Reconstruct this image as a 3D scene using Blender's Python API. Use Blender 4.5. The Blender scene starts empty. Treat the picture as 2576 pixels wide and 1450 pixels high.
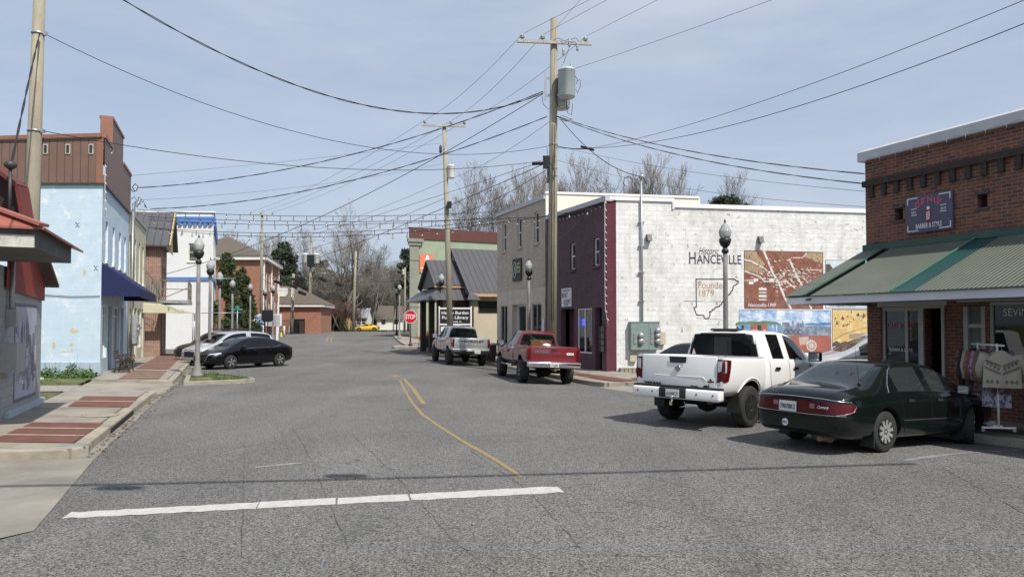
import bpy,bmesh,math,random
import numpy as np
from mathutils import Vector,Matrix
from mathutils.bvhtree import BVHTree
R=math.radians
SC=bpy.context.scene
COL=SC.collection
random.seed(7)
# ---------------------------------------------------------------- camera, sky, sun
CAMH=2.05;PITCH=R(1.57);FPX=1790.0;W0=2575.0;SH=41.0
cd=bpy.data.cameras.new("camera");cam=bpy.data.objects.new("camera",cd);COL.objects.link(cam)
cam.location=(0,0,CAMH);cam.rotation_euler=(R(90)+PITCH,0,0)
cd.sensor_width=36;cd.lens=36*FPX/W0;cd.shift_y=SH/W0
cd.clip_start=0.1;cd.clip_end=3000
SC.camera=cam
SUNV=Vector((.37,-.49,.788)).normalized()
wd=bpy.data.worlds.new("World");SC.world=wd;wd.use_nodes=True
_n=wd.node_tree.nodes;_l=wd.node_tree.links;_n.clear()
sky=_n.new("ShaderNodeTexSky");sky.sky_type='NISHITA';sky.sun_disc=False
sky.sun_elevation=math.asin(SUNV.z);sky.sun_rotation=math.atan2(SUNV.x,SUNV.y)
sky.altitude=100;sky.air_density=1.0;sky.dust_density=2.2;sky.ozone_density=1.6
tc=_n.new("ShaderNodeTexCoord");mp=_n.new("ShaderNodeMapping");mp.inputs['Scale'].default_value=(1.0,1.0,4.5)
mp.inputs['Rotation'].default_value=(0.12,-0.1,0.4)
nz=_n.new("ShaderNodeTexNoise");nz.inputs['Scale'].default_value=1.7;nz.inputs['Detail'].default_value=6;nz.inputs['Roughness'].default_value=.55
rp=_n.new("ShaderNodeValToRGB");rp.color_ramp.elements[0].position=.33;rp.color_ramp.elements[0].color=(.55,.55,.55,1);rp.color_ramp.elements[1].position=.72;rp.color_ramp.elements[1].color=(.93,.93,.93,1)
mx=_n.new("ShaderNodeMixRGB");mx.inputs['Color2'].default_value=(3.45,4.1,5.25,1)
bg=_n.new("ShaderNodeBackground");bg.inputs['Strength'].default_value=.105
wo=_n.new("ShaderNodeOutputWorld")
_l.new(tc.outputs['Generated'],mp.inputs['Vector']);_l.new(mp.outputs[0],nz.inputs['Vector']);_l.new(nz.outputs['Fac'],rp.inputs['Fac'])
cr=_n.new("ShaderNodeValToRGB");cr.color_ramp.elements[0].position=.40;cr.color_ramp.elements[0].color=(3.55,4.1,5.05,1);cr.color_ramp.elements[1].position=.66;cr.color_ramp.elements[1].color=(4.05,4.5,5.25,1)
n2=_n.new("ShaderNodeTexNoise");n2.inputs['Scale'].default_value=2.6;n2.inputs['Detail'].default_value=7;n2.inputs['Roughness'].default_value=.6;n2.inputs['Distortion'].default_value=.4;_l.new(mp.outputs[0],n2.inputs['Vector']);_l.new(n2.outputs['Fac'],cr.inputs['Fac']);_l.new(cr.outputs['Color'],mx.inputs['Color2'])
_l.new(rp.outputs['Color'],mx.inputs['Fac']);_l.new(sky.outputs[0],mx.inputs['Color1']);_l.new(mx.outputs[0],bg.inputs['Color']);_l.new(bg.outputs[0],wo.inputs['Surface'])
sd=bpy.data.lights.new("sun",'SUN');sd.energy=3.5;sd.angle=R(.6);sd.color=(1,.955,.88)
so=bpy.data.objects.new("sun",sd);COL.objects.link(so);so.rotation_euler=SUNV.to_track_quat('Z','Y').to_euler();so.location=(0,0,60)
SC.view_settings.view_transform='Standard';SC.view_settings.look='None';SC.view_settings.exposure=0.5;SC.view_settings.gamma=1
SC.cycles.max_bounces=6;SC.cycles.transparent_max_bounces=12;SC.cycles.use_denoising=True
_cp,_sp=math.cos(PITCH),math.sin(PITCH)
def P(x,y,Y):
 "world point at world depth Y seen at photo position x, y (2575 px wide)"
 k=(766-y)/FPX
 dz=Y*(k*_cp+_sp)/(_cp-k*_sp)
 D=Y*_cp+dz*_sp
 return Vector(((x-1287.5)/FPX*D,Y,CAMH+dz))
def interp(pl,Y):
 if Y<=pl[0][0]:return pl[0][1]
 for(a,b),(c,d)in zip(pl,pl[1:]):
  if Y<=c:return b+(d-b)*(Y-a)/(c-a)
 return pl[-1][1]
GB=[(44,0),(50,.03),(54,.08),(58,.16),(64,.33),(70,.5),(76,.63),(82,.72),(95,.8),(125,.95),(136,1.0)]
def gbase(Y):return interp(GB,Y)
KR=[(-20,30),(4,15.2),(8,12.2),(13.26,8.5),(17,6.7),(25.8,2.62),(36.5,-.75),(42,-2.7),(50,-4.9),(57,-6.3)]
def gz(X,Y):
 z=gbase(Y)
 if 9<Y<45:
  d=interp(KR,Y)-X
  if d<3.2:
   f=min(1,(Y-9)/3,(45-Y)/5)
   z-=.13*f*max(0,1-max(0,d)/3.2)
 return z
def G(x,y,dz=0.0):
 Y=20.0
 for _ in range(30):
  p=P(x,y,Y);h=gz(p.x,Y)+dz
  k=(p.z-CAMH)/Y
  if k>-1e-4:break
  Y=.5*Y+.5*(h-CAMH)/k
 return P(x,y,Y)
# ---------------------------------------------------------------- object helpers
def prop(o,label=None,cat=None,group=None,kind=None):
 if label:o['label']=label
 if cat:o['category']=cat
 if group:o['group']=group
 if kind:o['kind']=kind
 return o
def thing(name,label,cat,loc=(0,0,0),rz=0,group=None):
 o=bpy.data.objects.new(name,None);COL.objects.link(o);o.location=loc;o.rotation_euler=(0,0,rz)
 o.empty_display_size=.3
 return prop(o,label,cat,group)
def link(name,me,parent=None,loc=None,rz=None):
 o=bpy.data.objects.new(name,me);COL.objects.link(o)
 if parent:o.parent=parent
 if loc is not None:o.location=loc
 if rz is not None:o.rotation_euler=(0,0,rz)
 return o
def kids(o):return[c for c in bpy.data.objects if c.parent==o]
def copy_tree(o,parent=None,label=None,loc=None,rz=None,cache=None):
 c=o.copy();COL.objects.link(c)
 if parent:c.parent=parent
 for ch in o.children:copy_tree(ch,c)
 if label:c['label']=label
 if loc is not None:c.location=loc
 if rz is not None:c.rotation_euler[2]=rz
 return c
class MB:
 def __init__(s):s.v=[];s.f=[];s.m=[];s.sm=[]
 def face(s,pts,m=0,sm=False):
  b=len(s.v);s.v.extend([tuple(p)for p in pts]);s.f.append(tuple(range(b,b+len(pts))));s.m.append(m);s.sm.append(sm)
 def box(s,x0,x1,y0,y1,z0,z1,m=0,skip=''):
  s.obox(Vector(((x0+x1)/2,(y0+y1)/2,(z0+z1)/2)),(Vector((1,0,0)),Vector((0,1,0)),Vector((0,0,1))),(abs(x1-x0)/2,abs(y1-y0)/2,abs(z1-z0)/2),m)
  return s
 def obox(s,c,ax,h,m=0):
  c=Vector(c);a,b,d=(Vector(ax[i])*h[i]for i in range(3))
  p=[c+a*i+b*j+d*k for i in(-1,1)for j in(-1,1)for k in(-1,1)]
  for q in((0,1,3,2),(4,6,7,5),(0,4,5,1),(2,3,7,6),(0,2,6,4),(1,5,7,3)):s.face([p[i]for i in q],m)
 def bar(s,a,b,w,h=None,m=0,up=(0,0,1)):
  a=Vector(a);b=Vector(b);d=(b-a);L=d.length;d.normalize()
  u=Vector(up)
  if abs(d.dot(u))>.98:u=Vector((1,0,0))
  sx=d.cross(u).normalized();uz=sx.cross(d)
  s.obox((a+b)/2,(d,sx,uz),(L/2,w/2,(h or w)/2),m)
 def tube(s,pts,r,n=6,m=0,cap=True,sm=True):
  pts=[Vector(p)for p in pts];N=len(pts)
  rr=r if isinstance(r,(list,tuple))else[r]*N
  b=len(s.v);ref=None
  for i in range(N):
   d=(pts[min(i+1,N-1)]-pts[max(i-1,0)])
   if d.length<1e-9:d=Vector((0,0,1))
   d.normalize()
   if ref is None:
    ref=Vector((0,0,1))if abs(d.z)<.9 else Vector((1,0,0))
   u=(ref-d*ref.dot(d)).normalized();w=d.cross(u);ref=u
   for k in range(n):
    a=2*math.pi*k/n
    s.v.append(tuple(pts[i]+(u*math.cos(a)+w*math.sin(a))*rr[i]))
  for i in range(N-1):
   for k in range(n):
    k2=(k+1)%n
    s.f.append((b+i*n+k,b+i*n+k2,b+(i+1)*n+k2,b+(i+1)*n+k));s.m.append(m);s.sm.append(sm)
  if cap:
   s.f.append(tuple(b+k for k in reversed(range(n))));s.m.append(m);s.sm.append(False)
   s.f.append(tuple(b+(N-1)*n+k for k in range(n)));s.m.append(m);s.sm.append(False)
  return s
 def lathe(s,prof,n=16,c=(0,0,0),m=0,axis='z',sm=True,sx=1):
  b=len(s.v);N=len(prof);c=Vector(c)
  for r,z in prof:
   for k in range(n):
    a=2*math.pi*k/n;x,y=r*math.cos(a),r*math.sin(a)
    q=(x*sx,y,z)if axis=='z' else((x,z,y)if axis=='y' else(z,x,y))
    s.v.append(tuple(c+Vector(q)))
  for i in range(N-1):
   for k in range(n):
    k2=(k+1)%n;q=(b+i*n+k,b+i*n+k2,b+(i+1)*n+k2,b+(i+1)*n+k)
    s.f.append(q if axis!='y' else q[::-1]);s.m.append(m);s.sm.append(sm)
  for i,rev in((0,True),(N-1,False)):
   if prof[i][0]>1e-4:
    q=[b+i*n+k for k in range(n)]
    if rev!=(axis=='y'):q=q[::-1]
    s.f.append(tuple(q));s.m.append(m);s.sm.append(False)
  return s
 def build(s,name,mats,parent=None,off=None,loc=None,rz=None,uv=True):
  me=bpy.data.meshes.new(name)
  if off is not None:
   ox,oy,oz=off;vs=[(a-ox,b-oy,c-oz)for a,b,c in s.v]
  else:vs=s.v
  me.from_pydata(vs,[],s.f)
  if not isinstance(mats,(list,tuple)):mats=[mats]
  for k in mats:me.materials.append(k)
  me.polygons.foreach_set('material_index',s.m);me.polygons.foreach_set('use_smooth',s.sm)
  if uv:box_uv(me)
  me.update()
  if parent is None and off is not None and loc is None:loc=off
  return link(name,me,parent,loc,rz)
def box_uv(me):
 l=me.uv_layers.new(name='UVMap');data=np.zeros(len(me.loops)*2,dtype=np.float32)
 co=np.zeros(len(me.vertices)*3,dtype=np.float32);me.vertices.foreach_get('co',co);co=co.reshape(-1,3)
 for p in me.polygons:
  n=p.normal;h=math.hypot(n.x,n.y)
  for li in p.loop_indices:
   q=co[me.loops[li].vertex_index]
   if h<.12:u,v=q[0],q[1]
   else:
    tx,ty=-n.y/h,n.x/h
    bx,by,bz=-ty*n.z*-1*-1,tx*n.z,h
    # b = n x t
    bx=n.y*0-n.z*ty;by=n.z*tx-n.x*0;bz=n.x*ty-n.y*tx
    u=q[0]*tx+q[1]*ty;v=q[0]*bx+q[1]*by+q[2]*bz
   data[li*2]=u;data[li*2+1]=v
 l.data.foreach_set('uv',data)
class Wall:
 "vertical wall seen from outside, p0 on the left, p1 on the right"
 def __init__(s,p0,p1,zb=0):
  s.p0=Vector((p0[0],p0[1]));s.p1=Vector((p1[0],p1[1]));d=s.p1-s.p0;s.L=d.length;s.d=d/s.L
  s.n=Vector((s.d.y,-s.d.x));s.zb=zb
 def pt(s,a,z,o=0):
  q=s.p0+s.d*a+s.n*o;return Vector((q.x,q.y,z+s.zb))
 def px(s,x,y):
  "(a, z) on the wall for a photo position"
  k=(x-1287.5)/FPX
  # solve p0.x + d.x a = k (p0.y + d.y a)
  a=(k*s.p0.y-s.p0.x)/(s.d.x-k*s.d.y)
  for _ in range(6):
   Y=s.p0.y+s.d.y*a;q=P(x,y,Y);D=Y*_cp+(q.z-CAMH)*_sp
   kk=k*D/Y
   a=(kk*s.p0.y-s.p0.x)/(s.d.x-kk*s.d.y)
  return a,P(x,y,s.p0.y+s.d.y*a).z-s.zb
 def box(s,mb,a0,a1,z0,z1,o0,o1,m=0):
  c=s.pt((a0+a1)/2,(z0+z1)/2,(o0+o1)/2)
  mb.obox(c,(Vector((s.d.x,s.d.y,0)),Vector((s.n.x,s.n.y,0)),Vector((0,0,1))),(abs(a1-a0)/2,abs(o1-o0)/2,abs(z1-z0)/2),m)
 def panel(s,mb,z0,z1,holes=(),depth=.18,a0=0,a1=None,m=0,o=0,top=None,mr=None):
  "wall surface with rectangular openings and reveals; top(a) gives an optional sloping top"
  a1=s.L if a1 is None else a1;mr=m if mr is None else mr
  A=sorted({a0,a1,*[h[0]for h in holes],*[h[1]for h in holes]}|({a0+(a1-a0)*i/8 for i in range(1,8)}if top else set()))
  Z=sorted({z0,z1,*[h[2]for h in holes],*[h[3]for h in holes]})
  A=[a for a in A if a0-1e-6<=a<=a1+1e-6]
  for i in range(len(A)-1):
   for j in range(len(Z)-1):
    ca,cz=(A[i]+A[i+1])/2,(Z[j]+Z[j+1])/2
    if any(h[0]<ca<h[1]and h[2]<cz<h[3]for h in holes):continue
    t0=t1=Z[j+1]
    if top and j==len(Z)-2:t0,t1=top(A[i]),top(A[i+1])
    mb.face([s.pt(A[i],Z[j],o),s.pt(A[i+1],Z[j],o),s.pt(A[i+1],t1,o),s.pt(A[i],t0,o)],m)
  for a,b,c,e in[h[:4]for h in holes]:
   for q in(((a,c),(b,c)),((b,c),(b,e)),((b,e),(a,e)),((a,e),(a,c))):
    mb.face([s.pt(q[0][0],q[0][1],o),s.pt(q[0][0],q[0][1],o-depth),s.pt(q[1][0],q[1][1],o-depth),s.pt(q[1][0],q[1][1],o)],mr)
def window(W,parent,off,a0,a1,z0,z1,mf,mg,depth=.14,fw=.06,mull=(),rails=(.5,),label=None,sill=None,name='window',o=0):
 mb=MB();d0,d1=o-depth,o-depth+.07
 W.box(mb,a0,a0+fw,z0,z1,d0,d1);W.box(mb,a1-fw,a1,z0,z1,d0,d1)
 W.box(mb,a0+fw,a1-fw,z0,z0+fw,d0,d1);W.box(mb,a0+fw,a1-fw,z1-fw,z1,d0,d1)
 for t in mull:x=a0+(a1-a0)*t;W.box(mb,x-fw/2,x+fw/2,z0+fw,z1-fw,d0+.01,d1-.005)
 for t in rails:z=z0+(z1-z0)*t;W.box(mb,a0+fw,a1-fw,z-fw/2,z+fw/2,d0+.012,d1+.004)
 w=mb.build(name,mf,parent,off)
 if label:w['label']=label
 g=MB();g.face([W.pt(a0+fw*.5,z0+fw*.5,d0+.03),W.pt(a1-fw*.5,z0+fw*.5,d0+.03),W.pt(a1-fw*.5,z1-fw*.5,d0+.03),W.pt(a0+fw*.5,z1-fw*.5,d0+.03)])
 g.build('pane',mg,w,off)
 if sill is not None:
  sb=MB();W.box(sb,a0-.08,a1+.08,z0-.12,z0-.003,o-depth+.02,o+.07);sb.build('sill',sill,w,off)
 return w
# ---------------------------------------------------------------- materials
def _mat(name):
 m=bpy.data.materials.new(name);m.use_nodes=True;n=m.node_tree.nodes;l=m.node_tree.links
 b=n['Principled BSDF'];t=n.new('ShaderNodeTexCoord');return m,n,l,b,t
def _noise(n,l,vec,scale,detail=4,rough=.6,dist=0):
 x=n.new('ShaderNodeTexNoise');x.inputs['Scale'].default_value=scale;x.inputs['Detail'].default_value=detail
 x.inputs['Roughness'].default_value=rough;x.inputs['Distortion'].default_value=dist;l.new(vec,x.inputs['Vector']);return x.outputs['Fac']
def _ramp(n,l,fac,p0,p1,c0=(0,0,0),c1=(1,1,1)):
 r=n.new('ShaderNodeValToRGB');e=r.color_ramp.elements;e[0].position=p0;e[1].position=p1
 e[0].color=(*c0,1);e[1].color=(*c1,1);l.new(fac,r.inputs['Fac']);return r.outputs['Color']
def _mix(n,l,fac,a,b,mode='MIX'):
 x=n.new('ShaderNodeMixRGB');x.blend_type=mode
 for k,v in(('Fac',fac),('Color1',a),('Color2',b)):
  if isinstance(v,(int,float)):x.inputs[k].default_value=v
  elif isinstance(v,tuple):x.inputs[k].default_value=(*v[:3],1)
  else:l.new(v,x.inputs[k])
 return x.outputs[0]
def _bump(n,l,h,strength,dist,b,prev=None):
 x=n.new('ShaderNodeBump');x.inputs['Strength'].default_value=strength;x.inputs['Distance'].default_value=dist
 l.new(h,x.inputs['Height'])
 if prev is not None:l.new(prev,x.inputs['Normal'])
 l.new(x.outputs[0],b.inputs['Normal']);return x.outputs[0]
def sc(c,f):return tuple(min(1,x*f)for x in c)
def mat(name,col,rough=.7,metal=0,var=.15,vs=2.0,bump=0,bs=60,col2=None,p=(.5,.62),ps=1.5,spec=.4,coat=0,streak=False,coord='Object'):
 m,n,l,b,t=_mat(name);vec=t.outputs[coord]
 if streak:
  mp=n.new('ShaderNodeMapping');mp.inputs['Scale'].default_value=(1,1,.15);l.new(vec,mp.inputs['Vector']);vec2=mp.outputs[0]
 else:vec2=vec
 c=_ramp(n,l,_noise(n,l,vec2,vs,6,.65),.3,.7,sc(col,1-var),sc(col,1+var))
 if col2:c=_mix(n,l,_ramp(n,l,_noise(n,l,vec2,ps,8,.7),p[0],p[1]),c,col2)
 l.new(c,b.inputs['Base Color'])
 b.inputs['Roughness'].default_value=rough;b.inputs['Metallic'].default_value=metal;b.inputs['Specular IOR Level'].default_value=spec
 b.inputs['Coat Weight'].default_value=coat;b.inputs['Coat Roughness'].default_value=.04
 if bump:_bump(n,l,_noise(n,l,vec,bs,4),bump,.01,b)
 return m
def brick(name,c1,c2,mortar,bw=.21,bh=.072,ms=.009,rough=.85,bump=.6,patch=None,pp=(.55,.65),ps=.8,var=.25,patch2=None,pp2=(.58,.66),ps2=3.0,bias=0,msmooth=.1,stain=None):
 m,n,l,b,t=_mat(name);uv=t.outputs['UV']
 wob=n.new('ShaderNodeMapping');l.new(uv,wob.inputs['Vector']);uvv=wob.outputs[0]
 k=n.new('ShaderNodeTexBrick');k.inputs['Scale'].default_value=1;k.inputs['Brick Width'].default_value=bw;k.inputs['Row Height'].default_value=bh
 k.inputs['Mortar Size'].default_value=ms;k.inputs['Mortar Smooth'].default_value=msmooth;k.inputs['Bias'].default_value=bias
 k.inputs['Color1'].default_value=(*c1,1);k.inputs['Color2'].default_value=(*c2,1);k.inputs['Mortar'].default_value=(*mortar,1)
 l.new(uvv,k.inputs['Vector'])
 c=_mix(n,l,1.0,k.outputs['Color'],_ramp(n,l,_noise(n,l,uv,2.2,7,.7),.3,.7,(1-var,)*3,(1+var*.6,)*3),'MULTIPLY')
 if patch:c=_mix(n,l,_ramp(n,l,_noise(n,l,uv,ps,9,.72,.3),*pp),c,patch)
 if patch2:c=_mix(n,l,_ramp(n,l,_noise(n,l,uv,ps2,9,.72,.6),*pp2),c,patch2)
 if stain:
  mp=n.new('ShaderNodeMapping');mp.inputs['Scale'].default_value=(1.6,.22,1);l.new(uv,mp.inputs['Vector'])
  c=_mix(n,l,_ramp(n,l,_noise(n,l,mp.outputs[0],1.4,7,.6),.52,.8),c,stain)
 l.new(c,b.inputs['Base Color']);b.inputs['Roughness'].default_value=rough;b.inputs['Specular IOR Level'].default_value=.3
 inv=n.new('ShaderNodeMath');inv.operation='SUBTRACT';inv.inputs[0].default_value=1;l.new(k.outputs['Fac'],inv.inputs[1])
 nb=_bump(n,l,inv.outputs[0],bump,.012,b);_bump(n,l,_noise(n,l,uv,45,5),.35,.01,b,nb)
 return m
def ribbed(name,col,pitch=.07,rough=.45,metal=.0,bump=.8,var=.12,rust=None,flat=False,seam=False,spec=.5,shade=.0):
 m,n,l,b,t=_mat(name);uv=t.outputs['UV']
 s=n.new('ShaderNodeSeparateXYZ');l.new(uv,s.inputs[0])
 a=n.new('ShaderNodeMath');a.operation='MULTIPLY';a.inputs[1].default_value=2*math.pi/pitch;l.new(s.outputs[0],a.inputs[0])
 w=n.new('ShaderNodeMath');w.operation='SINE';l.new(a.outputs[0],w.inputs[0]);h=w.outputs[0]
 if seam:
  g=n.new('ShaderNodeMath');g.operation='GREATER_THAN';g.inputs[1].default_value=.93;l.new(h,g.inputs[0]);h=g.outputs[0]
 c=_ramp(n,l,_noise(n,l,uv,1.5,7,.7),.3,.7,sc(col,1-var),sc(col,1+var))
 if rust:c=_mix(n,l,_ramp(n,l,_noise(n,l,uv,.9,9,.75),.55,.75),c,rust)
 if seam:c=_mix(n,l,h,c,sc(col,.55))  # dark seam lines, groove shading put into the colour
 l.new(c,b.inputs['Base Color']);b.inputs['Roughness'].default_value=rough;b.inputs['Metallic'].default_value=metal;b.inputs['Specular IOR Level'].default_value=spec
 _bump(n,l,h,bump,.012,b);return m
def glass(name,tint=(.02,.025,.03),through=.35,rough=.02):
 m,n,l,b,t=_mat(name);n.remove(b);o=n['Material Output']
 fr=n.new('ShaderNodeFresnel');fr.inputs['IOR'].default_value=1.5
 g=n.new('ShaderNodeBsdfGlossy');g.inputs['Roughness'].default_value=rough;g.inputs['Color'].default_value=(.95,.97,1,1)
 d=n.new('ShaderNodeBsdfDiffuse');d.inputs['Color'].default_value=(*tint,1)
 tr=n.new('ShaderNodeBsdfTransparent');tr.inputs['Color'].default_value=(.75,.85,.82,1)
 m1=n.new('ShaderNodeMixShader');m1.inputs[0].default_value=through;l.new(d.outputs[0],m1.inputs[1]);l.new(tr.outputs[0],m1.inputs[2])
 m2=n.new('ShaderNodeMixShader');l.new(fr.outputs[0],m2.inputs[0]);l.new(m1.outputs[0],m2.inputs[1]);l.new(g.outputs[0],m2.inputs[2])
 l.new(m2.outputs[0],o.inputs[0])
 return m
def emis(name,col,st):
 m,n,l,b,t=_mat(name);b.inputs['Base Color'].default_value=(*col,1);b.inputs['Emission Color'].default_value=(*col,1);b.inputs['Emission Strength'].default_value=st;return m
def paint(name,col,metal=0.0,rough=.3,flake=0,dirt=.08):
 m,n,l,b,t=_mat(name)
 c=_ramp(n,l,_noise(n,l,t.outputs['Object'],2.0,6,.7),.35,.7,col,tuple(x*(1-dirt)+.3*dirt for x in col))
 l.new(c,b.inputs['Base Color']);b.inputs['Metallic'].default_value=metal;b.inputs['Roughness'].default_value=rough
 b.inputs['Coat Weight'].default_value=1;b.inputs['Coat Roughness'].default_value=.03;b.inputs['Specular IOR Level'].default_value=.1 if max(col)<.05 else.4;b.inputs['Coat IOR'].default_value=1.42
 return m
def asphalt(name='asphalt',tint=None):
 m,n,l,b,t=_mat(name);v=t.outputs['Object']
 big=_ramp(n,l,_noise(n,l,v,.18,6,.6,.4),.32,.68,(.103,.100,.096),(.149,.145,.138))
 mp=n.new('ShaderNodeMapping');mp.inputs['Rotation'].default_value=(0,0,R(-21));mp.inputs['Scale'].default_value=(1.2,.09,1);l.new(v,mp.inputs['Vector'])
 lanes=_ramp(n,l,_noise(n,l,mp.outputs[0],.9,5,.6),.35,.7,(.9,)*3,(1.08,)*3)
 c=_mix(n,l,1,big,lanes,'MULTIPLY')
 vo=n.new('ShaderNodeTexVoronoi');vo.inputs['Scale'].default_value=75;l.new(v,vo.inputs['Vector'])
 c=_mix(n,l,1.0,c,_ramp(n,l,vo.outputs['Color'],.10,.92,(.28,)*3,(2.1,)*3),'MULTIPLY')
 vo2=n.new('ShaderNodeTexNoise');vo2.inputs['Scale'].default_value=24;vo2.inputs['Detail'].default_value=5;vo2.inputs['Roughness'].default_value=.8;l.new(v,vo2.inputs['Vector'])
 c=_mix(n,l,.55,c,_ramp(n,l,vo2.outputs['Fac'],.36,.64,(.52,)*3,(1.5,)*3),'MULTIPLY')
 c=_mix(n,l,_ramp(n,l,_noise(n,l,v,.55,8,.75,1.0),.60,.72),c,(.066,.065,.064))
 if tint:c=_mix(n,l,1,c,tint,'MULTIPLY')
 l.new(c,b.inputs['Base Color']);b.inputs['Roughness'].default_value=.9;b.inputs['Specular IOR Level'].default_value=.25
 nb=_bump(n,l,vo.outputs['Distance'],.5,.01,b);_bump(n,l,_noise(n,l,v,30,6,.8),.5,.012,b,nb)
 return m
M={}
M['asphalt']=asphalt();M['asphalt_old']=asphalt('older_brown_asphalt',(1.0,.955,.90));M['asphalt_dark']=asphalt('dark_asphalt_patch',(.80,.81,.83))
M['concrete']=mat('concrete',(.30,.27,.225),.9,var=.18,vs=1.2,bump=.4,bs=50,col2=(.17,.15,.125),p=(.48,.72),ps=.9)
M['kerb']=mat('kerb_concrete',(.32,.285,.225),.9,var=.22,vs=3,bump=.5,bs=40,col2=(.16,.14,.12),p=(.55,.75),ps=1.6)
M['gutter']=mat('gutter_concrete',(.255,.235,.20),.9,var=.2,vs=.8,bump=.4,bs=50,col2=(.14,.13,.11),p=(.45,.75),ps=.7)
M['paver']=brick('paver_brick',(.20,.082,.06),(.165,.07,.054),(.13,.07,.055),.2,.1,.006,bump=.3,var=.3,patch=(.13,.08,.06),pp=(.55,.8))
M['paver_mossy']=brick('mossy_paver_brick',(.22,.10,.07),(.17,.085,.055),(.13,.1,.06),.2,.1,.006,bump=.3,var=.3,patch=(.14,.12,.05),pp=(.48,.7))
M['grass']=mat('grass_ground',(.10,.11,.04),.95,var=.4,vs=2,bump=.6,bs=30,col2=(.22,.18,.11),p=(.5,.7),ps=.5)
M['gravel']=mat('gravel',(.28,.26,.23),.95,var=.3,vs=8,bump=.7,bs=30)
M['blade']=mat('grass_blade',(.075,.13,.028),.7,var=.4,vs=3,spec=.3)
M['weed']=mat('weed_leaf',(.06,.12,.03),.7,var=.4,vs=3,spec=.3)
M['yellow']=mat('yellow_road_paint',(.31,.215,.09),.85,var=.2,vs=6,bump=.3,col2=(.14,.125,.10),p=(.48,.66),ps=6)
M['whitepaint']=mat('white_road_paint',(.47,.46,.43),.85,var=.14,vs=10,bump=.5,col2=(.24,.23,.22),p=(.56,.68),ps=14)
M['fadedpaint']=mat('faded_road_paint',(.3,.29,.28),.85,var=.3,vs=10,bump=.4,col2=(.15,.15,.15),p=(.4,.6),ps=5)
M['crack']=mat('crack_tar',(.06,.058,.055),.9)
M['black']=mat('black_metal',(.015,.015,.016),.45,spec=.5)
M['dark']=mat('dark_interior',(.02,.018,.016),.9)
M['white']=mat('white_trim',(.78,.77,.74),.6,var=.06)
M['cap']=mat('roof_cap_white',(.85,.84,.80),.5,var=.05)
M['capgrey']=mat('roof_cap_grey',(.50,.51,.53),.45,var=.1,metal=.2)
M['grey']=mat('grey_metal',(.36,.38,.38),.5,metal=.3,var=.15)
M['galv']=mat('galvanised_steel',(.42,.43,.44),.4,metal=.6,var=.15)
M['pole']=mat('utility_pole_wood',(.29,.26,.195),.9,var=.25,vs=4,bump=.5,bs=25,streak=True,col2=(.38,.35,.29),p=(.5,.75),ps=3)
M['arm']=mat('weathered_crossarm',(.40,.39,.36),.9,var=.25,vs=6,streak=False)
M['lamppost']=mat('lamp_post_concrete',(.22,.21,.20),.75,var=.2,vs=4,bump=.4,bs=60)
M['cable']=mat('cable',(.02,.02,.022),.7)
M['wire']=mat('bare_wire',(.08,.085,.09),.6)
M['winglass']=glass('window_glass',(.015,.018,.02),.25)
M['shopglass']=glass('shop_glass',(.02,.022,.022),.6)
M['lampglass']=glass('lamp_globe_glass',(.50,.51,.49),.35,.12)
def text(name,body,W,a,z,h,m,parent,off,o=.01,shear=0,width=None,align='CENTER',bold=0,label=None,spacing=1.0,ext=.002):
 "lettering as a flat mesh on wall W, centred on a, baseline z, cap height h"
 c=bpy.data.curves.new(name,'FONT');c.body=body;c.size=h*1.42;c.align_x=align;c.shear=shear;c.offset=bold;c.extrude=ext;c.space_character=spacing;c.resolution_u=3
 t=bpy.data.objects.new(name,c);COL.objects.link(t)
 dg=bpy.context.evaluated_depsgraph_get();me=bpy.data.meshes.new_from_object(t.evaluated_get(dg));bpy.data.objects.remove(t);bpy.data.curves.remove(c)
 me.materials.clear();me.materials.append(m);me.name=name
 sx=1
 if width:
  xs=[v.co.x for v in me.vertices];sx=width/max(1e-6,max(xs)-min(xs))
 for v in me.vertices:
  q=W.pt(a+v.co.x*sx,z+v.co.y,o+v.co.z)
  v.co=q-Vector(off)if off is not None else q
 r=link(name,me,parent)
 if label:r['label']=label
 return r
# ---------------------------------------------------------------- ground, road, pavements
def grid_sheet(xs,ys,zf,clip=None):
 mb=MB();idx={}
 for j,y in enumerate(ys):
  for i,x in enumerate(xs):
   idx[i,j]=len(mb.v);mb.v.append((x,y,zf(x,y)))
 for j in range(len(ys)-1):
  for i in range(len(xs)-1):
   mb.f.append((idx[i,j],idx[i+1,j],idx[i+1,j+1],idx[i,j+1]));mb.m.append(0);mb.sm.append(True)
 return mb
def hill(x,y):
 z=gbase(min(y,135))+max(0,y-135)*.004
 if y>150:z+=5*(1-math.exp(-((y-150)/120)**2))*(1.0-.5*math.exp(-((x-10)/60)**2))
 return z
xs=[-900,-500,-300,-200,-140,-100,-80,-65]+[-55+i*2.5 for i in range(37)]+[40,60,90,140,220,400,900]
ys=[-120,-60,-20]+[-10+i*1.5 for i in range(50)]+[66+i*4 for i in range(24)]+[170,190,220,260,320,420,600,900]
g=grid_sheet(xs,ys,lambda x,y:(gz(x,y)if y<60 else hill(x,y))-.06).build('ground',M['grass']);prop(g,'grassy and bare earth ground between and behind the buildings','ground',kind='structure')
def xl(Y):
 return interp([(-40,-45),(5.9,-45),(6.0,-16),(6.35,-5.7),(6.7,-4.95),(7.13,-4.75),(10.95,-6.38),(21.6,-10.45),(24,-11.3),(35,-15.5),(45.4,-19.4),(45.9,-60),(55.3,-60),(55.9,-21.9),(62,-22),(75,-27),(96,-34),(97.5,-48),(110,-50),(114,-50)],Y)
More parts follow.
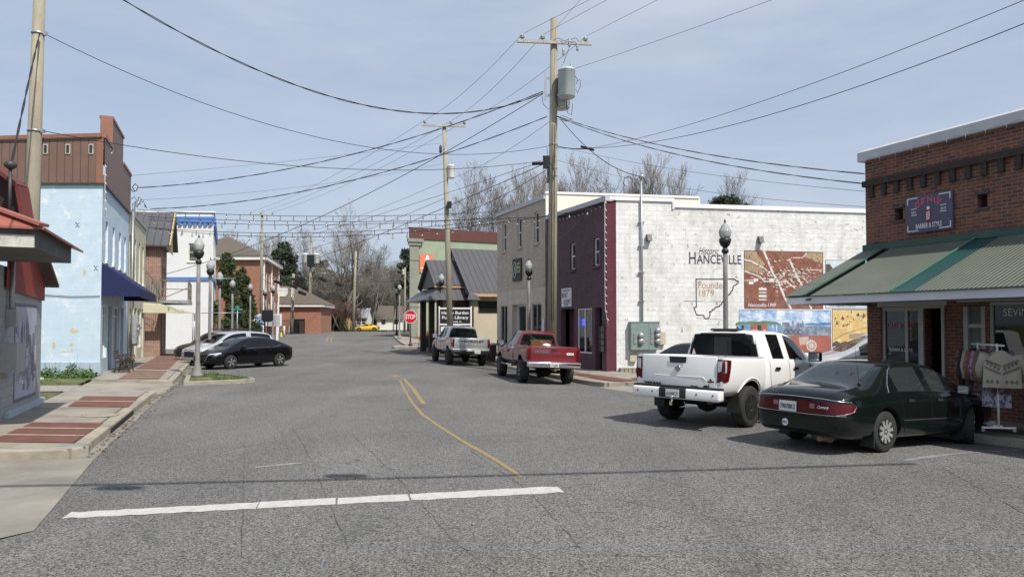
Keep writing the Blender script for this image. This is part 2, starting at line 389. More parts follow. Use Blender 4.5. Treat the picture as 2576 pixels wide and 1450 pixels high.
def xr(Y):
 return interp([(-40,60),(3,60),(4,16)]+[(a,b+.6)for a,b in KR if a>=8]+[(57.1,-8.6),(60,-8.9),(70,-11.1),(82,-13.6),(87,-12.6),(90,6),(92,40),(114,44)],Y)
Ys=sorted(set([-40+i for i in range(154)]+[5.9,6.0,6.35,6.7,7.13,45.4,45.9,55.3,55.9,57.1,97.5,3.0,4.0,13.26,25.8,36.5]))
mb=MB();N=40;ids=[]
for Y in Ys:
 a,b=xl(Y),xr(Y);row=[]
 for i in range(N+1):
  t=i/N;t=t+.0*t;X=a+(b-a)*t
  row.append(len(mb.v));mb.v.append((X,Y,gz(X,Y)+.0))
 ids.append(row)
for r0,r1 in zip(ids,ids[1:]):
 for i in range(N):mb.f.append((r0[i],r0[i+1],r1[i+1],r1[i]));mb.m.append(0);mb.sm.append(True)
road=mb.build('road',M['asphalt']);prop(road,'worn grey asphalt street running away between the shops','road',kind='structure')
def flat_poly(pts,dz,sub=.6):
 "thin sheet draped on the road: list of quads or a polyline strip"
 mb=MB();mb.face([(p[0],p[1],gz(p[0],p[1])+dz)for p in pts]);return mb
def strip(cl,w,dz,n=1,step=.5,jag=0):
 "painted line of width w along polyline cl (world xy)"
 pts=[]
 for a,b in zip(cl,cl[1:]):
  a,b=Vector(a[:2]),Vector(b[:2]);k=max(1,int((b-a).length/step))
  pts+=[a.lerp(b,i/k)for i in range(k)]
 pts.append(Vector(cl[-1][:2]));mb=MB();L=[]
 for i,p in enumerate(pts):
  d=(pts[min(i+1,len(pts)-1)]-pts[max(0,i-1)]).normalized();nn=Vector((-d.y,d.x))
  ww=w[i*(len(w)-1)//max(1,len(pts)-1)]if isinstance(w,list)else w
  ww+=random.uniform(-jag,jag)
  a,b=p+nn*ww/2,p-nn*ww/2;L.append((a,b))
 for(a,b),(c,e)in zip(L,L[1:]):
  mb.face([(b.x,b.y,gz(b.x,b.y)+dz),(e.x,e.y,gz(e.x,e.y)+dz),(c.x,c.y,gz(c.x,c.y)+dz),(a.x,a.y,gz(a.x,a.y)+dz)])
 return mb
def g2(x,y):p=G(x,y);return(p.x,p.y)
# stop line with a ragged right end and three cracks
A,B,C_,D_=g2(155,1304),g2(178,1288),g2(1400,1222),g2(1420,1238)
mb=MB();segs=[(0,.352),(.354,.508),(.512,.66),(.664,1)]
for a,b in segs:
 k=24
 for i in range(k):
  t0,t1=a+(b-a)*i/k,a+(b-a)*(i+1)/k
  j=lambda t,k_:(Vector(B)-Vector(A)).normalized()*.012*math.sin(t*977+k_)*(1 if.02<t<.98 else 3)
  q=[Vector(A).lerp(Vector(D_),t0)+j(t0,0),Vector(A).lerp(Vector(D_),t1)+j(t1,0),Vector(B).lerp(Vector(C_),t1)+j(t1,2),Vector(B).lerp(Vector(C_),t0)+j(t0,2)]
  mb.face([(p.x,p.y,.005)for p in q])
o=mb.build('stop_line',M['whitepaint'],uv=False);prop(o,'wide white stop line painted across the near lane','road marking',kind='structure')
cl=[g2(1005,955),g2(1018,980),g2(1035,1010),g2(1062,1042),g2(1110,1075),g2(1165,1110),g2(1215,1138)]
o=strip(cl,.085,.005,jag=.02).build('yellow_line',M['yellow'],uv=False);prop(o,'worn yellow centre line curving across the street','road marking',kind='structure')
o=strip([g2(1215,1138),g2(1262,1166),g2(1312,1200)],.07,.0055,jag=.03).build('yellow_line',M['yellow'],uv=False);prop(o,'faint near end of the yellow centre line','road marking',kind='structure')
o=strip([g2(1015,952),g2(1037,975),g2(1066,1015)],.12,.005,jag=.02).build('yellow_line',M['yellow'],uv=False);prop(o,'short second yellow line beside the centre line','road marking',kind='structure')
o=strip([g2(990,943),g2(997,947)],.25,.005).build('yellow_line',M['yellow'],uv=False);prop(o,'small yellow dab at the far end of the centre line','road marking',kind='structure')
for dx in(0,11):
 o=strip([g2(823+dx*.9,859),g2(821+dx,853),g2(827+dx,846),g2(842+dx,840.5)],.14,.006).build('yellow_line',M['yellow'],uv=False);prop(o,'yellow line in the far bend of the road, '+('left of the pair' if dx==0 else 'right of the pair'),'road marking',kind='structure')
for i,(a,b,w)in enumerate([((1490,998),(1640,997),.06),((1560,1007),(1660,1005),.06),((2270,1158),(2575,1130),.10),((640,1175),(760,1163),.09),((1640,1028),(1740,1030),.06)]):
 o=strip([g2(*a),g2(*b)],w,.005,jag=.03).build('parking_line',M['fadedpaint'],uv=False);prop(o,'faded parking line on the worn asphalt','road marking','faded parking lines',kind='structure')
cracks=[[(617,1088),(612,1200),(611,1290),(606,1420)],[(735,1075),(770,1130),(800,1200),(845,1300),(885,1395)],[(885,1090),(1000,1200),(1060,1265),(1130,1350),(1230,1430),(1290,1465)],
          [(1180,1130),(1330,1235),(1500,1420)],[(2000,1260),(1750,1230),(1600,1190)],[(1400,1392),(1700,1400),(2100,1432),(2400,1436)],[(1550,1255),(1720,1290),(1980,1325)],[(2575,1290),(2440,1215),(2360,1170)],[(800,1032),(1100,1030)],[(350,1046),(480,1040)],[(600,930),(620,1010)]]
mb=MB()
for c in cracks:
 pts=[Vector(g2(*p))for p in c];fine=[]
 for a,b in zip(pts,pts[1:]):
  k=max(2,int((b-a).length/.18));fine+=[a.lerp(b,i/k)+Vector((random.uniform(-1,1),random.uniform(-1,1)))*.012 for i in range(k)]
 s_=strip([tuple(p)for p in fine],.006,.0035,jag=.005,step=9);base=len(mb.v)
 mb.v+=s_.v;mb.f+=[tuple(i+base for i in f)for f in s_.f];mb.m+=s_.m;mb.sm+=s_.sm
for _ in range(140):
 x,y=random.uniform(-5,9),random.uniform(5.2,12)
 if x<xl(y)+.5:continue
 a=random.uniform(-.1,.1);L=random.uniform(.05,.22);w=random.uniform(.004,.009)
 ex,ey=math.cos(a)*L,math.sin(a)*L
 mb.face([(x,y,gz(x,y)+.003),(x+ex/2,y+ey/2-w,gz(x,y)+.003),(x+ex,y+ey,gz(x,y)+.003),(x+ex/2,y+ey/2+w,gz(x,y)+.003)])
o=mb.build('road_cracks',M['crack'],uv=False);prop(o,'thin dark cracks and scars in the asphalt','crack',kind='structure')
def kl(Y):return interp([(10.9,-6.5),(11.65,-6.85),(19.8,-9.95),(24.3,-11.5),(34.95,-15.8),(46,-19.9)],Y)
def patch_sheet(top,label,m,bot=4.9):
 pts=[Vector(g2(*p))for p in top];mb=MB()
 for a,b in zip(pts,pts[1:]):
  k=max(1,int((b-a).length/.25))
  for i in range(k):
   p,q=a.lerp(b,i/k),a.lerp(b,(i+1)/k);w=.04*math.sin(p.x*9),.04*math.sin(q.x*9);mb.face([(p.x,bot,.0022),(q.x,bot,.0022),(q.x,q.y+w[1],.0022),(p.x,p.y+w[0],.0022)])
 o=mb.build('asphalt_patch',m,uv=False);prop(o,label,'road patch',kind='structure')
patch_sheet([(840,1402),(1180,1388),(1700,1380),(2200,1376),(2620,1384)],'older browner asphalt along the bottom of the view',M['asphalt_old'],3.5)
rl=random.Random(12);mb=MB()
for _ in range(420):
 y=rl.uniform(11,34);x=kl(y)+abs(rl.gauss(0,.16))+.03;a=rl.random()*6.28;c,s_=math.cos(a)*rl.uniform(.02,.05),math.sin(a)*.035;mb.face([(x-c,y-s_,.012),(x+s_*.5,y-c*.5,.02),(x+c,y+s_,.014),(x-s_*.5,y+c*.5,.026)])
LEAVES=mb
def slab(name,outer,inner,h0,h1,m,kerbw=0,label='',base=-.25,mk=None,step=1.0,ends=True):
 "raised pavement between two polylines of the same length; outer edge at road level + h0"
 def dens(pl):
  return pl
 mb=MB();n=len(outer);Z=lambda p,h:gz(p[0],p[1])+h
 K=4
 rows=[]
 for a,b in zip(outer,inner):
  a,b=Vector(a),Vector(b);rows.append([(a.lerp(b,i/K))for i in range(K+1)])
 def zz(p,i):return gbase(p.y)+h0+(h1-h0)*i/K
 for r0,r1 in zip(rows,rows[1:]):
  for i in range(K):mb.face([(*r0[i],zz(r0[i],i)),(*r1[i],zz(r1[i],i)),(*r1[i+1],zz(r1[i+1],i+1)),(*r0[i+1],zz(r0[i+1],i+1))][::-1])
  mb.face([(*r0[0],base+gbase(r0[0].y)),(*r0[0],zz(r0[0],0)),(*r1[0],zz(r1[0],0)),(*r1[0],base+gbase(r1[0].y))],1 if mk else 0)
 if ends:
  for r in(rows[0],rows[-1]):
   for i in range(K):mb.face([(*r[i],base+gbase(r[i].y)),(*r[i+1],base+gbase(r[i].y)),(*r[i+1],zz(r[i+1],i+1)),(*r[i],zz(r[i],i))],1 if mk else 0)
 # fix winding so tops face up
 o=mb.build(name,[m,mk]if mk else m)
 bmm=bmesh.new();bmm.from_mesh(o.data);bmesh.ops.remove_doubles(bmm,verts=bmm.verts,dist=1e-4);bmesh.ops.recalc_face_normals(bmm,faces=bmm.faces)
 up=sum(f.normal.z*f.calc_area()for f in bmm.faces)
 if up<0:bmesh.ops.reverse_faces(bmm,faces=bmm.faces)
 bmm.to_mesh(o.data);bmm.free()
 prop(o,label,'pavement',kind='structure');return o
def kerbstone(line,w,h,name='kerb',label='',base=-.3,side=1,rnd=.035,hf=None):
 "rounded kerb along polyline (street side first), w inward to the given side"
 pts=[Vector(p)for p in line];fine=[]
 for a,b in zip(pts,pts[1:]):
  k=max(1,int((b-a).length/.8));fine+=[a.lerp(b,i/k)for i in range(k)]
 fine.append(pts[-1]);mb=MB();prev=None
 for i,p in enumerate(fine):
  d=(fine[min(i+1,len(fine)-1)]-fine[max(0,i-1)]).normalized();nn=Vector((-d.y,d.x))*side
  z=gbase(p.y)+(h if hf is None else hf(p))
  prof=[(0,base+gbase(p.y)),(0.01,z-rnd),(rnd*.4,z-rnd*.3),(rnd*1.3,z),(w,z),(w,base+gbase(p.y))]
  ring=[]
  for o_,q in prof:ring.append(len(mb.v));v=p+nn*o_;mb.v.append((v.x,v.y,q))
  if prev:
   for j in range(len(ring)-1):mb.f.append((prev[j],prev[j+1],ring[j+1],ring[j])if side<0 else(prev[j],ring[j],ring[j+1],prev[j+1]));mb.m.append(0);mb.sm.append(1<=j<=2)
  else:mb.f.append(tuple(ring));mb.m.append(0);mb.sm.append(False)
  prev=ring
 mb.f.append(tuple(prev[::-1]));mb.m.append(0);mb.sm.append(False)
 o=mb.build(name,M['kerb']);return prop(o,label,'kerb',kind='structure')
TL=-.42
def wl(Y,X0=-11.3,Y0=17.1):return X0+TL*(Y-Y0)
def poly_strip(fo,fi,Ya,Yb,step=1.0):
 n=max(2,int((Yb-Ya)/step));ys=[Ya+(Yb-Ya)*i/n for i in range(n+1)]
 return[(fo(y),y)for y in ys],[(fi(y),y)for y in ys]
o=LEAVES.build('fallen_leaves',mat('dry_leaves',(.13,.085,.05),.9,var=.4,vs=9),uv=False);prop(o,'dry leaves and grit gathered in the left gutter','leaves',kind='stuff')
# left: near concrete apron and gutter pan
o_,i_=poly_strip(xl,lambda y:-20,6.2,10.85,.45);mb=MB()
for a,b,c,d in zip(o_,o_[1:],i_,i_[1:]):mb.face([(a[0],a[1],.006),(b[0],b[1],.006),(d[0],d[1],.03),(c[0],c[1],.03)])
for a,b in zip(*[iter([])]*2):pass
o=mb.build('concrete_apron',M['gutter']);prop(o,'stained concrete driveway apron in the near left corner','pavement',kind='structure')
o_,i_=poly_strip(xl,lambda y:kl(y)-.1,10.85,45,.9);mb=MB()
for a,b,c,d in zip(o_,o_[1:],i_,i_[1:]):mb.face([(a[0],a[1],gbase(a[1])+.006),(b[0],b[1],gbase(b[1])+.006),(d[0],d[1],gbase(d[1])+.002),(c[0],c[1],gbase(c[1])+.002)])
o=mb.build('gutter',M['gutter']);prop(o,'concrete gutter pan along the left kerb','gutter',kind='structure')
HK=.15
kout=lambda y:kl(y)-.22
o_,i_=poly_strip(kout,lambda y:wl(y)+.0,10.95,20.3)
slab('sidewalk',o_,i_,HK,HK+.03,M['concrete'],label='concrete sidewalk beside the red roofed building')
o_,i_=poly_strip(kout,lambda y:wl(y)+.0,24.3,27.0,.9)
slab('sidewalk',o_,i_,HK,HK+.03,M['concrete'],label='concrete sidewalk before the light blue building')
o_,i_=poly_strip(kout,lambda y:-15.6-.4*(y-27)-.1,27.0,45.6,.9)
slab('sidewalk',o_,i_,HK,HK+.03,M['concrete'],label='long concrete sidewalk past the light blue building')
o_,i_=poly_strip(lambda y:kl(y)-.0,lambda y:wl(y),20.3,24.3);mb=MB()
for a,b,c,d in zip(o_,o_[1:],i_,i_[1:]):mb.face([(a[0],a[1],.01),(b[0],b[1],.01),(d[0],d[1],.12),(c[0],c[1],.12)])
o=mb.build('driveway_crossing',M['concrete']);prop(o,'lowered concrete driveway crossing between the two sidewalks','pavement',kind='structure')
pts=[(kl(y),y)for y in(11.65,12.5,14,16,18,19.8)]
near=[(-8.9,10.75),(-7.4,10.8),(-6.75,10.95),(-6.62,11.2)]+pts+[(-10.0,20.15),(-10.25,20.35),(-10.7,20.4)]
kerbstone(near,.2,HK+.005,label='rounded stained kerb at the near left corner',side=1)
kerbstone([(-12.6,24.1),(-11.75,24.1),(-11.55,24.3)]+[(kl(y),y)for y in(24.8,27,30,34.95,40,46)],.2,HK+.005,label='long kerb in front of the light blue building',side=1)
# dark storm drain slot under the near kerb
mb=MB()
for a,b in(((kl(13.4)+.003,13.4),(kl(16.2)+.003,16.2)),):mb.face([(a[0],a[1],.008),(b[0],b[1],.008),(b[0],b[1],.115),(a[0],a[1],.10)])
o=mb.build('storm_drain',M['dark']);prop(o,'dark storm drain opening under the left kerb','drain',kind='structure')
M['band']=mat('pale_concrete_band',(.40,.36,.29),.9,var=.2,vs=5,col2=(.22,.19,.15),p=(.55,.7),ps=3)
# joints, stains, manhole and drain grate on the near sidewalk
mb=MB()
def jl(pts,w=.018,h=HK+.022):
 for p,q in zip(pts,pts[1:]):
  p,q=Vector(p),Vector(q);d=(q-p).normalized();nn=Vector((-d.y,d.x))*w/2;k=max(1,int((q-p).length/.6))
  for i in range(k):
   a,b=p.lerp(q,i/k),p.lerp(q,(i+1)/k);hh=lambda v:h+.03*min(1,max(0,(kl(v.y)-v.x)/3.5));mb.face([(*(a-nn),hh(a)),(*(b-nn),hh(b)),(*(b+nn),hh(b)),(*(a+nn),hh(a))])
jl([(kl(y)-.26,y)for y in(11.3,13,15,17,20.2)],.022,HK+.004);jl([(kl(y)-.26,y)for y in(24.5,28,32,38,45)],.022,HK+.004)
for y in(14.6,16.1,19.6,26.6,30.0):jl([(kl(y)-.25,y),(wl(y)+.2 if y<27 else-15.6-.4*(y-27)+.1,y+.0)],.016,HK+.006)
o=mb.build('pavement_joints',M['crack'],uv=False);prop(o,'dark joints between the slabs of the left sidewalk','joints',kind='structure')
c=G(253,1045,HK);mb=MB();mb.lathe([(.001,.003),(.29,.003),(.30,.0),(.32,.004),(.34,0)],26,(c.x,c.y,c.z+.014));o=mb.build('manhole_cover',M['kerb'],None,(c.x,c.y,c.z));prop(o,'round manhole cover set in the left sidewalk','manhole cover')
c=G(187,1120,HK);mb=MB()
for i in range(9):mb.box(c.x-.2+i*.045,c.x-.175+i*.045,c.y-.07,c.y+.07,HK+.004,HK+.022)
mb.box(c.x-.22,c.x+.22,c.y-.09,c.y-.07,HK,HK+.02);mb.box(c.x-.22,c.x+.22,c.y+.07,c.y+.09,HK,HK+.02);o=mb.build('drain_grate',M['grey'],None,tuple(c));prop(o,'small dark drain grate by the near left kerb corner','drain grate')
# brick paving panels on the left sidewalk
def paving(Ya,Yb,fo,fi,n,m,lab,gap=.07,z0=HK):
 mb=MB();stepy=(Yb-Ya)/n
 for i in range(n):
  y0,y1=Ya+i*stepy+gap/2,Ya+(i+1)*stepy-gap/2
  mb.face([(fi(y0),y0,gbase(y0)+z0+.029),(fo(y0),y0,gbase(y0)+z0+.014),(fo(y1),y1,gbase(y1)+z0+.014),(fi(y1),y1,gbase(y1)+z0+.029)])
 o=mb.build('brick_paving',m);prop(o,lab,'paving',kind='structure')
 if gap>.1:
  mb=MB()
  for i in range(1,n):
   yc=Ya+i*stepy;y0,y1=yc-gap*.32,yc+gap*.32;mb.face([(fi(y0),y0,gbase(y0)+z0+.031),(fo(y0),y0,gbase(y0)+z0+.016),(fo(y1),y1,gbase(y1)+z0+.016),(fi(y1),y1,gbase(y1)+z0+.031)])
  o=mb.build('paving_band',M['band']);prop(o,'pale concrete bands between brick panels','paving',kind='structure')
 return o
def gl(a,b):
 p,q=G(*a,dz=HK),G(*b,dz=HK);return(lambda y:p.x+(q.x-p.x)*(y-p.y)/(q.y-p.y)),p.y,q.y
fo_,ya_,yb_=gl((180,1116),(263,1063));fi_,_,_=gl((-15,1107),(104,1055));paving(ya_,yb_,fo_,fi_,3,M['paver'],'three red brick panels in the near left sidewalk',.15)
fo_,ya_,yb_=gl((322,1025),(352,997));fi_,_,_=gl((173,1022),(216,995));paving(ya_,yb_,fo_,fi_,2,M['paver'],'two red brick panels in the left sidewalk',.18)
fo_,ya_,yb_=gl((378,975),(464,889));fi_,_,_=gl((265,973),(407,889));ya_=24.5;ym_=29.2
paving(ya_,ym_,fo_,fi_,5,M['paver_mossy'],'mossy brick panels beside the light blue building',.2)
paving(ym_+.8,45.2,fo_,fi_,13,M['paver'],'row of brick panels along the left sidewalk',.2)
# yard between the small building and the light blue building
mb=MB();mb.face([(-22,20.6,.05),(wl(20.6),20.6,.125),(wl(22.6),22.6,.125),(-22,22.6,.05)])
o=mb.build('gravel_path',M['gravel']);prop(o,'strip of gravel between grass patches','path',kind='structure')
mb=MB();mb.face([(-26,15,.03),(wl(17)-.2,17,.10),(wl(27)-.2,26.9,.10),(-26,26.9,.03)])
o=mb.build('lawn',M['grass']);prop(o,'grassy yard beside the light blue building','lawn',kind='structure')
# planter island around the nearest left lamp
isl=[(-11.0,23.9),(-9.45,24.7),(-9.15,25.4),(-9.6,26.2),(-10.9,27.4),(-12.1,28.4),(-12.5,27.4)]
ctr=Vector((sum(p[0]for p in isl)/7,sum(p[1]for p in isl)/7));mb=MB()
inn=[tuple(ctr+(Vector(p)-ctr)*.86)for p in isl]
for i in range(7):
 a,b,c,d=isl[i],isl[(i+1)%7],inn[(i+1)%7],inn[i]
 mb.face([(*a,.12),(*b,.12),(*c,.13),(*d,.13)]);mb.face([(*a,-.05),(*b,-.05),(*b,.12),(*a,.12)])
o=mb.build('kerb',M['kerb']);prop(o,'kerb around the small grass island','kerb',kind='structure')
mb=MB();mb.face([(*p,.10)for p in inn]);o=mb.build('planting_bed',M['grass']);prop(o,'soil of the small grass island','planting bed',kind='structure')
# right side sidewalks
kr=lambda y:interp(KR,y)
wr=lambda y:interp([(6,13.4),(14.5,9.86),(17.36,8.66)],y)
o_,i_=poly_strip(lambda y:kr(y)+.16,lambda y:wr(y)+.3,6,17.4,.8)
slab('sidewalk',o_,i_,.03,.12,M['concrete'],label='sidewalk under the green awning')
paving(6.2,17.0,lambda y:kr(y)+.5,lambda y:kr(y)+1.75,9,M['paver'],'brick panels of the sidewalk under the green awning',z0=.055)
kerbstone([(kr(y),y)for y in(6,8,10,12,13.26,15,17.4)],.17,.035,label='worn kerb in front of the dark green car',side=-1)
wp=lambda y:interp([(24.6,6.2),(29.3,4.05),(40.7,-.8),(46,-2.9),(50,-4.0),(57,-5.4)],y)
o_,i_=poly_strip(lambda y:kr(y)+.16,lambda y:wp(y)+.2,24.6,57,.9)
slab('sidewalk',o_,i_,.03,.12,M['concrete'],label='sidewalk in front of the purple and tan shops')
paving(24.9,29.2,lambda y:kr(y)+.6,lambda y:kr(y)+2.5,4,M['paver'],'brick panels of the sidewalk beside the purple shop',z0=.05)
paving(29.4,56,lambda y:kr(y)+.35,lambda y:wp(y)-.25,22,M['paver'],'long brick paving before the purple and tan shops',z0=.05)
kerbstone([(kr(y)+.0,y)for y in(24.6,26,29,33,36.5,42,50,57)],.17,.035,label='kerb beside the red pickup',side=-1)
# driveway apron of the alley
mb=MB()
for k in range(8):
 y0,y1=17.4+k*.9,17.4+(k+1)*.9
 mb.face([(kr(y0)-.2,y0,gz(kr(y0),y0)+.012),(kr(y0)+1.8,y0+.7,.014),(kr(y1)+1.8,y1+.7,.014),(kr(y1)-.2,y1,gz(kr(y1),y1)+.012)])
o=mb.build('concrete_apron',M['concrete']);prop(o,'concrete driveway apron beside the white wall','pavement',kind='structure')
mb=MB()
for k in range(12):
 y0,y1=17.0+k*1.05,17.0+(k+1)*1.05
 xs_=[.35,1.5,3,40]
 for a,b in zip(xs_,xs_[1:]):mb.face([(kr(y0)+a,y0,gz(kr(y0)+a,y0)+.006),(kr(y0)+b,y0,gz(kr(y0)+b,y0)+.006),(kr(y1)+b,y1,gz(kr(y1)+b,y1)+.006),(kr(y1)+a,y1,gz(kr(y1)+a,y1)+.006)])
o=mb.build('alley',M['asphalt']);prop(o,'asphalt parking alley beside the mural wall','alley',kind='structure')
# stop sign island and far corner
def blob_slab(name,pts,h,m,lab,mk='kerb'):
 mb=MB();zc=lambda p,hh:gbase(p[1])+hh
 mb.face([(*p,zc(p,h))for p in pts])
 for i in range(len(pts)):
  a,b=pts[i],pts[(i+1)%len(pts)];mb.face([(*a,zc(a,-.2)),(*b,zc(b,-.2)),(*b,zc(b,h)),(*a,zc(a,h))],1)
 o=mb.build(name,[m,M[mk]]);return prop(o,lab,'pavement',kind='structure')
blob_slab('traffic_island',[(-9.6,56.8),(-9.3,56.3),(-6.3,56.3),(-5.5,56.6),(-5.5,58.2),(-8.9,58.6),(-9.5,58.1)],.16,M['kerb'],'concrete island under the stop sign')
blob_slab('sidewalk',[(-9.0,60.0),(-5,59.4),(-5.4,57.4),(-1.5,58),(-1,84),(-9,88.5),(-12.6,87.5),(-13.9,85),(-13.6,81.5),(-11.6,71),(-9.8,63)],.14,M['concrete'],'far right sidewalk curving round the green building')
mb=MB();mb.face([(-8.5,61,gbase(61)+.147),(-6.0,61,gbase(61)+.147),(-9.2,80,gbase(80)+.147),(-12.6,81,gbase(81)+.147)]);o=mb.build('brick_paving',M['paver']);prop(o,'brick paving before the library','paving',kind='structure')
blob_slab('road_edge',[(-20,114.2),(-12,113.6),(8,113.2),(30,113.2),(30,113.7),(8,113.7),(-12,114.1),(-20,114.7)],.1,M['kerb'],'pale kerb along the far side of the cross road')
# grass clumps
def grass_clumps(name,spots,label,m,h=(.08,.25),cat='grass',w=.012):
 mb=MB()
 for(x,y,z,n,rad)in spots:
  hs=random.choice((.45,.7,1,1.3))
  for _ in range(n):
   a=random.random()*6.28;r=rad*math.sqrt(random.random());px,py=x+math.cos(a)*r,y+math.sin(a)*r
   b=random.random()*6.28;ln=random.uniform(*h)*hs;lean=random.uniform(.2,.9)*ln;wx,wy=math.cos(b)*w,math.sin(b)*w;dx,dy=math.sin(b)*lean,-math.cos(b)*lean
   mb.v+=[(px-wx,py-wy,z),(px+wx,py+wy,z),(px+dx,py+dy,z+ln)];k=len(mb.v);mb.f.append((k-3,k-2,k-1));mb.m.append(0);mb.sm.append(False)
 o=mb.build(name,m,uv=False);return prop(o,label,cat,kind='stuff')
sp=[(x,y,.1,60,.35)for x,y in[(-10.8,24.6),(-10.2,24.9),(-9.9,25.3),(-10.4,25.6),(-10.9,26.3),(-11.4,26.9),(-11.7,27.6),(-11.1,25.2),(-9.6,25.2),(-10.0,25.9)]]
grass_clumps('island_grass',sp,'green grass growing on the small lamp island',M['blade'],(.05,.16))
rw=random.Random(31);mb=MB()
for _ in range(46):
 x,y=rw.uniform(-23,-15.2),rw.uniform(25.9,26.75);R0,Hh=rw.uniform(.25,.5),rw.uniform(.16,.55)
 for _ in range(150):
  a=rw.random()*6.28;q=rw.random()**.5;p=Vector((x+math.cos(a)*R0*q,y+math.sin(a)*R0*q,.07+Hh*(1-q*q)*rw.uniform(.3,1.1)));d=Vector((rw.gauss(0,1),rw.gauss(0,1),rw.gauss(0,.6))).normalized()*rw.uniform(.025,.06);e=d.orthogonal().normalized()*d.length*.6;mb.face([p-d,p+e,p+d,p-e])
 for _ in range(3):p=Vector((x+rw.gauss(0,.1),y,.07));mb.tube([p,p+Vector((rw.gauss(0,.08),rw.gauss(0,.05),Hh*rw.uniform(1.1,1.7)))],[.006,.003],3)
o=mb.build('weed_patch',M['weed'],uv=False);prop(o,'bushy green weeds along the foot of the light blue wall','weeds',kind='stuff')
o=MB();o.box(-17.0,-16.7,25.3,25.45,.08,.16);o=o.build('litter',M['white'],None,(-16.9,25.4,.08));prop(o,'crumpled white litter in front of the weeds','litter')
sp=[(random.uniform(-22,-11.6),random.uniform(17.2,20.4),.07,60,.45)for _ in range(80)]+[(random.uniform(-22,-13.2),random.uniform(22.7,25.5),.07,45,.45)for _ in range(70)]
sp=[s for s in sp if s[0]<wl(s[1])-.35]
grass_clumps('yard_grass',sp,'short grass in the yard beside the gravel strip',M['blade'],(.03,.10))
sp=[(random.uniform(-60,10),random.uniform(115,122),gbase(118)-.05,50,1.6)for _ in range(150)]+[(random.uniform(-46,-34),random.uniform(88,97),gbase(92)-.04,40,1.5)for _ in range(40)]
grass_clumps('verge_grass',sp,'grass verge beyond the far cross road',M['blade'],(.1,.3),w=.05)
# ---------------------------------------------------------------- buildings
M['blue']=brick('light_blue_painted_block',(.56,.68,.77),(.53,.66,.76),(.56,.69,.79),.4,.2,.008,bump=.35,patch=(.72,.77,.80),pp=(.55,.61),ps=.9,patch2=(.60,.70,.77),pp2=(.58,.64),ps2=2.2,var=.08)
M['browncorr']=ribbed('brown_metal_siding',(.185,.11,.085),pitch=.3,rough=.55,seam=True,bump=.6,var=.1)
M['orangetrim']=mat('rust_orange_trim',(.27,.13,.085),.55,var=.1)
M['creampaint']=mat('cream_painted_stucco',(.55,.52,.40),.85,var=.15,vs=2,bump=.3)
M['redbrick']=brick('red_brick',(.25,.082,.05),(.11,.05,.04),(.21,.165,.135),.21,.075,.010,var=.35,patch=(.10,.08,.068),pp=(.56,.66),ps=2.4,patch2=(.32,.11,.06),pp2=(.6,.75),ps2=1.2)
M['brickdark']=brick('shaded_red_brick',(.19,.06,.035),(.14,.048,.03),(.24,.18,.14),.21,.075,.011,var=.3)
M['churchbrick']=brick('orange_red_brick',(.38,.16,.10),(.33,.135,.085),(.34,.23,.17),.21,.075,.01,var=.15)
M['sidebrick']=brick('lit_red_brick',(.30,.11,.07),(.22,.085,.06),(.42,.37,.31),.21,.075,.014,var=.25)
M['purple']=brick('purple_painted_brick',(.155,.098,.118),(.138,.086,.105),(.10,.062,.075),.21,.075,.009,var=.2,bump=.8)
M['maroon']=brick('maroon_painted_brick',(.14,.04,.055),(.125,.036,.05),(.10,.03,.042),.21,.075,.009,var=.15,bump=.8)
M['tan']=brick('tan_painted_brick',(.64,.55,.455),(.60,.515,.43),(.38,.325,.265),.42,.085,.012,var=.2,bump=1.0)
M['tansmooth']=mat('tan_painted_stucco',(.58,.50,.42),.85,var=.12,vs=3,bump=.4,bs=30)
M['muralwall']=brick('flaking_white_painted_block',(.78,.78,.76),(.72,.72,.70),(.64,.635,.61),.4,.2,.008,bump=.5,patch=(.47,.455,.42),pp=(.50,.73),ps=.7,patch2=(.27,.25,.22),pp2=(.585,.66),ps2=3.6,var=.12,stain=(.50,.48,.44))
M['whitewall']=brick('white_painted_brick',(.78,.78,.77),(.75,.75,.74),(.73,.73,.72),.21,.075,.008,bump=.4,var=.05)
M['creamwall']=mat('cream_membrane',(.80,.77,.66),.7,var=.04)
M['bluetrim']=mat('blue_painted_cornice',(.10,.22,.52),.6,var=.12)
M['awnblue']=mat('navy_awning_cloth',(.012,.018,.07),.85,var=.15,vs=8,bump=.2)
M['greenroof']=ribbed('green_corrugated_metal',(.115,.128,.095),pitch=.085,rough=.55,bump=1,var=.1,rust=(.15,.155,.12))
M['tealroof']=ribbed('new_teal_corrugated_sheet',(.02,.075,.07),pitch=.085,rough=.3,bump=1,var=.1)
M['tealflash']=mat('green_flashing',(.04,.085,.07),.5,var=.15)
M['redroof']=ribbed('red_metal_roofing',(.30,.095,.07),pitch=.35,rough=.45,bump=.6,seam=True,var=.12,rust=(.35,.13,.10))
M['redcorr']=ribbed('red_corrugated_metal',(.30,.045,.03),pitch=.06,rough=.5,bump=1,var=.15)
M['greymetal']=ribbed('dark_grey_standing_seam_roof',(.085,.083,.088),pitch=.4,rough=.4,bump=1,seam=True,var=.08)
M['brownmetal']=ribbed('dark_brown_metal_siding',(.11,.038,.03),pitch=.3,rough=.5,bump=1,var=.1)
M['greenstucco']=mat('pale_green_stucco',(.29,.345,.245),.85,var=.12,vs=.7,bump=.3,col2=(.34,.385,.30),p=(.5,.7),ps=.4)
M['pilaster']=mat('grey_green_pilaster_block',(.24,.25,.20),.85,var=.1,bump=.4)
M['shingle']=mat('brown_shingles',(.12,.098,.08),.95,var=.2,vs=12,bump=.5,bs=14)
M['siding']=ribbed('grey_lap_siding',(.17,.165,.155),pitch=50,rough=.7,bump=.2)
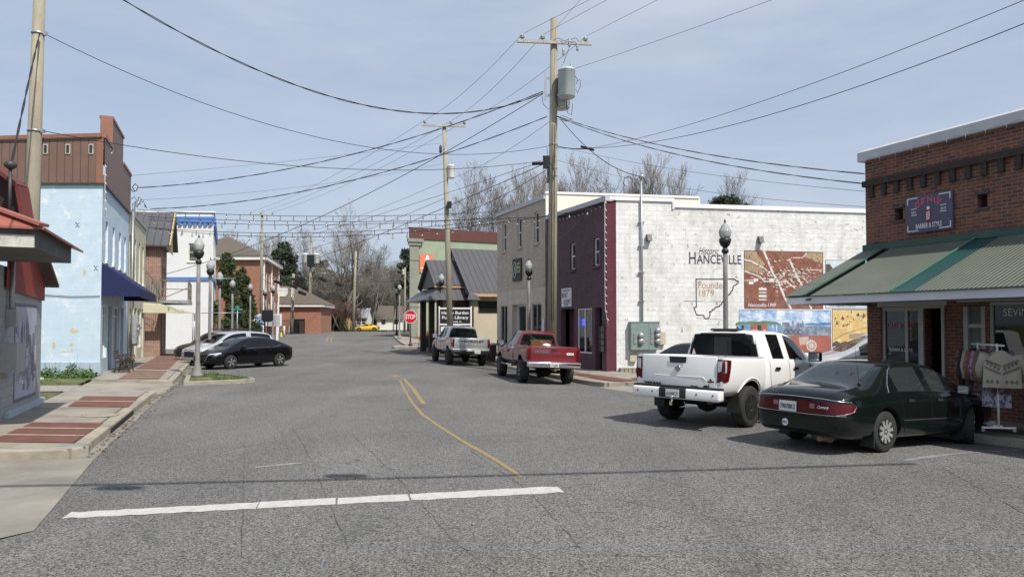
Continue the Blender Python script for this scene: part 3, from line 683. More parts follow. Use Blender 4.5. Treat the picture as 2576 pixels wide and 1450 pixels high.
M['tanstucco']=mat('cream_stucco_wall',(.52,.45,.34),.85,var=.1,vs=.8,bump=.2)
M['brownwood']=mat('dark_brown_wood',(.05,.035,.028),.7)
M['greypaint']=brick('grey_painted_block',(.36,.38,.38),(.33,.355,.36),(.28,.30,.31),.4,.2,.009,bump=.6,var=.15,patch=(.30,.30,.28),pp=(.55,.7),ps=1.2)
M['bluewhite']=mat('pale_blue_paint',(.42,.50,.58),.8,var=.1)
M['fascia']=mat('weathered_grey_fascia',(.11,.112,.112),.8,var=.25,vs=4,bump=.4,bs=20)
M['fasciapale']=mat('flaking_pale_paint',(.48,.48,.42),.8,var=.2,vs=6,bump=.4,bs=20,col2=(.25,.25,.23),p=(.55,.65),ps=5)
M['lavender']=mat('white_painted_fascia',(.55,.55,.60),.6,var=.08)
M['cream_awn']=ribbed('cream_metal_awning',(.62,.60,.44),pitch=5,rough=.5,bump=.2)
M['oldwood']=mat('weathered_wood',(.20,.18,.15),.9,var=.35,vs=8,streak=True,bump=.5)
M['signwhite']=mat('sign_white',(.75,.76,.78),.5,var=.03)
M['ink']=mat('dark_ink_paint',(.02,.025,.04),.7,var=.1)
M['inkbrown']=mat('orange_brown_lettering',(.42,.24,.14),.7,var=.1)
M['red']=mat('red_paint',(.45,.02,.02),.5)
M['mailbox']=mat('dark_metal_box',(.06,.06,.065),.5,metal=.3)
M['panelbox']=mat('green_grey_electrical_steel',(.22,.28,.26),.5,metal=.1,var=.12,vs=5)
def zt(x0,y0,s):
 "photo-zoom pixel -> 2575 px photo position"
 return lambda x,y:((x0+x/s)/1.5534,(y0+y/s)/1.5534)
z1=zt(0,350,2.23125);z2=zt(0,1000,2.23125);z3=zt(500,800,2.0714);z4=zt(900,900,2.9);zl=zt(1500,850,2.41667)
zp=zt(1850,750,1.93385);zw=zt(2350,750,1.93385);zm=zt(2600,850,2.636);zr=zt(3000,400,1.812);zs=zt(3300,1050,1.9329)
def hx(W,a,b):
 "opening on W from two opposite photo corners"
 p,q=W.px(*a),W.px(*b);return(min(p[0],q[0]),max(p[0],q[0]),min(p[1],q[1]),max(p[1],q[1]))
def wpoly(mb,W,pts,o,m=0):mb.face([W.pt(a,z,o)for a,z in pts],m)
def roof_plane(mb,p,m=0,th=.0):
 mb.face(p,m)
 if th:mb.face([Vector(q)-Vector((0,0,th))for q in reversed(p)],m)
 if th:
  for i in range(len(p)):
   a,b=Vector(p[i]),Vector(p[(i+1)%len(p)]);d=Vector((0,0,th));mb.face([a-d,b-d,b,a],m)
def winset(W,par,off,holes,mf,mg,sill=None,**k):
 for h in holes:window(W,par,off,h[0],h[1],h[2],h[3],mf,mg,sill=sill,**k)
def cap(W,par,off,a0,a1,z0,z1,o0,o1,m,name='roof_cap',label=None):
 mb=MB();W.box(mb,a0,a1,z0,z1,o0,o1);o=mb.build(name,m,par,off)
 if label:o['label']=label
 return o
def backdrop(W,par,off,h=3.3,o=-2.2):  # near-black box added behind the openings, room darkness put into its colour
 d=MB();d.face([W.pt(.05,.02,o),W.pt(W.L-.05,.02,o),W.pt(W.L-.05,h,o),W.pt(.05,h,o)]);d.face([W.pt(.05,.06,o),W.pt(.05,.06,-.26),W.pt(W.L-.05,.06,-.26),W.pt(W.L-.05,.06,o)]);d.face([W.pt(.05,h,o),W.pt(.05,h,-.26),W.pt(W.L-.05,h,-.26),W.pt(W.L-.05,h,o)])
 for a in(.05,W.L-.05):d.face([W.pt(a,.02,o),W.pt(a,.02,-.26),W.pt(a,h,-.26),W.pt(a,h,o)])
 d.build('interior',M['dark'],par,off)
# ---- light blue building
off=(-15.6,27,0);B=thing('shop_building','light blue painted block building with brown metal siding round its top','building',off)
WS=Wall((-30,27.0),(-15.6,27.0));WF=Wall((-15.6,27.0),(-18.52,34.3))
mb=MB();WS.panel(mb,-.1,7.4,depth=.1);up=[hx(WF,z1(a,b),z1(c,d))for a,b,c,d in((922,1150,945,1440),(983,1195,1003,1440),(1036,1240,1058,1440))]
up=[(.85,1.5,4.55,6.1),(2.7,3.32,4.55,6.1),(4.55,5.25,4.55,6.1),(6.3,6.95,4.55,6.1)]
lo=[(.45,1.5,.75,2.8),(1.9,2.9,.16,2.8),(3.3,5.1,.75,2.8),(5.5,6.4,.16,2.8)]
WF.panel(mb,-.1,7.4,up+lo,.2)
mb.face([(-30,27,7.3),(-15.6,27,7.3),(-18.52,34.3,7.3),(-30,34.3,7.3)])
wallb=mb.build('wall',M['blue'],B,off)
winset(WF,B,off,up,M['white'],M['winglass'],sill=M['white']);winset(WF,B,off,[lo[0],lo[2]],M['white'],M['shopglass'],rails=(.8,),mull=(.5,))
for h in(lo[1],lo[3]):
 d=MB();WF.box(d,h[0]+.05,h[1]-.05,h[2],h[3]-.03,-.16,-.11);dd=d.build('door',M['brownwood'],B,off)
 d=MB();WF.box(d,h[1]-.2,h[1]-.15,1.0,1.25,-.11,-.07);d.build('handle',M['grey'],dd,off)
mb=MB()
WS.panel(mb,7.38,8.9,a0=-.0,o=.06,top=lambda a:8.75+.40*a/WS.L)
WF.panel(mb,7.38,9.15,a0=-.06,a1=1.72,o=.06);WF.panel(mb,7.38,10.35,a0=1.72,a1=5.0,o=.06);WF.panel(mb,7.38,9.2,a0=5.0,a1=7.86,o=.06)
for a in(1.72,5.0):mb.face([WF.pt(a,8.6,.06),WF.pt(a,8.6,-.35),WF.pt(a,10.35,-.35),WF.pt(a,10.35,.06)])
mb.face([WF.pt(1.72,8.6,-.35),WF.pt(5,8.6,-.35),WF.pt(5,10.35,-.35),WF.pt(1.72,10.35,-.35)])
mb.face([WF.pt(7.86,7.38,.06),WF.pt(7.86,7.38,-6),WF.pt(7.86,9.2,-6),WF.pt(7.86,9.2,.06)])
sd_=mb.build('metal_siding',M['browncorr'],B,off)
mb=MB()
WF.box(mb,-.1,1.72,9.15,9.28,-.2,.1);WF.box(mb,1.66,5.06,10.35,10.45,-.4,.1);WF.box(mb,5.06,7.9,9.2,9.32,-.2,.1)
WF.box(mb,1.64,1.76,9.3,10.34,-.36,.09);a=WS.pt(0,8.86,0);b=WS.pt(WS.L,9.24,0);mb.bar(a,b,.3,.14)
WS.box(mb,WS.L-.22,WS.L+.04,7.4,9.12,.065,.08)
mb.build('trim',M['orangetrim'],B,off)
mb=MB();WS.box(mb,0,WS.L+.07,7.36,7.42,.02,.10);WF.box(mb,-.1,7.9,7.36,7.42,.02,.10);mb.build('drip_edge',M['mailbox'],B,off)
for x in(118,174,232):
 a,z=WS.px(x,376);mb=MB();WS.box(mb,a-.09,a+.09,z-.19,z+.19,.065,.09,0);WS.box(mb,a-.055,a+.055,z-.15,z+.15,.091,.10,1);mb.build('vent',[M['fasciapale'],M['brownwood']],B,off)
# peeled patches, anchor plate marks and the cable across the wall
PLM=mat('bare_plaster',(.62,.50,.33),.9,var=.2,vs=9)
for(x,y,w,h)in((185,832,22,14),(180,866,10,8),(136,868,8,22),(165,884,34,3),(213,685,10,16),(181,880,5,14)):
 a,z=WS.px(x,y);n=9;pts=[]
 for i in range(n):t=6.283*i/n;r=random.uniform(.75,1.15);pts.append((a+math.cos(t)*w/2*r*.0151,z+math.sin(t)*h/2*r*.0151))
 mb=MB();wpoly(mb,WS,pts,.004);mb.build('peeled_paint',PLM,B,off)
mb=MB();c1,c2,c3=WS.px(107,741),WS.px(180,742),WS.px(252,744);mb.tube([WS.pt(c1[0],c1[1],.03),WS.pt(c2[0],c2[1]-.05,.03),WS.pt(c3[0],c3[1],.03)],.012,5);mb.build('wall_cable',M['cable'],B,off)
for cx,cy in((195,565),(241,673)):
 a,z=WS.px(cx,cy);mb=MB()
 for s_ in(-1,1):mb.tube([WS.pt(a-.07,z+s_*.10,.015),WS.pt(a,z+s_*.02,.015),WS.pt(a+.08,z+s_*.08,.015)],.008,4)
 mb.build('anchor_iron',M['mailbox'],B,off)
mb=MB();WS.box(mb,WS.L-8,WS.L+.03,.1,.62,.0,.04);mb.build('plinth',M['bluewhite'],B,off)
# navy awning
aw=MB();T0,T1=4.38,3.42;L_=6.2;O_=1.34
q=lambda a,z,o:WF.pt(a,z,o)
aw.face([q(0,T1,O_),q(L_,T1,O_),q(L_,T0,.02),q(0,T0,.02)]);aw.face([q(0,T1-.3,.02),q(0,T1-.3,O_),q(0,T1,O_),q(0,T0,.02)]);aw.face([q(L_,T1-.3,O_),q(L_,T1-.3,.02),q(L_,T0,.02),q(L_,T1,O_)])
awn=aw.build('awning',M['awnblue'],B,off)
v=MB()
for i in range(20):
 a0,a1=L_*i/20,L_*(i+1)/20;v.face([q(a0,T1-.3,O_+.005),q(a0+.02,T1-.34,O_+.005),q(a1-.02,T1-.34,O_+.005),q(a1,T1-.3,O_+.005),q(a1,T1,O_+.005),q(a0,T1,O_+.005)])
v.build('valance',M['awnblue'],awn,off)
# ---- cream shop
off=(-18.55,34.4,0);B=thing('shop_building','narrow cream painted shop between light blue and brick buildings','building',off);W=Wall((-18.55,34.4),(-21.4,41.5))
up=[(.1,.7,4.3,6.42),(2.25,2.95,4.3,6.42),(4.1,4.8,4.3,6.42),(6.0,6.7,4.3,6.42)];lo=[(.5,2.2,.8,2.9),(2.6,3.6,.16,2.9),(4.0,5.6,.8,2.9),(6.0,6.9,.16,2.9)]
mb=MB();W.panel(mb,-.1,7.5,up+lo,.2);mb.face([W.pt(0,7.4),W.pt(W.L,7.4),W.pt(W.L,7.4,-8),W.pt(0,7.4,-8)]);mb.build('wall',M['creampaint'],B,off)
winset(W,B,off,up,M['white'],M['winglass'],sill=M['white']);winset(W,B,off,[lo[0],lo[2]],M['white'],M['shopglass'],rails=(.75,))
for h in(lo[1],lo[3]):d=MB();W.box(d,h[0]+.04,h[1]-.04,h[2],h[3]-.02,-.16,-.11);d.build('door',M['brownwood'],B,off)
cap(W,B,off,-.02,W.L,7.5,7.62,-.3,.07,M['grey'])
mb=MB();mb.tube([W.pt(.25,.1,.12),W.pt(.25,7.9,.12)],.04,8);mb.build('conduit',M['galv'],B,off);mb=MB();mb.tube([W.pt(1.1,2.9,.1),W.pt(1.1,7.9,.1),W.pt(1.05,8.2,.15),W.pt(1.0,8.05,.35)],.035,8);mb.build('conduit',M['galv'],B,off)
for i,(a,z,w,h)in enumerate(((.35,1.1,.5,1.0),(.95,1.0,.5,1.5),(1.6,1.5,.4,.6))):
 mb=MB();W.box(mb,a,a+w,z,z+h,.05,.32);W.box(mb,a+.03,a+w-.03,z+.03,z+h-.03,.322,.335);mb.tube([W.pt(a+w/2,z+h*.7,.33),W.pt(a+w/2,z+h*.7,.42)],.09,10);mb.build('meter_box',M['grey'],B,off)
# ---- brick building with balcony
off=(-20.85,42.0,0);B=thing('shop_building','red brick building with grey metal roof and a projecting balcony','building',off)
W=Wall((-20.75,42.0),(-22.5,46.3));Wn=Wall((-22.8,41.2),(-20.75,42.0))
lo=[(.4,1.4,.16,2.6),(1.8,3.6,.7,2.6)]
mb=MB();W.panel(mb,-.1,6.8,[(.8,1.7,3.5,5.6),(2.6,3.5,3.9,5.6)]+lo,.2);Wn.panel(mb,-.1,6.8);mb.face([(-22.5,46.3,-.1),(-26,44.9,-.1),(-26,44.9,6.8),(-22.5,46.3,6.8)]);mb.build('wall',M['sidebrick'],B,off)
winset(W,B,off,[(.8,1.7,3.5,5.6),(2.6,3.5,3.9,5.6)],M['white'],M['winglass']);winset(W,B,off,lo,M['white'],M['shopglass'],rails=())
mb=MB();pe=[Wn.pt(0-.6,6.7,.45),Wn.pt(Wn.L+.55,6.7,.45),Wn.pt(Wn.L+.55,9.1,-3.2),Wn.pt(-.6,9.1,-3.2)];roof_plane(mb,pe,0,.1)
pe2=[Wn.pt(Wn.L+.55,9.1,-3.2),Wn.pt(Wn.L+.55,6.9,-5.4),Wn.pt(-.6,6.9,-5.4),Wn.pt(-.6,9.1,-3.2)];roof_plane(mb,pe2,0,.1);mb.build('roof',M['greymetal'],B,off)
mb=MB();mb.face([Wn.pt(Wn.L+.3,6.5,.3),Wn.pt(Wn.L+.3,6.5,-4.6),Wn.pt(Wn.L+.3,8.95,-3.2),Wn.pt(Wn.L+.3,6.7,.35)][::1]);mb.bar(Wn.pt(Wn.L+.5,6.58,.42),Wn.pt(Wn.L+.5,8.98,-3.2),.08,.3);mb.build('gable_trim',mat('ochre_gable_board',(.42,.33,.15),.8),B,off)
# balcony
bal=MB()
W.box(bal,-.3,4.4,3.30,3.48,.02,1.55);bo=bal.build('balcony',M['galv'],B,off)
r=MB()
for a in(-.27,.9,2.1,3.2,4.3):W.box(r,a-.03,a+.03,3.483,4.65,1.46,1.52)
for z in(3.75,4.1,4.6):W.box(r,-.27,4.33,z,z+.05,1.47,1.51)
for z in(4.1,4.62):Wn.box(r,Wn.L,Wn.L+1.45,z,z+.05,.2,.25)
r.bar(W.pt(-.28,3.55,.1),W.pt(-.28,4.2,1.45),.06,.05);r.build('railing',M['oldwood'],bo,off)
r=MB()
for i in range(16):Wn.box(r,.2+i*.13,.31+i*.13,3.3+random.uniform(-.05,.02),4.6+random.uniform(-.05,.12),.28,.31)
r.build('picket_screen',M['oldwood'],bo,off)
aw=MB();q=lambda a,z,o:W.pt(a,z,o)
aw.face([q(-1.2,2.72,1.9),q(4.4,2.72,1.9),q(4.4,3.25,.02),q(-1.2,3.25,.02)]);aw.face([q(-1.2,2.70,-.9),q(-1.2,2.68,1.9),q(-1.2,2.72,1.9),q(-1.2,3.25,.02),q(-1.2,3.28,-.9)])
for i in range(8):z=2.73+i*.065;e=1.9*(3.25-z)/.53;aw.bar(q(-1.2,z,-.9),q(-1.2,z,e-.05),.02,.03)
aw.build('metal_awning',M['cream_awn'],B,off)
for a in(-1.15,1.6,4.3):aw=MB();aw.tube([q(a,.14,1.8),q(a,2.70,1.8)],.035,8);aw.build('awning_post',M['galv'],B,off)
# ---- white building with blue cornice
off=(-23.56,56,0);B=thing('shop_building','tall white painted building with scalloped blue cornice','building',off)
W=Wall((-33,55.6),(-23.56,56.0));WR=Wall((-23.56,56),(-29.1,69.8));zt_=10.85
h=hx(W,z3(490,310),z3(553,455));mb=MB();W.panel(mb,-.1,zt_,[h],.2);up=[(1+2.2*i,1.9+2.2*i,6.6,8.6)for i in range(6)];WR.panel(mb,-.1,zt_,up,.2)
mb.face([(-33,55.6,zt_),(-23.56,56,zt_),(-29.1,69.8,zt_),(-38,69,zt_)]);mb.build('wall',M['whitewall'],B,off)
window(W,B,off,*h,M['creampaint'],M['winglass'],sill=M['white']);winset(WR,B,off,up,M['white'],M['winglass'])
mb=MB();ya=W.px(480,545)[1];yb=W.px(480,563)[1]
W.box(mb,0,W.L+.05,yb+.12,ya,.003,.16);WR.box(mb,.05,WR.L,yb+.12,ya,.003,.16)
n=24
for i in range(n):
 a=W.L*(i+.5)/n;W.box(mb,a-.11,a+.11,yb-.15,yb+.12,.003,.14)
for i in range(30):a=WR.L*(i+.5)/30;WR.box(mb,a-.12,a+.12,yb-.15,yb+.12,.003,.14)
zc=W.px(480,701)[1];W.box(mb,0,W.L+.05,zc-.12,zc+.14,.003,.09);WR.box(mb,.05,WR.L,zc-.12,zc+.14,.003,.09)
mb.build('cornice',M['bluetrim'],B,off);cap(W,B,off,-.1,W.L+.05,zt_,zt_+.1,-.3,.1,M['cap']);cap(WR,B,off,.05,WR.L,zt_,zt_+.1,-.3,.1,M['cap'])
# ---- brick church hall and its low wing
off=(-29.4,84,.7);B=thing('church_hall','two storey orange brick hall with brown hip roof and white trim','building',off)
W=Wall((-40,84),(-29.4,84),0);WR=Wall((-29.4,84),(-32.1,98));e=9.75
up=[(2+i*2.6,2.8+i*2.6,3+j*3.2,5.1+j*3.2)for i in range(5)for j in range(2)]
mb=MB();W.panel(mb,.4,e);WR.panel(mb,.4,e,up,.15);mb.build('wall',M['churchbrick'],B,off);winset(WR,B,off,up,M['white'],M['winglass'],depth=.1)
mb=MB();W.box(mb,-.3,W.L+.35,e-.1,e+.4,-.1,.45);WR.box(mb,-.1,WR.L+.4,e-.1,e+.4,-.1,.45);mb.build('white_eaves',M['white'],B,off)
mb=MB();A0,A1,A2=W.pt(-1,e+.4,.6),W.pt(W.L+.6,e+.4,.6),WR.pt(WR.L+.5,e+.4,.6);ap=Vector((-36,90,13.2));ap2=Vector((-37,94,13.2));back=Vector((-42,99,e+.4))
mb.face([A0,A1,ap]);mb.face([A1,A2,ap2,ap]);mb.face([A0,ap,ap2,back]);mb.face([A2,back,ap2]);mb.build('roof',M['shingle'],B,off)
for a in(.15,6.5,13.3):mb=MB();WR.box(mb,a-.09,a+.09,.6,e-.1,.003,.16);mb.build('downpipe',M['white'],B,off)
mb=MB();c=WR.pt(5,3.4,.05)
for i in range(7):
 t0,t1=math.pi/2*i/7,math.pi/2*(i+1)/7;f=lambda a,t:WR.pt(a,2.3+1.2*math.sin(t),.05+1.4*math.cos(t));mb.face([f(3.4,t0),f(6.4,t0),f(6.4,t1),f(3.4,t1)])
mb.face([WR.pt(3.4,2.3,.05)]+[WR.pt(3.4,2.3+1.2*math.sin(math.pi/2*i/7),.05+1.4*math.cos(math.pi/2*i/7))for i in range(8)]);mb.build('canopy',mat('blue_canopy_cloth',(.10,.22,.42),.7),B,off)
off=(-26.6,98.5,.8);B=thing('church_wing','low orange brick wing with broad brown roof beside the hall','building',off)
W=Wall((-33.5,97.6),(-26.4,98.4));WR=Wall((-26.4,98.4),(-26.9,106));e=W.px(730,771)[1]
mb=MB();W.panel(mb,.5,e);WR.panel(mb,.5,e);mb.build('wall',M['churchbrick'],B,off)
mb=MB();W.box(mb,-1,W.L+.5,e,e+.35,-.1,.5);WR.box(mb,-.1,WR.L,e,e+.35,-.1,.5);mb.build('white_eaves',M['white'],B,off)
mb=MB();a0,a1=W.pt(-1.2,e+.36,.6),W.pt(W.L+.6,e+.36,.6);r0=Vector((-33.6,101.5,e+3.1));r1=Vector((-30.8,102,e+3.0));r2=WR.pt(8,e+.36,.6)
mb.face([a0,a1,r1,r0]);mb.face([a1,r2,r1]);mb.build('roof',M['shingle'],B,off)
mb=MB();p=P(712,733,99.5);mb.box(p.x-.45,p.x+.45,98.9,100.2,p.z-.7,p.z+.5);mb.build('rooftop_unit',M['white'],B,off)
mb=MB();p=P(786,775,99);mb.box(p.x-.7,p.x+.7,99.0,100.0,1.0,p.z+1.2);mb.build('chimney',M['churchbrick'],B,off)
# ---- far houses
def far_house(px0,px1,ytop,yeave,ybase,Y,m,label,roof,ridge=None):
 a,b=P(px0,yeave,Y),P(px1,yeave,Y);zb=gbase(Y)-.1;zt2=P(px0,ytop,Y+3).z;off=(a.x,Y,zb)
 B=thing('house',label,'house',off);mb=MB();W=Wall((a.x,Y),(b.x,Y));nwin=max(2,int(W.L/3.5))
 hs=[(W.L*(i+.5)/nwin-.45,W.L*(i+.5)/nwin+.45,zb+1.1,zb+2.2)for i in range(nwin)]
 W.panel(mb,zb,a.z,hs,.12);mb.face([(b.x,Y,zb),(b.x,Y+6,zb),(b.x,Y+6,a.z),(b.x,Y,a.z)]);mb.face([(a.x,Y+6,zb),(a.x,Y,zb),(a.x,Y,a.z),(a.x,Y+6,a.z)])
 mb.face([(a.x,Y+6,a.z),(a.x,Y,a.z),(a.x,Y+3,zt2)]);mb.face([(b.x,Y,a.z),(b.x,Y+6,a.z),(b.x,Y+3,zt2)]);mb.build('wall',m,B,off)
 winset(W,B,off,hs,M['white'],M['winglass'],depth=.08)
 mb=MB();e=.35;d=.12
 roof_plane(mb,[(a.x-e,Y-e,a.z-d),(b.x+e,Y-e,a.z-d),(b.x+e,Y+3,zt2+.05),(a.x-e,Y+3,zt2+.05)],0,.08)
 roof_plane(mb,[(b.x+e,Y+6+e,a.z-d),(a.x-e,Y+6+e,a.z-d),(a.x-e,Y+3,zt2+.05),(b.x+e,Y+3,zt2+.05)],0,.08);mb.build('roof',roof,B,off)
far_house(948,1012,769,801,829,138,M['white'],'low white house with long brown roof beyond the cross road',M['shingle'])
far_house(896,921,775,797,829,142,M['whitewall'],'small white house with grey roof behind the yellow car',mat('grey_shingles',(.25,.26,.28),.9))
far_house(1012,1028,773,800,829,150,M['white'],'pale house half hidden behind the street corner',M['shingle'])
# ---- green building beyond the library
c0=P(1031,700,76);c1=P(1250,700,80.4);off=(c0.x,76,.6)
B=thing('shop_building','pale green two storey building with dark brown metal parapet','building',off);W=Wall((c0.x,76),(c1.x+3,81.8));zt_=P(1031,571,76).z;zb_=P(1031,600,76).z
mb=MB();W.panel(mb,.3,zb_);mb.face([(c0.x+1.5,90,.3),(c0.x,76,.3),(c0.x,76,zb_),(c0.x+1.5,90,zb_)]);mb.build('wall',M['greenstucco'],B,off)
mb=MB();W.panel(mb,zb_,zt_,o=.12,a0=-.1);mb.face([(c0.x+1.5,90,zb_),(c0.x-.1,75.88,zb_),(c0.x-.1,75.88,zt_),(c0.x+1.5,90,zt_)]);mb.face([W.pt(-.1,zb_,.12),W.pt(W.L,zb_,.12),W.pt(W.L,zb_,-.1),W.pt(-.1,zb_,-.1)][::-1]);mb.face([W.pt(-.1,zt_,.12),W.pt(W.L,zt_,.12),W.pt(W.L,zt_,-1),W.pt(-.1,zt_,-1)]);mb.build('metal_parapet',M['brownmetal'],B,off)
mb=MB();W.box(mb,-.08,.92,.3,zb_-.7,.003,.18);W.box(mb,-.25,1.15,zb_-.7,zb_-.35,.003,.3);W.box(mb,-.35,1.4,zb_-.35,zb_-.003,.003,.42)
for z in(3.9,4.5,8.9):W.box(mb,-.12,1.0,z,z+.12,.003,.24)
mb.build('pilaster',M['pilaster'],B,off)
mb=MB();W.box(mb,.95,1.5,.3,6.2,.003,.06);mb.build('corner_boards',M['tansmooth'],B,off)
h=hx(W,zl(335,345),zl(460,522));mb=MB();W.box(mb,h[0],h[1],h[2],h[3],.06,.12);sg=mb.build('wall_sign',mat('orange_sign_face',(.72,.19,.10),.6,var=.04),B,off)
cx=(h[0]+h[1])/2;mb=MB()
for r_,zz in((.28,h[3]-.62),(.17,h[3]-.25)):
 mb.face([W.pt(cx+.1+math.cos(t*.5236)*r_,zz+math.sin(t*.5236)*r_,.13)for t in range(12)])
for i,w in enumerate((1.3,1.1,.9,1.2,.8)):W.box(mb,cx-w/2,cx+w/2,h[3]-1.55-i*.45,h[3]-1.42-i*.45,.122,.13)
mb.build('emblem',M['signwhite'],sg,off);
# ---- library
off=(-2.6,46,0);B=thing('library','low library with steep dark metal gables and skirt roof','building',off)
U=Vector((-.385,.923,0));V=Vector((.923,.385,0));E0=Vector((-2.6,46,0));S0=Vector((-5.08,46.5,0))
def lp(o,u,v,z):return o+U*u+V*v+Vector((0,0,z))
mb=MB()
ft=lambda z:z
WN=Wall(lp(E0,.45,.3,0)[:2],lp(E0,.45,12,0)[:2]);WS2=Wall(lp(E0,7.4,.3,0)[:2],lp(E0,.45,.3,0)[:2])
hs=[(.3,2.2,2.75,3.6),(2.4,4.3,2.75,3.6),(4.5,6.4,2.75,3.6)]
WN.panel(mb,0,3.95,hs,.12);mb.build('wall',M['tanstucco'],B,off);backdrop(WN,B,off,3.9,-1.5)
winset(WN,B,off,hs,M['brownwood'],M['winglass'],rails=(),depth=.1,fw=.09)
mb=MB();hs2=[(.4,1.6,.2,3.2),(2.2,3.6,.6,3.2),(4.2,5.4,.2,3.2),(5.7,6.8,.6,3.2)];WS2.panel(mb,0,4.05,hs2,.15)
mb.face([WS2.pt(0,4.05),WS2.pt(WS2.L,4.05),WS2.pt(WS2.L/2,7.1)]);mb.build('street_wall',M['tanstucco'],B,off);winset(WS2,B,off,hs2,M['brownwood'],M['shopglass'],rails=(.75,))
mb=MB();roof_plane(mb,[lp(E0,0,-.2,4.08),lp(E0,0,13,4.08),lp(E0,3.9,13,7.34),lp(E0,3.9,-.2,7.34)],0,.12);roof_plane(mb,[lp(E0,7.8,13,4.08),lp(E0,7.8,-.2,4.08),lp(E0,3.9,-.2,7.34),lp(E0,3.9,13,7.34)],0,.12);mb.build('roof',M['greymetal'],B,off)
mb=MB();mb.bar(lp(E0,-.03,-.2,3.95),lp(E0,-.03,13,3.95),.04,.2);mb.build('copper_gutter',mat('copper_eave',(.50,.30,.20),.5),B,off)
mb=MB();mb.face([lp(E0,.05,-.18,4.0),lp(E0,.05,.3,4.0),lp(E0,7.75,.3,4.0),lp(E0,7.75,-.18,4.0)]);mb.face([lp(E0,7.6,-.0,4.0),lp(E0,.2,-.0,4.0),lp(E0,3.9,-.0,7.2)]);mb.build('gable_wall',M['siding'],B,off)
# front gable
eh=4.65;ph=6.45;mb=MB();hw_=2.08;dep=6
roof_plane(mb,[lp(S0,0,0,eh),lp(S0,0,dep,eh),lp(S0,hw_,dep,ph),lp(S0,hw_,0,ph)],0,.12);roof_plane(mb,[lp(S0,2*hw_,dep,eh),lp(S0,2*hw_,0,eh),lp(S0,hw_,0,ph),lp(S0,hw_,dep,ph)],0,.12);mb.build('porch_roof',M['greymetal'],B,off)
mb=MB();mb.face([lp(S0,2*hw_-.15,.3,eh-.1),lp(S0,.15,.3,eh-.1),lp(S0,hw_,.3,ph-.1)]);mb.face([lp(S0,.15,.3,eh-.35),lp(S0,.15,3,eh-.35),lp(S0,.15,3,eh-.05),lp(S0,.15,.3,eh-.05)]);mb.build('porch_gable',M['siding'],B,off)
mb=MB();mb.bar(lp(S0,-.02,0,eh-.14),lp(S0,-.02,2.6,eh-.14),.04,.12);mb.build('copper_gutter',M['inkbrown'],B,off)
mb=MB();k0,k1=lp(S0,.1,.35,eh-.2),lp(S0,2*hw_+.1,.35,eh-.2);b0,b1=lp(S0,-.8,-.75,3.62),lp(S0,2*hw_+.9,-.75,3.62);c0_,c1_=lp(S0,.1,2.7,eh-.2),lp(S0,-.8,2.4,3.62)
mb.face([b1,b0,k0,k1]);mb.face([b0,c1_,c0_,k0]);d0_,d1_=lp(E0,.3,.0,4.4),lp(E0,-.6,-.5,3.62);mb.face([c1_,d1_,d0_,c0_]);e0_,e1_=lp(E0,.0,.3,4.0),lp(E0,-.6,.4,3.62);mb.face([d1_,e1_,e0_,d0_])
mb.face([lp(S0,2*hw_+.1,.35,eh-.2),lp(E0,8,.2,eh-.2),lp(E0,9,-.6,3.62),b1]);
mb.face([b0,b1,lp(S0,2*hw_+.9,3,3.6),c1_]);mb.build('skirt_roof',M['greymetal'],B,off)
for u,v in((.1,.4),(2.0,.4),(4.1,.4),(.1,2.2)):mb=MB();c=lp(S0,u,v,1.9);mb.obox(c,(U,V,Vector((0,0,1))),(.17,.17,1.78));mb.build('column',M['brownwood'],B,off)
mb=MB();mb.obox(lp(S0,2.6,1.6,1.9),(U,V,Vector((0,0,1))),(1.7,.06,1.7),0);mb.build('porch_panel',M['tanstucco'],B,off)
# ---- tan shop
off=(1.65,34.76,0);B=thing('shop_building','tan painted brick two storey shop with coffee sign','building',off)
W=Wall((-.85,40.7),(1.63,34.80));zt_=8.2
up=[hx(W,zp(a,b),zp(c,d))for a,b,c,d in((222,240,242,445),(335,195,357,412),(464,152,490,380))]
up=[(.82,1.34,6.13,7.7),(2.95,3.5,6.13,7.7),(5.12,5.66,6.13,7.7)]
hA=[hx(W,zp(205,855),zp(255,1100)),hx(W,zp(290,845),zp(395,1150)),hx(W,zp(440,835),zp(512,1050))]
lo=[(max(.15,hA[0][0]),hA[0][1],.6,3.1),(hA[1][0],hA[1][1],.12,3.1),(hA[2][0],min(W.L-.2,hA[2][1]),.6,3.1)]
mb=MB();W.panel(mb,3.9,zt_,up,.16);W.panel(mb,-.15,3.9,lo,.5,m=1);Wc=Wall((1.65,34.76),(9.6,36.15));Wc.panel(mb,6.5,8.45,m=2)
mb.face([W.pt(0,zt_-.1),W.pt(W.L,zt_-.1),W.pt(W.L,zt_-.1,-8),W.pt(0,zt_-.1,-8)]);mb.face([W.pt(0,-.1,-8),W.pt(0,-.1),W.pt(0,zt_),W.pt(0,zt_,-8)])
mb.build('wall',[M['tan'],M['tansmooth'],M['creamwall']],B,off)
winset(W,B,off,up,M['white'],M['winglass'],sill=M['tan']);winset(W,B,off,[lo[0],lo[2]],M['galv'],M['shopglass'],rails=(),mull=(.5,),depth=.1)
d=MB();h=lo[1];W.box(d,h[0],h[0]+.12,h[2],h[3],-.48,-.3);W.box(d,h[1]-.1,h[1],h[2],h[3],-.48,-.3);W.box(d,h[0]+.12,h[1]-.1,h[3]-.1,h[3],-.48,-.3);df=d.build('door',M['white'],B,off)
d=MB();d.face([W.pt(h[0]+.1,h[2],-.4),W.pt(h[1]-.1,h[2],-.4),W.pt(h[1]-.1,h[3]-.1,-.4),W.pt(h[0]+.1,h[3]-.1,-.4)]);d.build('pane',M['shopglass'],df,off)
backdrop(W,B,off,3.3)
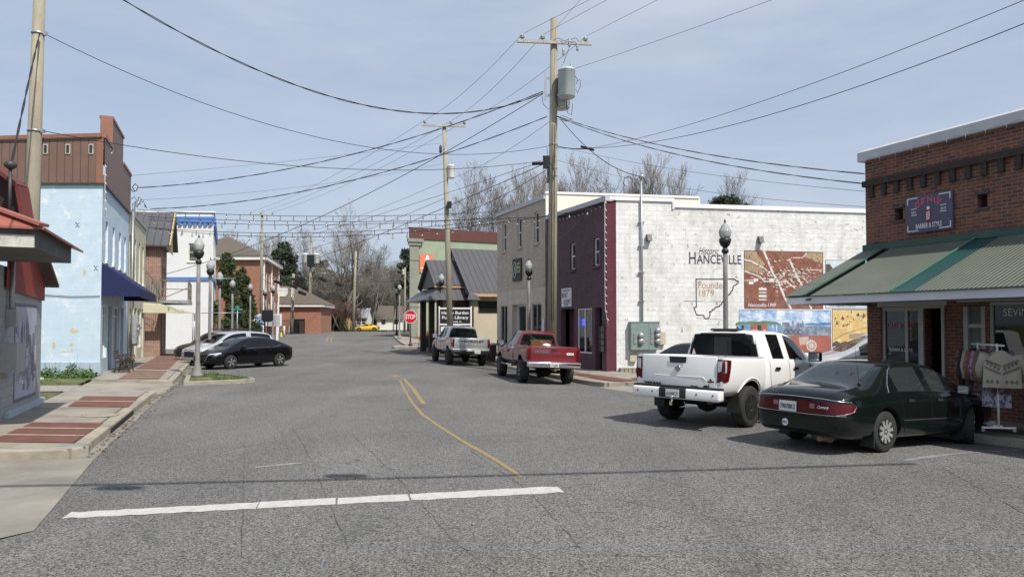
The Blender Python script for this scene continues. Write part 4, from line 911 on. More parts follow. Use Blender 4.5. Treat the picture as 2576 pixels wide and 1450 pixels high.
cols=[mat('poster_orange',(.6,.18,.06),.6),mat('poster_cream',(.6,.5,.3),.6),mat('poster_green',(.3,.4,.15),.6),mat('poster_red',(.45,.08,.06),.6)]
for i,h in enumerate((lo[0],lo[2])):
 for j in range(2):
  d=MB();w=(h[1]-h[0])/2;a=h[0]+w*j+.08
  for k in range(5):d.face([W.pt(a+(w-.16)*(k/5)**.8*.8,1.0+k*.28,-.115),W.pt(a+w-.16,.95+k*.28,-.115),W.pt(a+(w-.16)*(.9-.1*k),1.3+k*.28,-.115),W.pt(a,1.25+k*.28,-.115)],k%4)
  d.build('window_decal',cols[i:]+cols[:i],B,off)
cap(W,B,off,-.05,W.L,zt_,zt_+.2,-.3,.08,M['capgrey']);cap(Wc,B,off,-.02,8.0,8.45,8.56,-.2,.05,M['cap'])
h=hx(W,zp(303,510),zp(368,665));mb=MB();W.box(mb,h[0],h[1],h[2],h[3],.03,.08);sg=mb.build('wall_sign',mat('charcoal_sign',(.045,.045,.055),.6),B,off)
mb=MB();w=h[1]-h[0];W.box(mb,h[0]+w*.52,h[1]-w*.08,h[2]+.42,h[2]+.95,.082,.09);mb.build('sign_patch',mat('yellow_green_patch',(.45,.46,.15),.6),sg,off)
mb=MB();mb2=[];cx=h[0]+w*.27;cz=(h[2]+h[3])/2
pts=[W.pt(cx+math.cos(t*.3142)*.22,cz+math.sin(t*.3142)*.42,.09)for t in range(21)];mb.tube(pts,.018,4)
for k in range(5):mb.tube([W.pt(cx-.1+.04*k,cz-.2+.06*k,.09),W.pt(cx+.1-.05*(k%2),cz-.12+.08*k,.09)],.015,4)
mb.build('emblem',M['signwhite'],sg,off);text('lettering','COFFEE',W,h[0]+w*.72,h[2]+.74,.15,M['ink'],sg,off,.095,width=w*.36);text('lettering','SHOP',W,h[0]+w*.72,h[2]+.5,.15,M['ink'],sg,off,.095,width=w*.3)
mb=MB();a_=W.px(*zp(553,950));W.box(mb,W.L-.3,W.L-.06,.9,2.3,.02,.05);mb.build('wall_sign',M['signwhite'],B,off,None)['label']='narrow white sign by the purple wall'
# ---- purple shop with the mural wall
CX=(3.9,29.4);off=(*CX,0);B=thing('shop_building','purple painted brick shop with a flaking white mural wall','building',off)
W=Wall((1.66,34.74),CX);MWd=Vector((.985,.17)).normalized();MW=Wall(CX,(CX[0]+MWd.x*17,CX[1]+MWd.y*17));zt_=7.15
up=[hx(W,zp(728,390),zp(768,582)),hx(W,zp(905,350),zp(950,553))]
up=[(up[0][0],up[0][1],4.53,5.72),(up[1][0],up[1][1],4.53,5.72)]
d1=hx(W,zp(660,885),zp(762,1150));g1=hx(W,zp(785,880),zp(895,1220));d2=hx(W,zp(918,875),zp(970,1335))
d1=(d1[0],d1[1],.1,2.75);g1=(g1[0],g1[1],.79,2.75);d2=(d2[0],d2[1],.1,2.75)
mb=MB();W.panel(mb,-.15,zt_,up+[d1,g1,d2],.25);MW.panel(mb,-.15,zt_+.05,a0=0,a1=.43,m=1);st=MW.px(1691,510)[0]
MW.panel(mb,-.15,zt_+.05,a0=.43,a1=st,m=2);MW.panel(mb,-.15,6.97,a0=st,m=2);mb.face([W.pt(0,6.7),W.pt(W.L,6.7),MW.pt(17,6.7),MW.pt(15,6.7,-7)])
# painted block wall with bricked ghost line
wallp=mb.build('wall',[M['purple'],M['maroon'],M['muralwall']],B,off)
winset(W,B,off,up,M['white'],M['winglass'],sill=M['purple'],depth=.16)
window(W,B,off,*g1,M['white'],M['shopglass'],rails=(),mull=(.48,),depth=.1,name='shop_window')
for h,nm in((d1,'door'),(d2,'door')):
 d=MB();W.box(d,h[0]+.02,h[1]-.02,h[2],h[3]-.02,-.5,-.44);d.build(nm,M['purple']if nm=='x' else M['maroon'],B,off)
goods=[mat('goods_%s'%n,c,.5)for n,c in(('white',(.6,.6,.6)),('red',(.4,.06,.05)),('blue',(.05,.12,.4)),('grey',(.25,.26,.3)),('green',(.1,.2,.12)))]
d=MB()
for i in range(46):
 a=random.uniform(g1[0]+.05,g1[1]-.2);z=g1[2]+.05+(i%7)*.24;W.box(d,a,a+random.uniform(.06,.18),z,z+random.uniform(.05,.19),-.7+(i%5)*.05,-.62+(i%5)*.05,random.randrange(5))
d.build('window_display',goods,B,off)
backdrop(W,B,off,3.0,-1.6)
d=MB();W.box(d,g1[0]+.1,g1[0]+.42,2.0,2.28,-.2,-.17);d.build('open_sign',emis('blue_neon_glow',(.02,.06,1),2.2),B,off)
h=hx(W,zp(672,730),zp(745,865));h=(h[0],h[1],2.86,3.7);mb=MB();W.box(mb,h[0],h[1],h[2],h[3],.02,.06);sg=mb.build('wall_sign',M['signwhite'],B,off);cx=(h[0]+h[1])/2
text('lettering','BRANCHOUT',W,cx,3.56,.075,M['ink'],sg,off,.065,width=(h[1]-h[0])*.75);text('lettering','BENT',W,cx-.14,3.27,.24,M['ink'],sg,off,.065,width=(h[1]-h[0])*.6);text('lettering','& DENT',W,cx+.1,2.98,.22,M['ink'],sg,off,.065,width=(h[1]-h[0])*.72);mb=MB();W.box(mb,cx-.2,cx+.2,2.90,2.94,.061,.064);mb.build('small_print',M['ink'],sg,off)
for i in range(4):d=MB();a=d2[1]+.12-.0;z=1.02+i*.27;W.box(d,a-.12,a+.1,z-.1,z+.12,.003,.16);W.box(d,a-.13,a+.11,z+.12,z+.14,.003,.18);d.build('mailbox',M['mailbox'],B,off)
cap(W,B,off,0,W.L+.1,zt_,zt_+.2,-.3,.09,M['capgrey']);cap(MW,B,off,-.02,st+.05,zt_+.05,zt_+.2,-.3,.07,M['cap']);cap(MW,B,off,st,17,6.97,7.14,-.3,.07,M['cap']);mb=MB();MW.box(mb,st-.02,st+.06,6.9,zt_+.05,.003,.07);mb.build('roof_cap',M['cap'],B,off)
# masts, meters and lights on the mural wall
am,zm_=MW.px(1613,812);mb=MB();mb.tube([MW.pt(am,zm_,.1),MW.pt(am,5.2,.1),MW.pt(am-.02,8.15,.1)],.045,8)
for z in(3.0,4.2,5.3,6.3):MW.box(mb,am-.13,am+.13,z,z+.03,.003,.13)
mb.lathe([(.06,0),(.12,.05),(.13,.14),(.06,.2)],10,MW.pt(am,8.1,.1));mb.build('service_mast',M['galv'],B,off)
h=hx(MW,(1581,810),(1652,878));mb=MB();MW.box(mb,h[0],h[1],h[2],h[3],.01,.3);MW.box(mb,(h[0]+h[1])/2+.15,(h[0]+h[1])/2+.165,h[2]+.03,h[3]-.03,.3,.312);MW.box(mb,h[0]-.02,h[1]+.02,h[3],h[3]+.03,.005,.32);pb=mb.build('meter_cabinet',M['panelbox'],B,off)
mb=MB()
for i,(x,y)in enumerate(((246,290),(246,347),(418,240),(418,293),(418,348))):
 px_,py_=zt(2400,1200,2.637)(x,y);a,z=MW.px(px_,py_);a=h[0]+(a-h[0]);c=MW.pt(a,z,.31)
 g_=MB();pts=[(MW.pt(a,z,.30),.13),(MW.pt(a,z,.36),.13),(MW.pt(a,z,.42),.095),(MW.pt(a,z,.44),.05)];g_.tube([p[0]for p in pts],[p[1]for p in pts],14);MW.box(g_,a-.3,a-.2,z-.1,z+.1,.302,.33);g_.build('meter',M['galv'],pb,off)
px_,py_=zt(2400,1200,2.637)(470,320);a,z=MW.px(px_,py_);mb=MB();MW.box(mb,a-.14,a+.18,z-.24,z+.28,.01,.16);mb.build('junction_box',M['tanstucco'],B,off)
px_,py_=zt(2400,1200,2.637)(185,520);a,z=MW.px(px_,py_);mb=MB();MW.box(mb,a-.14,a+.14,z-.14,z+.16,.01,.14);mb.build('junction_box',M['tanstucco'],B,off)
for x,y in((1630,598),(1910,603)):
 a,z=MW.px(x,y);mb=MB();mb.face([MW.pt(a-.1,z-.14,.24),MW.pt(a+.1,z-.14,.24),MW.pt(a+.1,z+.14,.14),MW.pt(a-.1,z+.14,.14)])
 MW.box(mb,a-.1,a+.1,z-.14,z+.14,.003,.14);mb.face([MW.pt(a-.1,z-.14,.14),MW.pt(a-.1,z-.14,.24),MW.pt(a-.1,z+.14,.14)]);mb.face([MW.pt(a+.1,z-.14,.24),MW.pt(a+.1,z-.14,.14),MW.pt(a+.1,z+.14,.14)]);mb.face([MW.pt(a+.1,z-.14,.14),MW.pt(a+.1,z-.14,.24),MW.pt(a-.1,z-.14,.24),MW.pt(a-.1,z-.14,.14)]);mb.build('wall_light',mat('bronze_fixture',(.10,.09,.085),.5),B,off)
# lettering and county outline
def mt(body,x,y,h,w,m,par=None,shear=0,bold=0,o=.004,name='lettering'):
 a,z=MW.px(x,y);s=1/(FPX/(MW.p0.y+MW.d.y*a));s*=1.02
 return text(name,body,MW,a,z,h*s,m,par or B,off,o,shear,w*s,bold=bold)
X,Y=zm(440,375);mt('Historic',X,Y,17,54,M['ink'],shear=.35)
X,Y=zm(276,477);mt('H',X,Y,31,17,M['ink'],bold=.002);X,Y=zm(553,474);mt('ANCEVILLE',X,Y,22,117,M['ink'],bold=.004)
X,Y=zm(480,728);mt('Founded',X,Y,18,73,M['inkbrown']);X,Y=zm(415,806);mt('1879',X,Y,16,39,M['inkbrown'])
outl=[(313,633),(712,635),(725,650),(745,652),(748,672),(725,685),(700,708),(688,738),(672,768),(655,790),(640,797),(625,815),(600,850),(578,880),(560,905),(540,915),(515,920),(500,940),(480,945),(470,965),(452,968),(458,1000),(445,1030),(425,1040),(400,1035),(392,1005),(318,1000),(305,960),(290,925),(316,920),(313,633)]
fine=[]
for a,b in zip(outl,outl[1:]):
 k=3 if 640<b[1]<1000 and b[0]>440 else 1
 for i in range(k):fine.append((a[0]+(b[0]-a[0])*i/k+(random.uniform(-5,5)if k>1 else 0),a[1]+(b[1]-a[1])*i/k+(random.uniform(-4,4)if k>1 else 0)))
fine.append(outl[-1]);mb=MB()
def stroke(mb,W,pts,wd,o,m=0):
 P_=[Vector(W.px(*p))for p in pts]
 for a,b in zip(P_,P_[1:]):
  d=(b-a).normalized()if(b-a).length>1e-6 else Vector((1,0));n=Vector((-d.y,d.x))*wd/2;a=a-d*wd*.3;b=b+d*wd*.3
  mb.face([W.pt(*(a-n),o),W.pt(*(b-n),o),W.pt(*(b+n),o),W.pt(*(a+n),o)],m)
stroke(mb,MW,[zm(*p)for p in fine],.045,.004);stroke(mb,MW,[zm(315,1033),zm(580,1048)],.012,.004);mb.build('county_outline',M['ink'],B,off)
mb=MB();a,z=MW.px(*zm(526,885));wpoly(mb,MW,[(a+math.sin(i*.6283)*(.09 if i%2==0 else.035),z+math.cos(i*.6283)*(.09 if i%2==0 else.035))for i in range(10)],.004);mb.build('star',M['inkbrown'],B,off)
# drip seam of mortar on the wall
mb=MB();stroke(mb,MW,[zm(205,0),zm(208,120),zm(203,240),zm(210,400),zm(200,560)],.035,.003);stroke(mb,MW,[zm(1050,20),zm(1060,140),zm(1052,240),zm(1100,300)],.05,.003)
for _ in range(60):
 x,y=random.uniform(1060,2060),random.uniform(60,240);stroke(mb,MW,[zm(x,y),zm(x+random.uniform(-50,50),y+random.uniform(-10,14)),zm(x+random.uniform(-60,60),y+random.uniform(-8,30))],.02,.0032)
mb.build('mortar_runs',mat('dried_mortar',(.66,.66,.63),.9,bump=.5),B,off)
# painted panels
def pcol(n,c,var=.2,vs=2.5,c2=None,p=(.45,.6),ps=2.0):return mat('mural_'+n,c,.8,var=var,vs=vs,col2=c2,p=p,ps=ps)
PM=[pcol('red_earth',(.23,.085,.058),.35,3,(.27,.13,.09),ps=1.6),pcol('white',(.68,.65,.60),.08),pcol('tan_field',(.37,.27,.17),.2,2,(.42,.30,.17)),pcol('dark_trees',(.09,.075,.06),.3),pcol('sky',(.16,.30,.56),.12,1.5,(.70,.76,.82),(.40,.60),1.6),
      pcol('foliage',(.13,.21,.13),.3,6),pcol('slate',(.16,.20,.27),.35,6,(.30,.35,.42),(.45,.6),4),pcol('brick_red',(.36,.12,.09),.15,3),pcol('yellow_field',(.62,.43,.17),.15,2,(.72,.55,.28),(.45,.6),2.5),pcol('pale_sky',(.55,.62,.66),.1),pcol('boxcar_blue',(.16,.30,.48),.3,5),pcol('hills',(.12,.23,.42),.2),pcol('outline',(.05,.045,.06),.1),pcol('roof_pink',(.55,.40,.35),.1)]
def pq(mb,W,zf,pts,o,m):mb.face([W.pt(*W.px(*zf(*p)),o)for p in pts][::-1],m)
mb=MB()
pq(mb,MW,zm,[(806,336),(1622,353),(1622,941),(809,936)],.003,12);pq(mb,MW,zm,[(812,342),(1616,359),(1616,935),(815,930)],.004,0)
for pts in([(812,345),(930,345),(960,400),(1030,480),(1000,510),(870,440),(815,425)],[(1450,362),(1614,362),(1614,470),(1540,450),(1430,400)],[(815,455),(900,470),(1020,540),(980,570),(900,560),(815,545)]):pq(mb,MW,zm,pts,.005,2)
rd=[([(1012,345),(1075,500),(1110,580),(1160,660),(1225,820),(1290,935)],.09),([(815,433),(880,448),(960,490),(1030,530)],.06),([(815,550),(975,608),(1020,665)],.05),([(1275,430),(1335,570),(1405,700),(1500,935)],.085),([(1290,412),(1410,412),(1450,365)],.04),([(815,645),(930,640)],.03),([(1020,655),(1160,660),(1240,650)],.04),([(1460,535),(1610,540)],.03),([(850,572),(1000,575)],.02),([(1240,650),(1350,740),(1420,800)],.05),([(1380,560),(1480,690)],.03)]
for pts,w in rd:stroke(mb,MW,[zm(*p)for p in pts],w,.006,1)
rnd=random.Random(3)
for _ in range(260):
 x,y=rnd.gauss(1250,170),rnd.gauss(600,75)
 if not(830<x<1600 and 380<y<900):continue
 w,h=rnd.uniform(8,26),rnd.uniform(5,12);pq(mb,MW,zm,[(x,y),(x+w,y+w*.2),(x+w,y+w*.2+h),(x,y+h)],.0075+rnd.random()*.0008,rnd.choice([1,1,1,13,3]))
for _ in range(300):
 x,y=rnd.uniform(825,1590),rnd.uniform(370,920);s=rnd.uniform(4,12);pq(mb,MW,zm,[(x,y-s*1.8),(x+s*.5,y),(x+s*.2,y+s*.6),(x-s*.5,y)],.0066+rnd.random()*.0005,3)
for i in range(4):pq(mb,MW,zm,[(958,722+i*36),(1038,722+i*36),(1038,748+i*36),(958,746+i*36)],.0085,13 if i%2 else 1);pq(mb,MW,zm,[(958,748+i*36),(1040,749+i*36),(1040,754+i*36),(958,753+i*36)],.0088,12)
for x,y in((930,640),(880,670),(1090,640),(1050,680)):pq(mb,MW,zm,[(x-24,y-16),(x+22,y-14),(x+22,y+16),(x-24,y+14)],.0089,1 if x!=1050 else 3)
o=mb.build('mural',PM,B,off);o['label']='painted aerial view of the town on the white wall';X,Y=zm(990,918);mt('Hanceville-1949',X,Y,10,74,M['signwhite'],o,shear=.25,o=.010)
mb=MB()
pq(mb,MW,zm,[(753,946),(1702,953),(1705,1386),(757,1386)],.003,12);pq(mb,MW,zm,[(758,950),(1698,958),(1700,1120),(758,1110)],.004,4);pq(mb,MW,zm,[(758,1108),(1700,1118),(1700,1215),(758,1215)],.004,6);pq(mb,MW,zm,[(758,1212),(1700,1212),(1700,1380),(758,1380)],.0045,7)
fol=[(720,1085),(760,1068),(820,1075),(880,1062),(950,1070),(1010,1058),(1080,1066),(1150,1075),(1190,1100),(1190,1112),(720,1112)];pq(mb,MW,zm,fol,.0052,5)
pq(mb,MW,zm,[(1440,1090),(1500,1078),(1560,1086),(1630,1074),(1698,1080),(1698,1108),(1440,1108)],.0052,11)
for i,(x0,x1,m_)in enumerate(((740,870,10),(875,1045,7),(1050,1190,10),(780,805,12),(945,985,12),(1090,1112,4),(1136,1150,9))):pq(mb,MW,zm,[(x0,1105-(i<3)*6),(x1,1105-(i<3)*8),(x1,1172),(x0,1172)],.0058+i*.0002,m_)
for x0,x1,y0,y1 in((1195,1450,1110,1150),(1200,1275,1075,1110),(1300,1320,1060,1110),(1340,1430,1085,1110),(1400,1415,1062,1090),(1360,1372,1070,1090)):pq(mb,MW,zm,[(x0,y0),(x1,y0),(x1,y1),(x0,y1)],.0075,6)
def disc(mb,W,zf,x,y,r,o,m,n=18,ring=None):
 a0,z0=W.px(*zf(x,y));a1,_=W.px(*zf(x+r,y));rr=a1-a0
 if ring is None:mb.face([W.pt(a0+math.cos(i*6.2832/n)*rr,z0+math.sin(i*6.2832/n)*rr,o)for i in range(n)],m)
 else:
  for i in range(n):
   t,u=i*6.2832/n,(i+1)*6.2832/n;mb.face([W.pt(a0+math.cos(t)*rr*ring,z0+math.sin(t)*rr*ring,o),W.pt(a0+math.cos(t)*rr,z0+math.sin(t)*rr,o),W.pt(a0+math.cos(u)*rr,z0+math.sin(u)*rr,o),W.pt(a0+math.cos(u)*rr*ring,z0+math.sin(u)*rr*ring,o)],m)
 return a0,z0,rr
for x in(1240,1290,1340,1385):disc(mb,MW,zm,x,1175,24,.0082,12,ring=.8)
for x in(895,925,1010):pq(mb,MW,zm,[(x,1150),(x+18,1150),(x+18,1168),(x,1168)],.008,1)
pq(mb,MW,zm,[(1370,1230),(1470,1222),(1480,1300),(1380,1310)],.0055,13);pq(mb,MW,zm,[(1460,1250),(1500,1245),(1515,1280),(1470,1290)],.0056,6)
a0,z0,rr=disc(mb,MW,zm,1502,1315,52,.0062,1,ring=.86)
for k in range(7):t=k*math.pi/7;d=Vector((math.cos(t),math.sin(t)))*rr*.9;n_=Vector((-d.y,d.x)).normalized()*.012;c=Vector((a0,z0));mb.face([MW.pt(*(c-d-n_),.0065),MW.pt(*(c+d-n_),.0065),MW.pt(*(c+d+n_),.0065),MW.pt(*(c-d+n_),.0065)],1)
o=mb.build('mural',PM,B,off);o['label']='painted steam train and cart under a cloudy sky'
mb=MB()
pq(mb,MW,zm,[(1643,434),(2150,440),(2150,938),(1646,938)],.003,12);pq(mb,MW,zm,[(1648,439),(2150,445),(2150,932),(1651,932)],.004,9);pq(mb,MW,zm,[(1650,480),(1690,476),(1720,520),(1700,560),(1740,600),(1650,640)],.005,3)
pq(mb,MW,zm,[(1850,560),(2150,560),(2150,860),(1850,860)],.005,1);o=mb.build('mural',PM,B,off);o['label']='painted grey picture of a church, mostly behind the awning';X,Y=zm(1815,916);mt('First Baptist Church',X,Y,8,72,M['ink'],o,shear=.3,o=.007)
mb=MB();pq(mb,MW,zm,[(1712,942),(2250,946),(2250,1380),(1715,1380)],.003,12);pq(mb,MW,zm,[(1718,948),(2250,952),(2250,1375),(1720,1375)],.004,8)
pq(mb,MW,zm,[(1720,1290),(1760,1265),(1800,1290),(1850,1270),(2000,1300),(2250,1290),(2250,1374),(1720,1374)],.005,3);stroke(mb,MW,[zm(1730,1260),zm(1850,1190),zm(1960,1160),zm(2070,1130)],.05,.0055,2)
pq(mb,MW,zm,[(1890,1195),(2060,1185),(2060,1240),(1890,1245)],.006,2)
for _ in range(60):
 x,y=rnd.uniform(1730,2200),rnd.uniform(970,1120);s=rnd.uniform(6,20);pq(mb,MW,zm,[(x,y-s),(x+s*.5,y),(x,y+s*.4),(x-s*.5,y)],.0065,2 if rnd.random()<.6 else 3)
for x,y in((1765,1090),(1822,1040),(1985,1005),(2040,1010)):pq(mb,MW,zm,[(x,y-34),(x+16,y+8),(x-16,y+8)],.0068,3)
o=mb.build('mural',PM,B,off);o['label']='painted yellow cotton field beside the brick corner';X,Y=zm(1785,1368);mt('Cotton',X,Y,11,40,M['signwhite'],o,shear=.25,o=.0085)
mb=MB();n_=0
for k in range(5):MW.box(mb,.5+k*.17,.64+k*.17,.0,.26,.06+.02*k,.3)
o=mb.build('concrete_block_stack',M['kerb']);prop(o,'loose concrete blocks against the foot of the white wall','concrete blocks')
# ---- red brick shop with the green awning
P0=(8.66,17.36);off=(*P0,.0);B=thing('shop_building','red brick shop row with a long green metal awning','building',off);D_=Vector((.387,-.922)).normalized()
W=Wall(P0,(P0[0]+D_.x*11.5,P0[1]+D_.y*11.5));zt_=6.05
def hz(a,b,z0=None,z1=None):
 h=hx(W,a,b);return(h[0],h[1],z0 if z0 is not None else h[2],z1 if z1 is not None else h[3])
v1,v2=hz(zr(897,752),zr(957,828)),hz(zr(1480,660),zr(1550,735));v1=(.80,1.02,4.47,4.75);v2=(2.76,2.97,4.47,4.75)
w1=hz(zs(270,300),zs(572,700),.65,2.45);dr=hz(zs(600,305),zs(745,800),.12,2.4);bd=hz(zs(885,310),zs(1072,1100),.12,2.42);bw=(hx(W,zs(1085,260),zs(1340,1000))[0],9.6,.92,2.5)
mb=MB();W.panel(mb,-.1,zt_,[v1,v2,w1,dr,bd,bw],.22);mb.face([W.pt(0,5.9),W.pt(W.L,5.9),W.pt(W.L,5.9,-8),W.pt(0,5.9,-8)]);mb.face([W.pt(0,-.1,-9),W.pt(0,-.1),W.pt(0,zt_),W.pt(0,zt_,-9)]);mb.build('wall',M['redbrick'],B,off)
mb=MB();W.box(mb,0.01,W.L,-.05,5.8,-5.1,-5.0);mb.face([W.pt(0,.1,-5),W.pt(W.L,.1,-5),W.pt(W.L,.1,-.23),W.pt(0,.1,-.23)]);mb.face([W.pt(0,2.8,-5),W.pt(W.L,2.8,-5),W.pt(W.L,2.8,-.23),W.pt(0,2.8,-.23)]);W.box(mb,4.35,4.45,.1,2.8,-5,-.3);mb.build('interior',mat('dim_interior_wall',(.12,.11,.10),.9),B,off)
for v in(v1,v2):d=MB();W.box(d,v[0],v[1],v[2],v[3],-.22,-.18,0);W.box(d,v[0]-.04,v[1]+.04,v[2]-.05,v[2],.0,.03,1);W.box(d,v[0]-.04,v[1]+.04,v[3],v[3]+.05,.0,.03,1);d.build('vent',[M['dark'],M['mailbox']],B,off)
mb=MB();bz=5.535
W.box(mb,-.03,W.L,bz-.14,bz,.003,.09);k=0;a=.14
while a<W.L-.3:W.box(mb,a,a+.12,bz-.42,bz-.14,.003,.065);a+=.342
mb.build('corbel_band',mat('sooty_brick_corbels',(.045,.035,.032),.9,var=.35,vs=6,bump=.6,bs=30),B,off)
mb=MB();W.box(mb,-.12,W.L,zt_-.02,zt_+.2,-.35,.12);mb.face([W.pt(-.12,zt_+.2,.12),W.pt(W.L,zt_+.2,.12),W.pt(W.L,zt_+.3,-.1),W.pt(-.12,zt_+.3,-.1)]);mb.face([W.pt(-.12,zt_+.3,-.1),W.pt(W.L,zt_+.3,-.1),W.pt(W.L,zt_+.2,-.35),W.pt(-.12,zt_+.2,-.35)])
rc=mb.build('roof_cap',mat('draped_white_roof_membrane',(.48,.48,.50),.6,var=.12,vs=3,bump=.8,bs=5),B,off)
mb=MB()
for i in range(26):a=.1+i*.42;p=W.pt(a,zt_-.02,.13);q_=W.pt(a+.42,zt_-.02,.13);mid=W.pt(a+.2,zt_+.05-random.random()*.04,.13);mb.tube([p,mid,q_],.006,4,cap=False);mb.tube([p,p-Vector((0,0,.07))],[.012,.004],4)
mb.build('icicle_lights',M['lavender'],rc,off)
sgp=[W.px(*zr(*p))for p in((988,678),(1320,620),(1320,893),(990,933))];sa0,sa1=1.14,2.26;sz0,sz1=4.11,4.95
mb=MB();W.box(mb,sa0,sa1,sz0,sz1,.02,.06);sg=mb.build('shop_sign',mat('indigo_sign_face',(.085,.08,.13),.45,var=.05),B,off);cx=(sa0+sa1)/2;sw=sa1-sa0
mb=MB()
for sx in(0,1):
 for sy in(0,1):
  x=sa0+.04 if sx==0 else sa1-.04;z=sz0+.04 if sy==0 else sz1-.04;dx=1 if sx==0 else-1;dz=1 if sy==0 else-1
  W.box(mb,min(x,x+dx*sw*.24),max(x,x+dx*sw*.24),min(z,z+dz*.02),max(z,z+dz*.02),.062,.068);W.box(mb,min(x,x+dx*.02),max(x,x+dx*.02),min(z+dz*.021,z+dz*.14),max(z+dz*.021,z+dz*.14),.062,.068)
W.box(mb,cx-.42,cx-.28,sz0+.40,sz0+.415,.062,.068);W.box(mb,cx-.42,cx-.28,sz0+.54,sz0+.555,.062,.068);W.box(mb,cx+.28,cx+.42,sz0+.40,sz0+.415,.062,.068);W.box(mb,cx+.28,cx+.42,sz0+.54,sz0+.555,.062,.068)
mb.build('sign_border',M['signwhite'],sg,off);pink=mat('pink_red_lettering',(.50,.10,.16),.5)
for i,ch in enumerate('CUT N UP'):
 if ch==' ':continue
 t=(i-3.5)/3.5;text('lettering',ch,W,cx+t*.27,sz0+.57+.09*(1-t*t),.12,pink,sg,off,.066,bold=.008)
text('lettering','BARBER & STYLE',W,cx,sz0+.09,.11,M['signwhite'],sg,off,.066,width=.62,bold=.001);text('lettering','EST.',W,cx-.35,sz0+.44,.06,M['signwhite'],sg,off,.066,width=.12);text('lettering','2018',W,cx+.35,sz0+.44,.06,M['signwhite'],sg,off,.066,width=.12)
mb=MB();W.box(mb,cx-.045,cx+.045,sz0+.26,sz0+.46,.063,.075,0)
for k in range(4):wpoly(mb,W,[(cx-.045,sz0+.265+k*.045),(cx+.045,sz0+.29+k*.045),(cx+.045,sz0+.31+k*.045),(cx-.045,sz0+.285+k*.045)],.077,1)
W.box(mb,cx-.06,cx+.06,sz0+.235,sz0+.26,.063,.08,2);W.box(mb,cx-.06,cx+.06,sz0+.46,sz0+.485,.063,.08,2)
wpoly(mb,W,[(cx+math.cos(i*.524)*.04,sz0+.525+math.sin(i*.524)*.04)for i in range(12)],.07,1);mb.build('barber_pole_emblem',[pink,M['signwhite'],M['red']],sg,off)
# awning
OW=2.5;zi,zo=3.84,2.68;q=lambda a,z,o:W.pt(a,z,o);aw=thing('x',None,None)if False else None
mb=MB();N_=2
def sheet(mb,a0,a1,m,dz=0,th=.02):
 p=[q(a0,zo+dz,OW+.06),q(a1,zo+dz,OW+.06),q(a1,zi+dz,.03),q(a0,zi+dz,.03)];roof_plane(mb,p,m,th)
sheet(mb,-.02,.5,0,.02);sheet(mb,.72,2.70,0);sheet(mb,3.25,W.L,0)
AW=mb.build('awning',M['greenroof'],B,off);mb=MB();sheet(mb,2.701,3.249,0,-.004);mb.build('roof_sheet',M['tealroof'],AW,off)['label']='newer dark teal sheet'
mb=MB();sheet(mb,.501,.58,0,.03);sheet(mb,.58,.719,1,-.08);mb.build('lifted_sheet',[mat('bright_green_sheet_edge',(.015,.07,.045),.4),M['dark']],AW,off)
mb=MB();mb.bar(q(2.75,zo+.035,OW+.05),q(2.75,zi+.03,.05),.03,.02);mb.build('sheet_rib',mat('pale_green_ridge',(.08,.22,.15),.4),AW,off)
mb=MB();W.box(mb,-.05,W.L,3.83,3.98,.003,.07);mb.build('flashing',M['tealflash'],AW,off)
mb=MB();W.box(mb,-.03,W.L,2.50,2.655,OW-.03,OW+.01);W.box(mb,-.03,.02,2.50,2.655,.0,OW-.03);mb.build('fascia_board',M['lavender'],AW,off)
mb=MB();mb.face([q(.02,2.56,OW-.03),q(W.L,2.56,OW-.03),q(W.L,2.56,.0),q(.02,2.56,.0)][::-1]);mb.face([q(0,2.55,.03),q(0,2.55,OW),q(0,2.66,OW),q(0,3.82,.03)]);mb.build('soffit',mat('painted_soffit',(.30,.30,.29),.8,var=.15),AW,off)
# ground floor fittings
wf=mat('cream_grey_frame',(.42,.42,.40),.6,var=.1)
mb=MB();W.box(mb,w1[0]-.05,dr[1]+.12,2.46,2.56,.003,.05);W.box(mb,bd[0]-.08,W.L,2.52,2.56,.003,.05);W.box(mb,dr[0]-.12,dr[1]+.08,2.41,2.455,.004,.06);mb.build('lintel_board',wf,B,off)
window(W,B,off,*w1,wf,M['shopglass'],rails=(.97,),mull=(.62,),depth=.12,fw=.07,name='shop_window')
d=MB();W.box(d,dr[0]-.12,dr[0],.12,2.41,.002,.05);W.box(d,dr[1],dr[1]+.06,.12,2.41,.002,.05);W.box(d,dr[0],dr[0]+.4,.12,2.35,-.9,-.84,1);d.build('doorway',[wf,mat('dark_red_door',(.09,.012,.012),.5)],B,off)
d=MB();W.box(d,bd[0],bd[0]+.1,.12,2.42,-.2,-.02);W.box(d,bd[1]-.1,bd[1],.12,2.42,-.2,-.02);W.box(d,bd[0]+.42,bd[0]+.5,.12,2.42,-.2,-.05);W.box(d,bd[0]+.1,bd[1]-.1,1.98,2.06,-.2,-.04);W.box(d,bd[0]+.1,bd[0]+.42,.12,2.42,-.19,-.1,1);dd=d.build('shop_door',[wf,mat('grey_green_panel',(.14,.17,.16),.7)],B,off)
d=MB();d.face([W.pt(bd[0]+.5,.2,-.15),W.pt(bd[1]-.1,.2,-.15),W.pt(bd[1]-.1,2.4,-.15),W.pt(bd[0]+.5,2.4,-.15)]);d.build('pane',M['shopglass'],dd,off)
d=MB();W.box(d,bd[0]+.52,bd[1]-.12,2.1,2.3,-.13,-.12);d.build('transom_sign',mat('navy_sign',(.03,.04,.10),.5),dd,off)
window(W,B,off,*bw,wf,M['shopglass'],rails=(),mull=(.5,),depth=.1,fw=.06,name='shop_window',sill=wf)
text('lettering','SEVINI BOUTIQUE',W,bw[0]+.25,2.22,.15,M['signwhite'],B,off,-.06,width=1.55,align='LEFT')
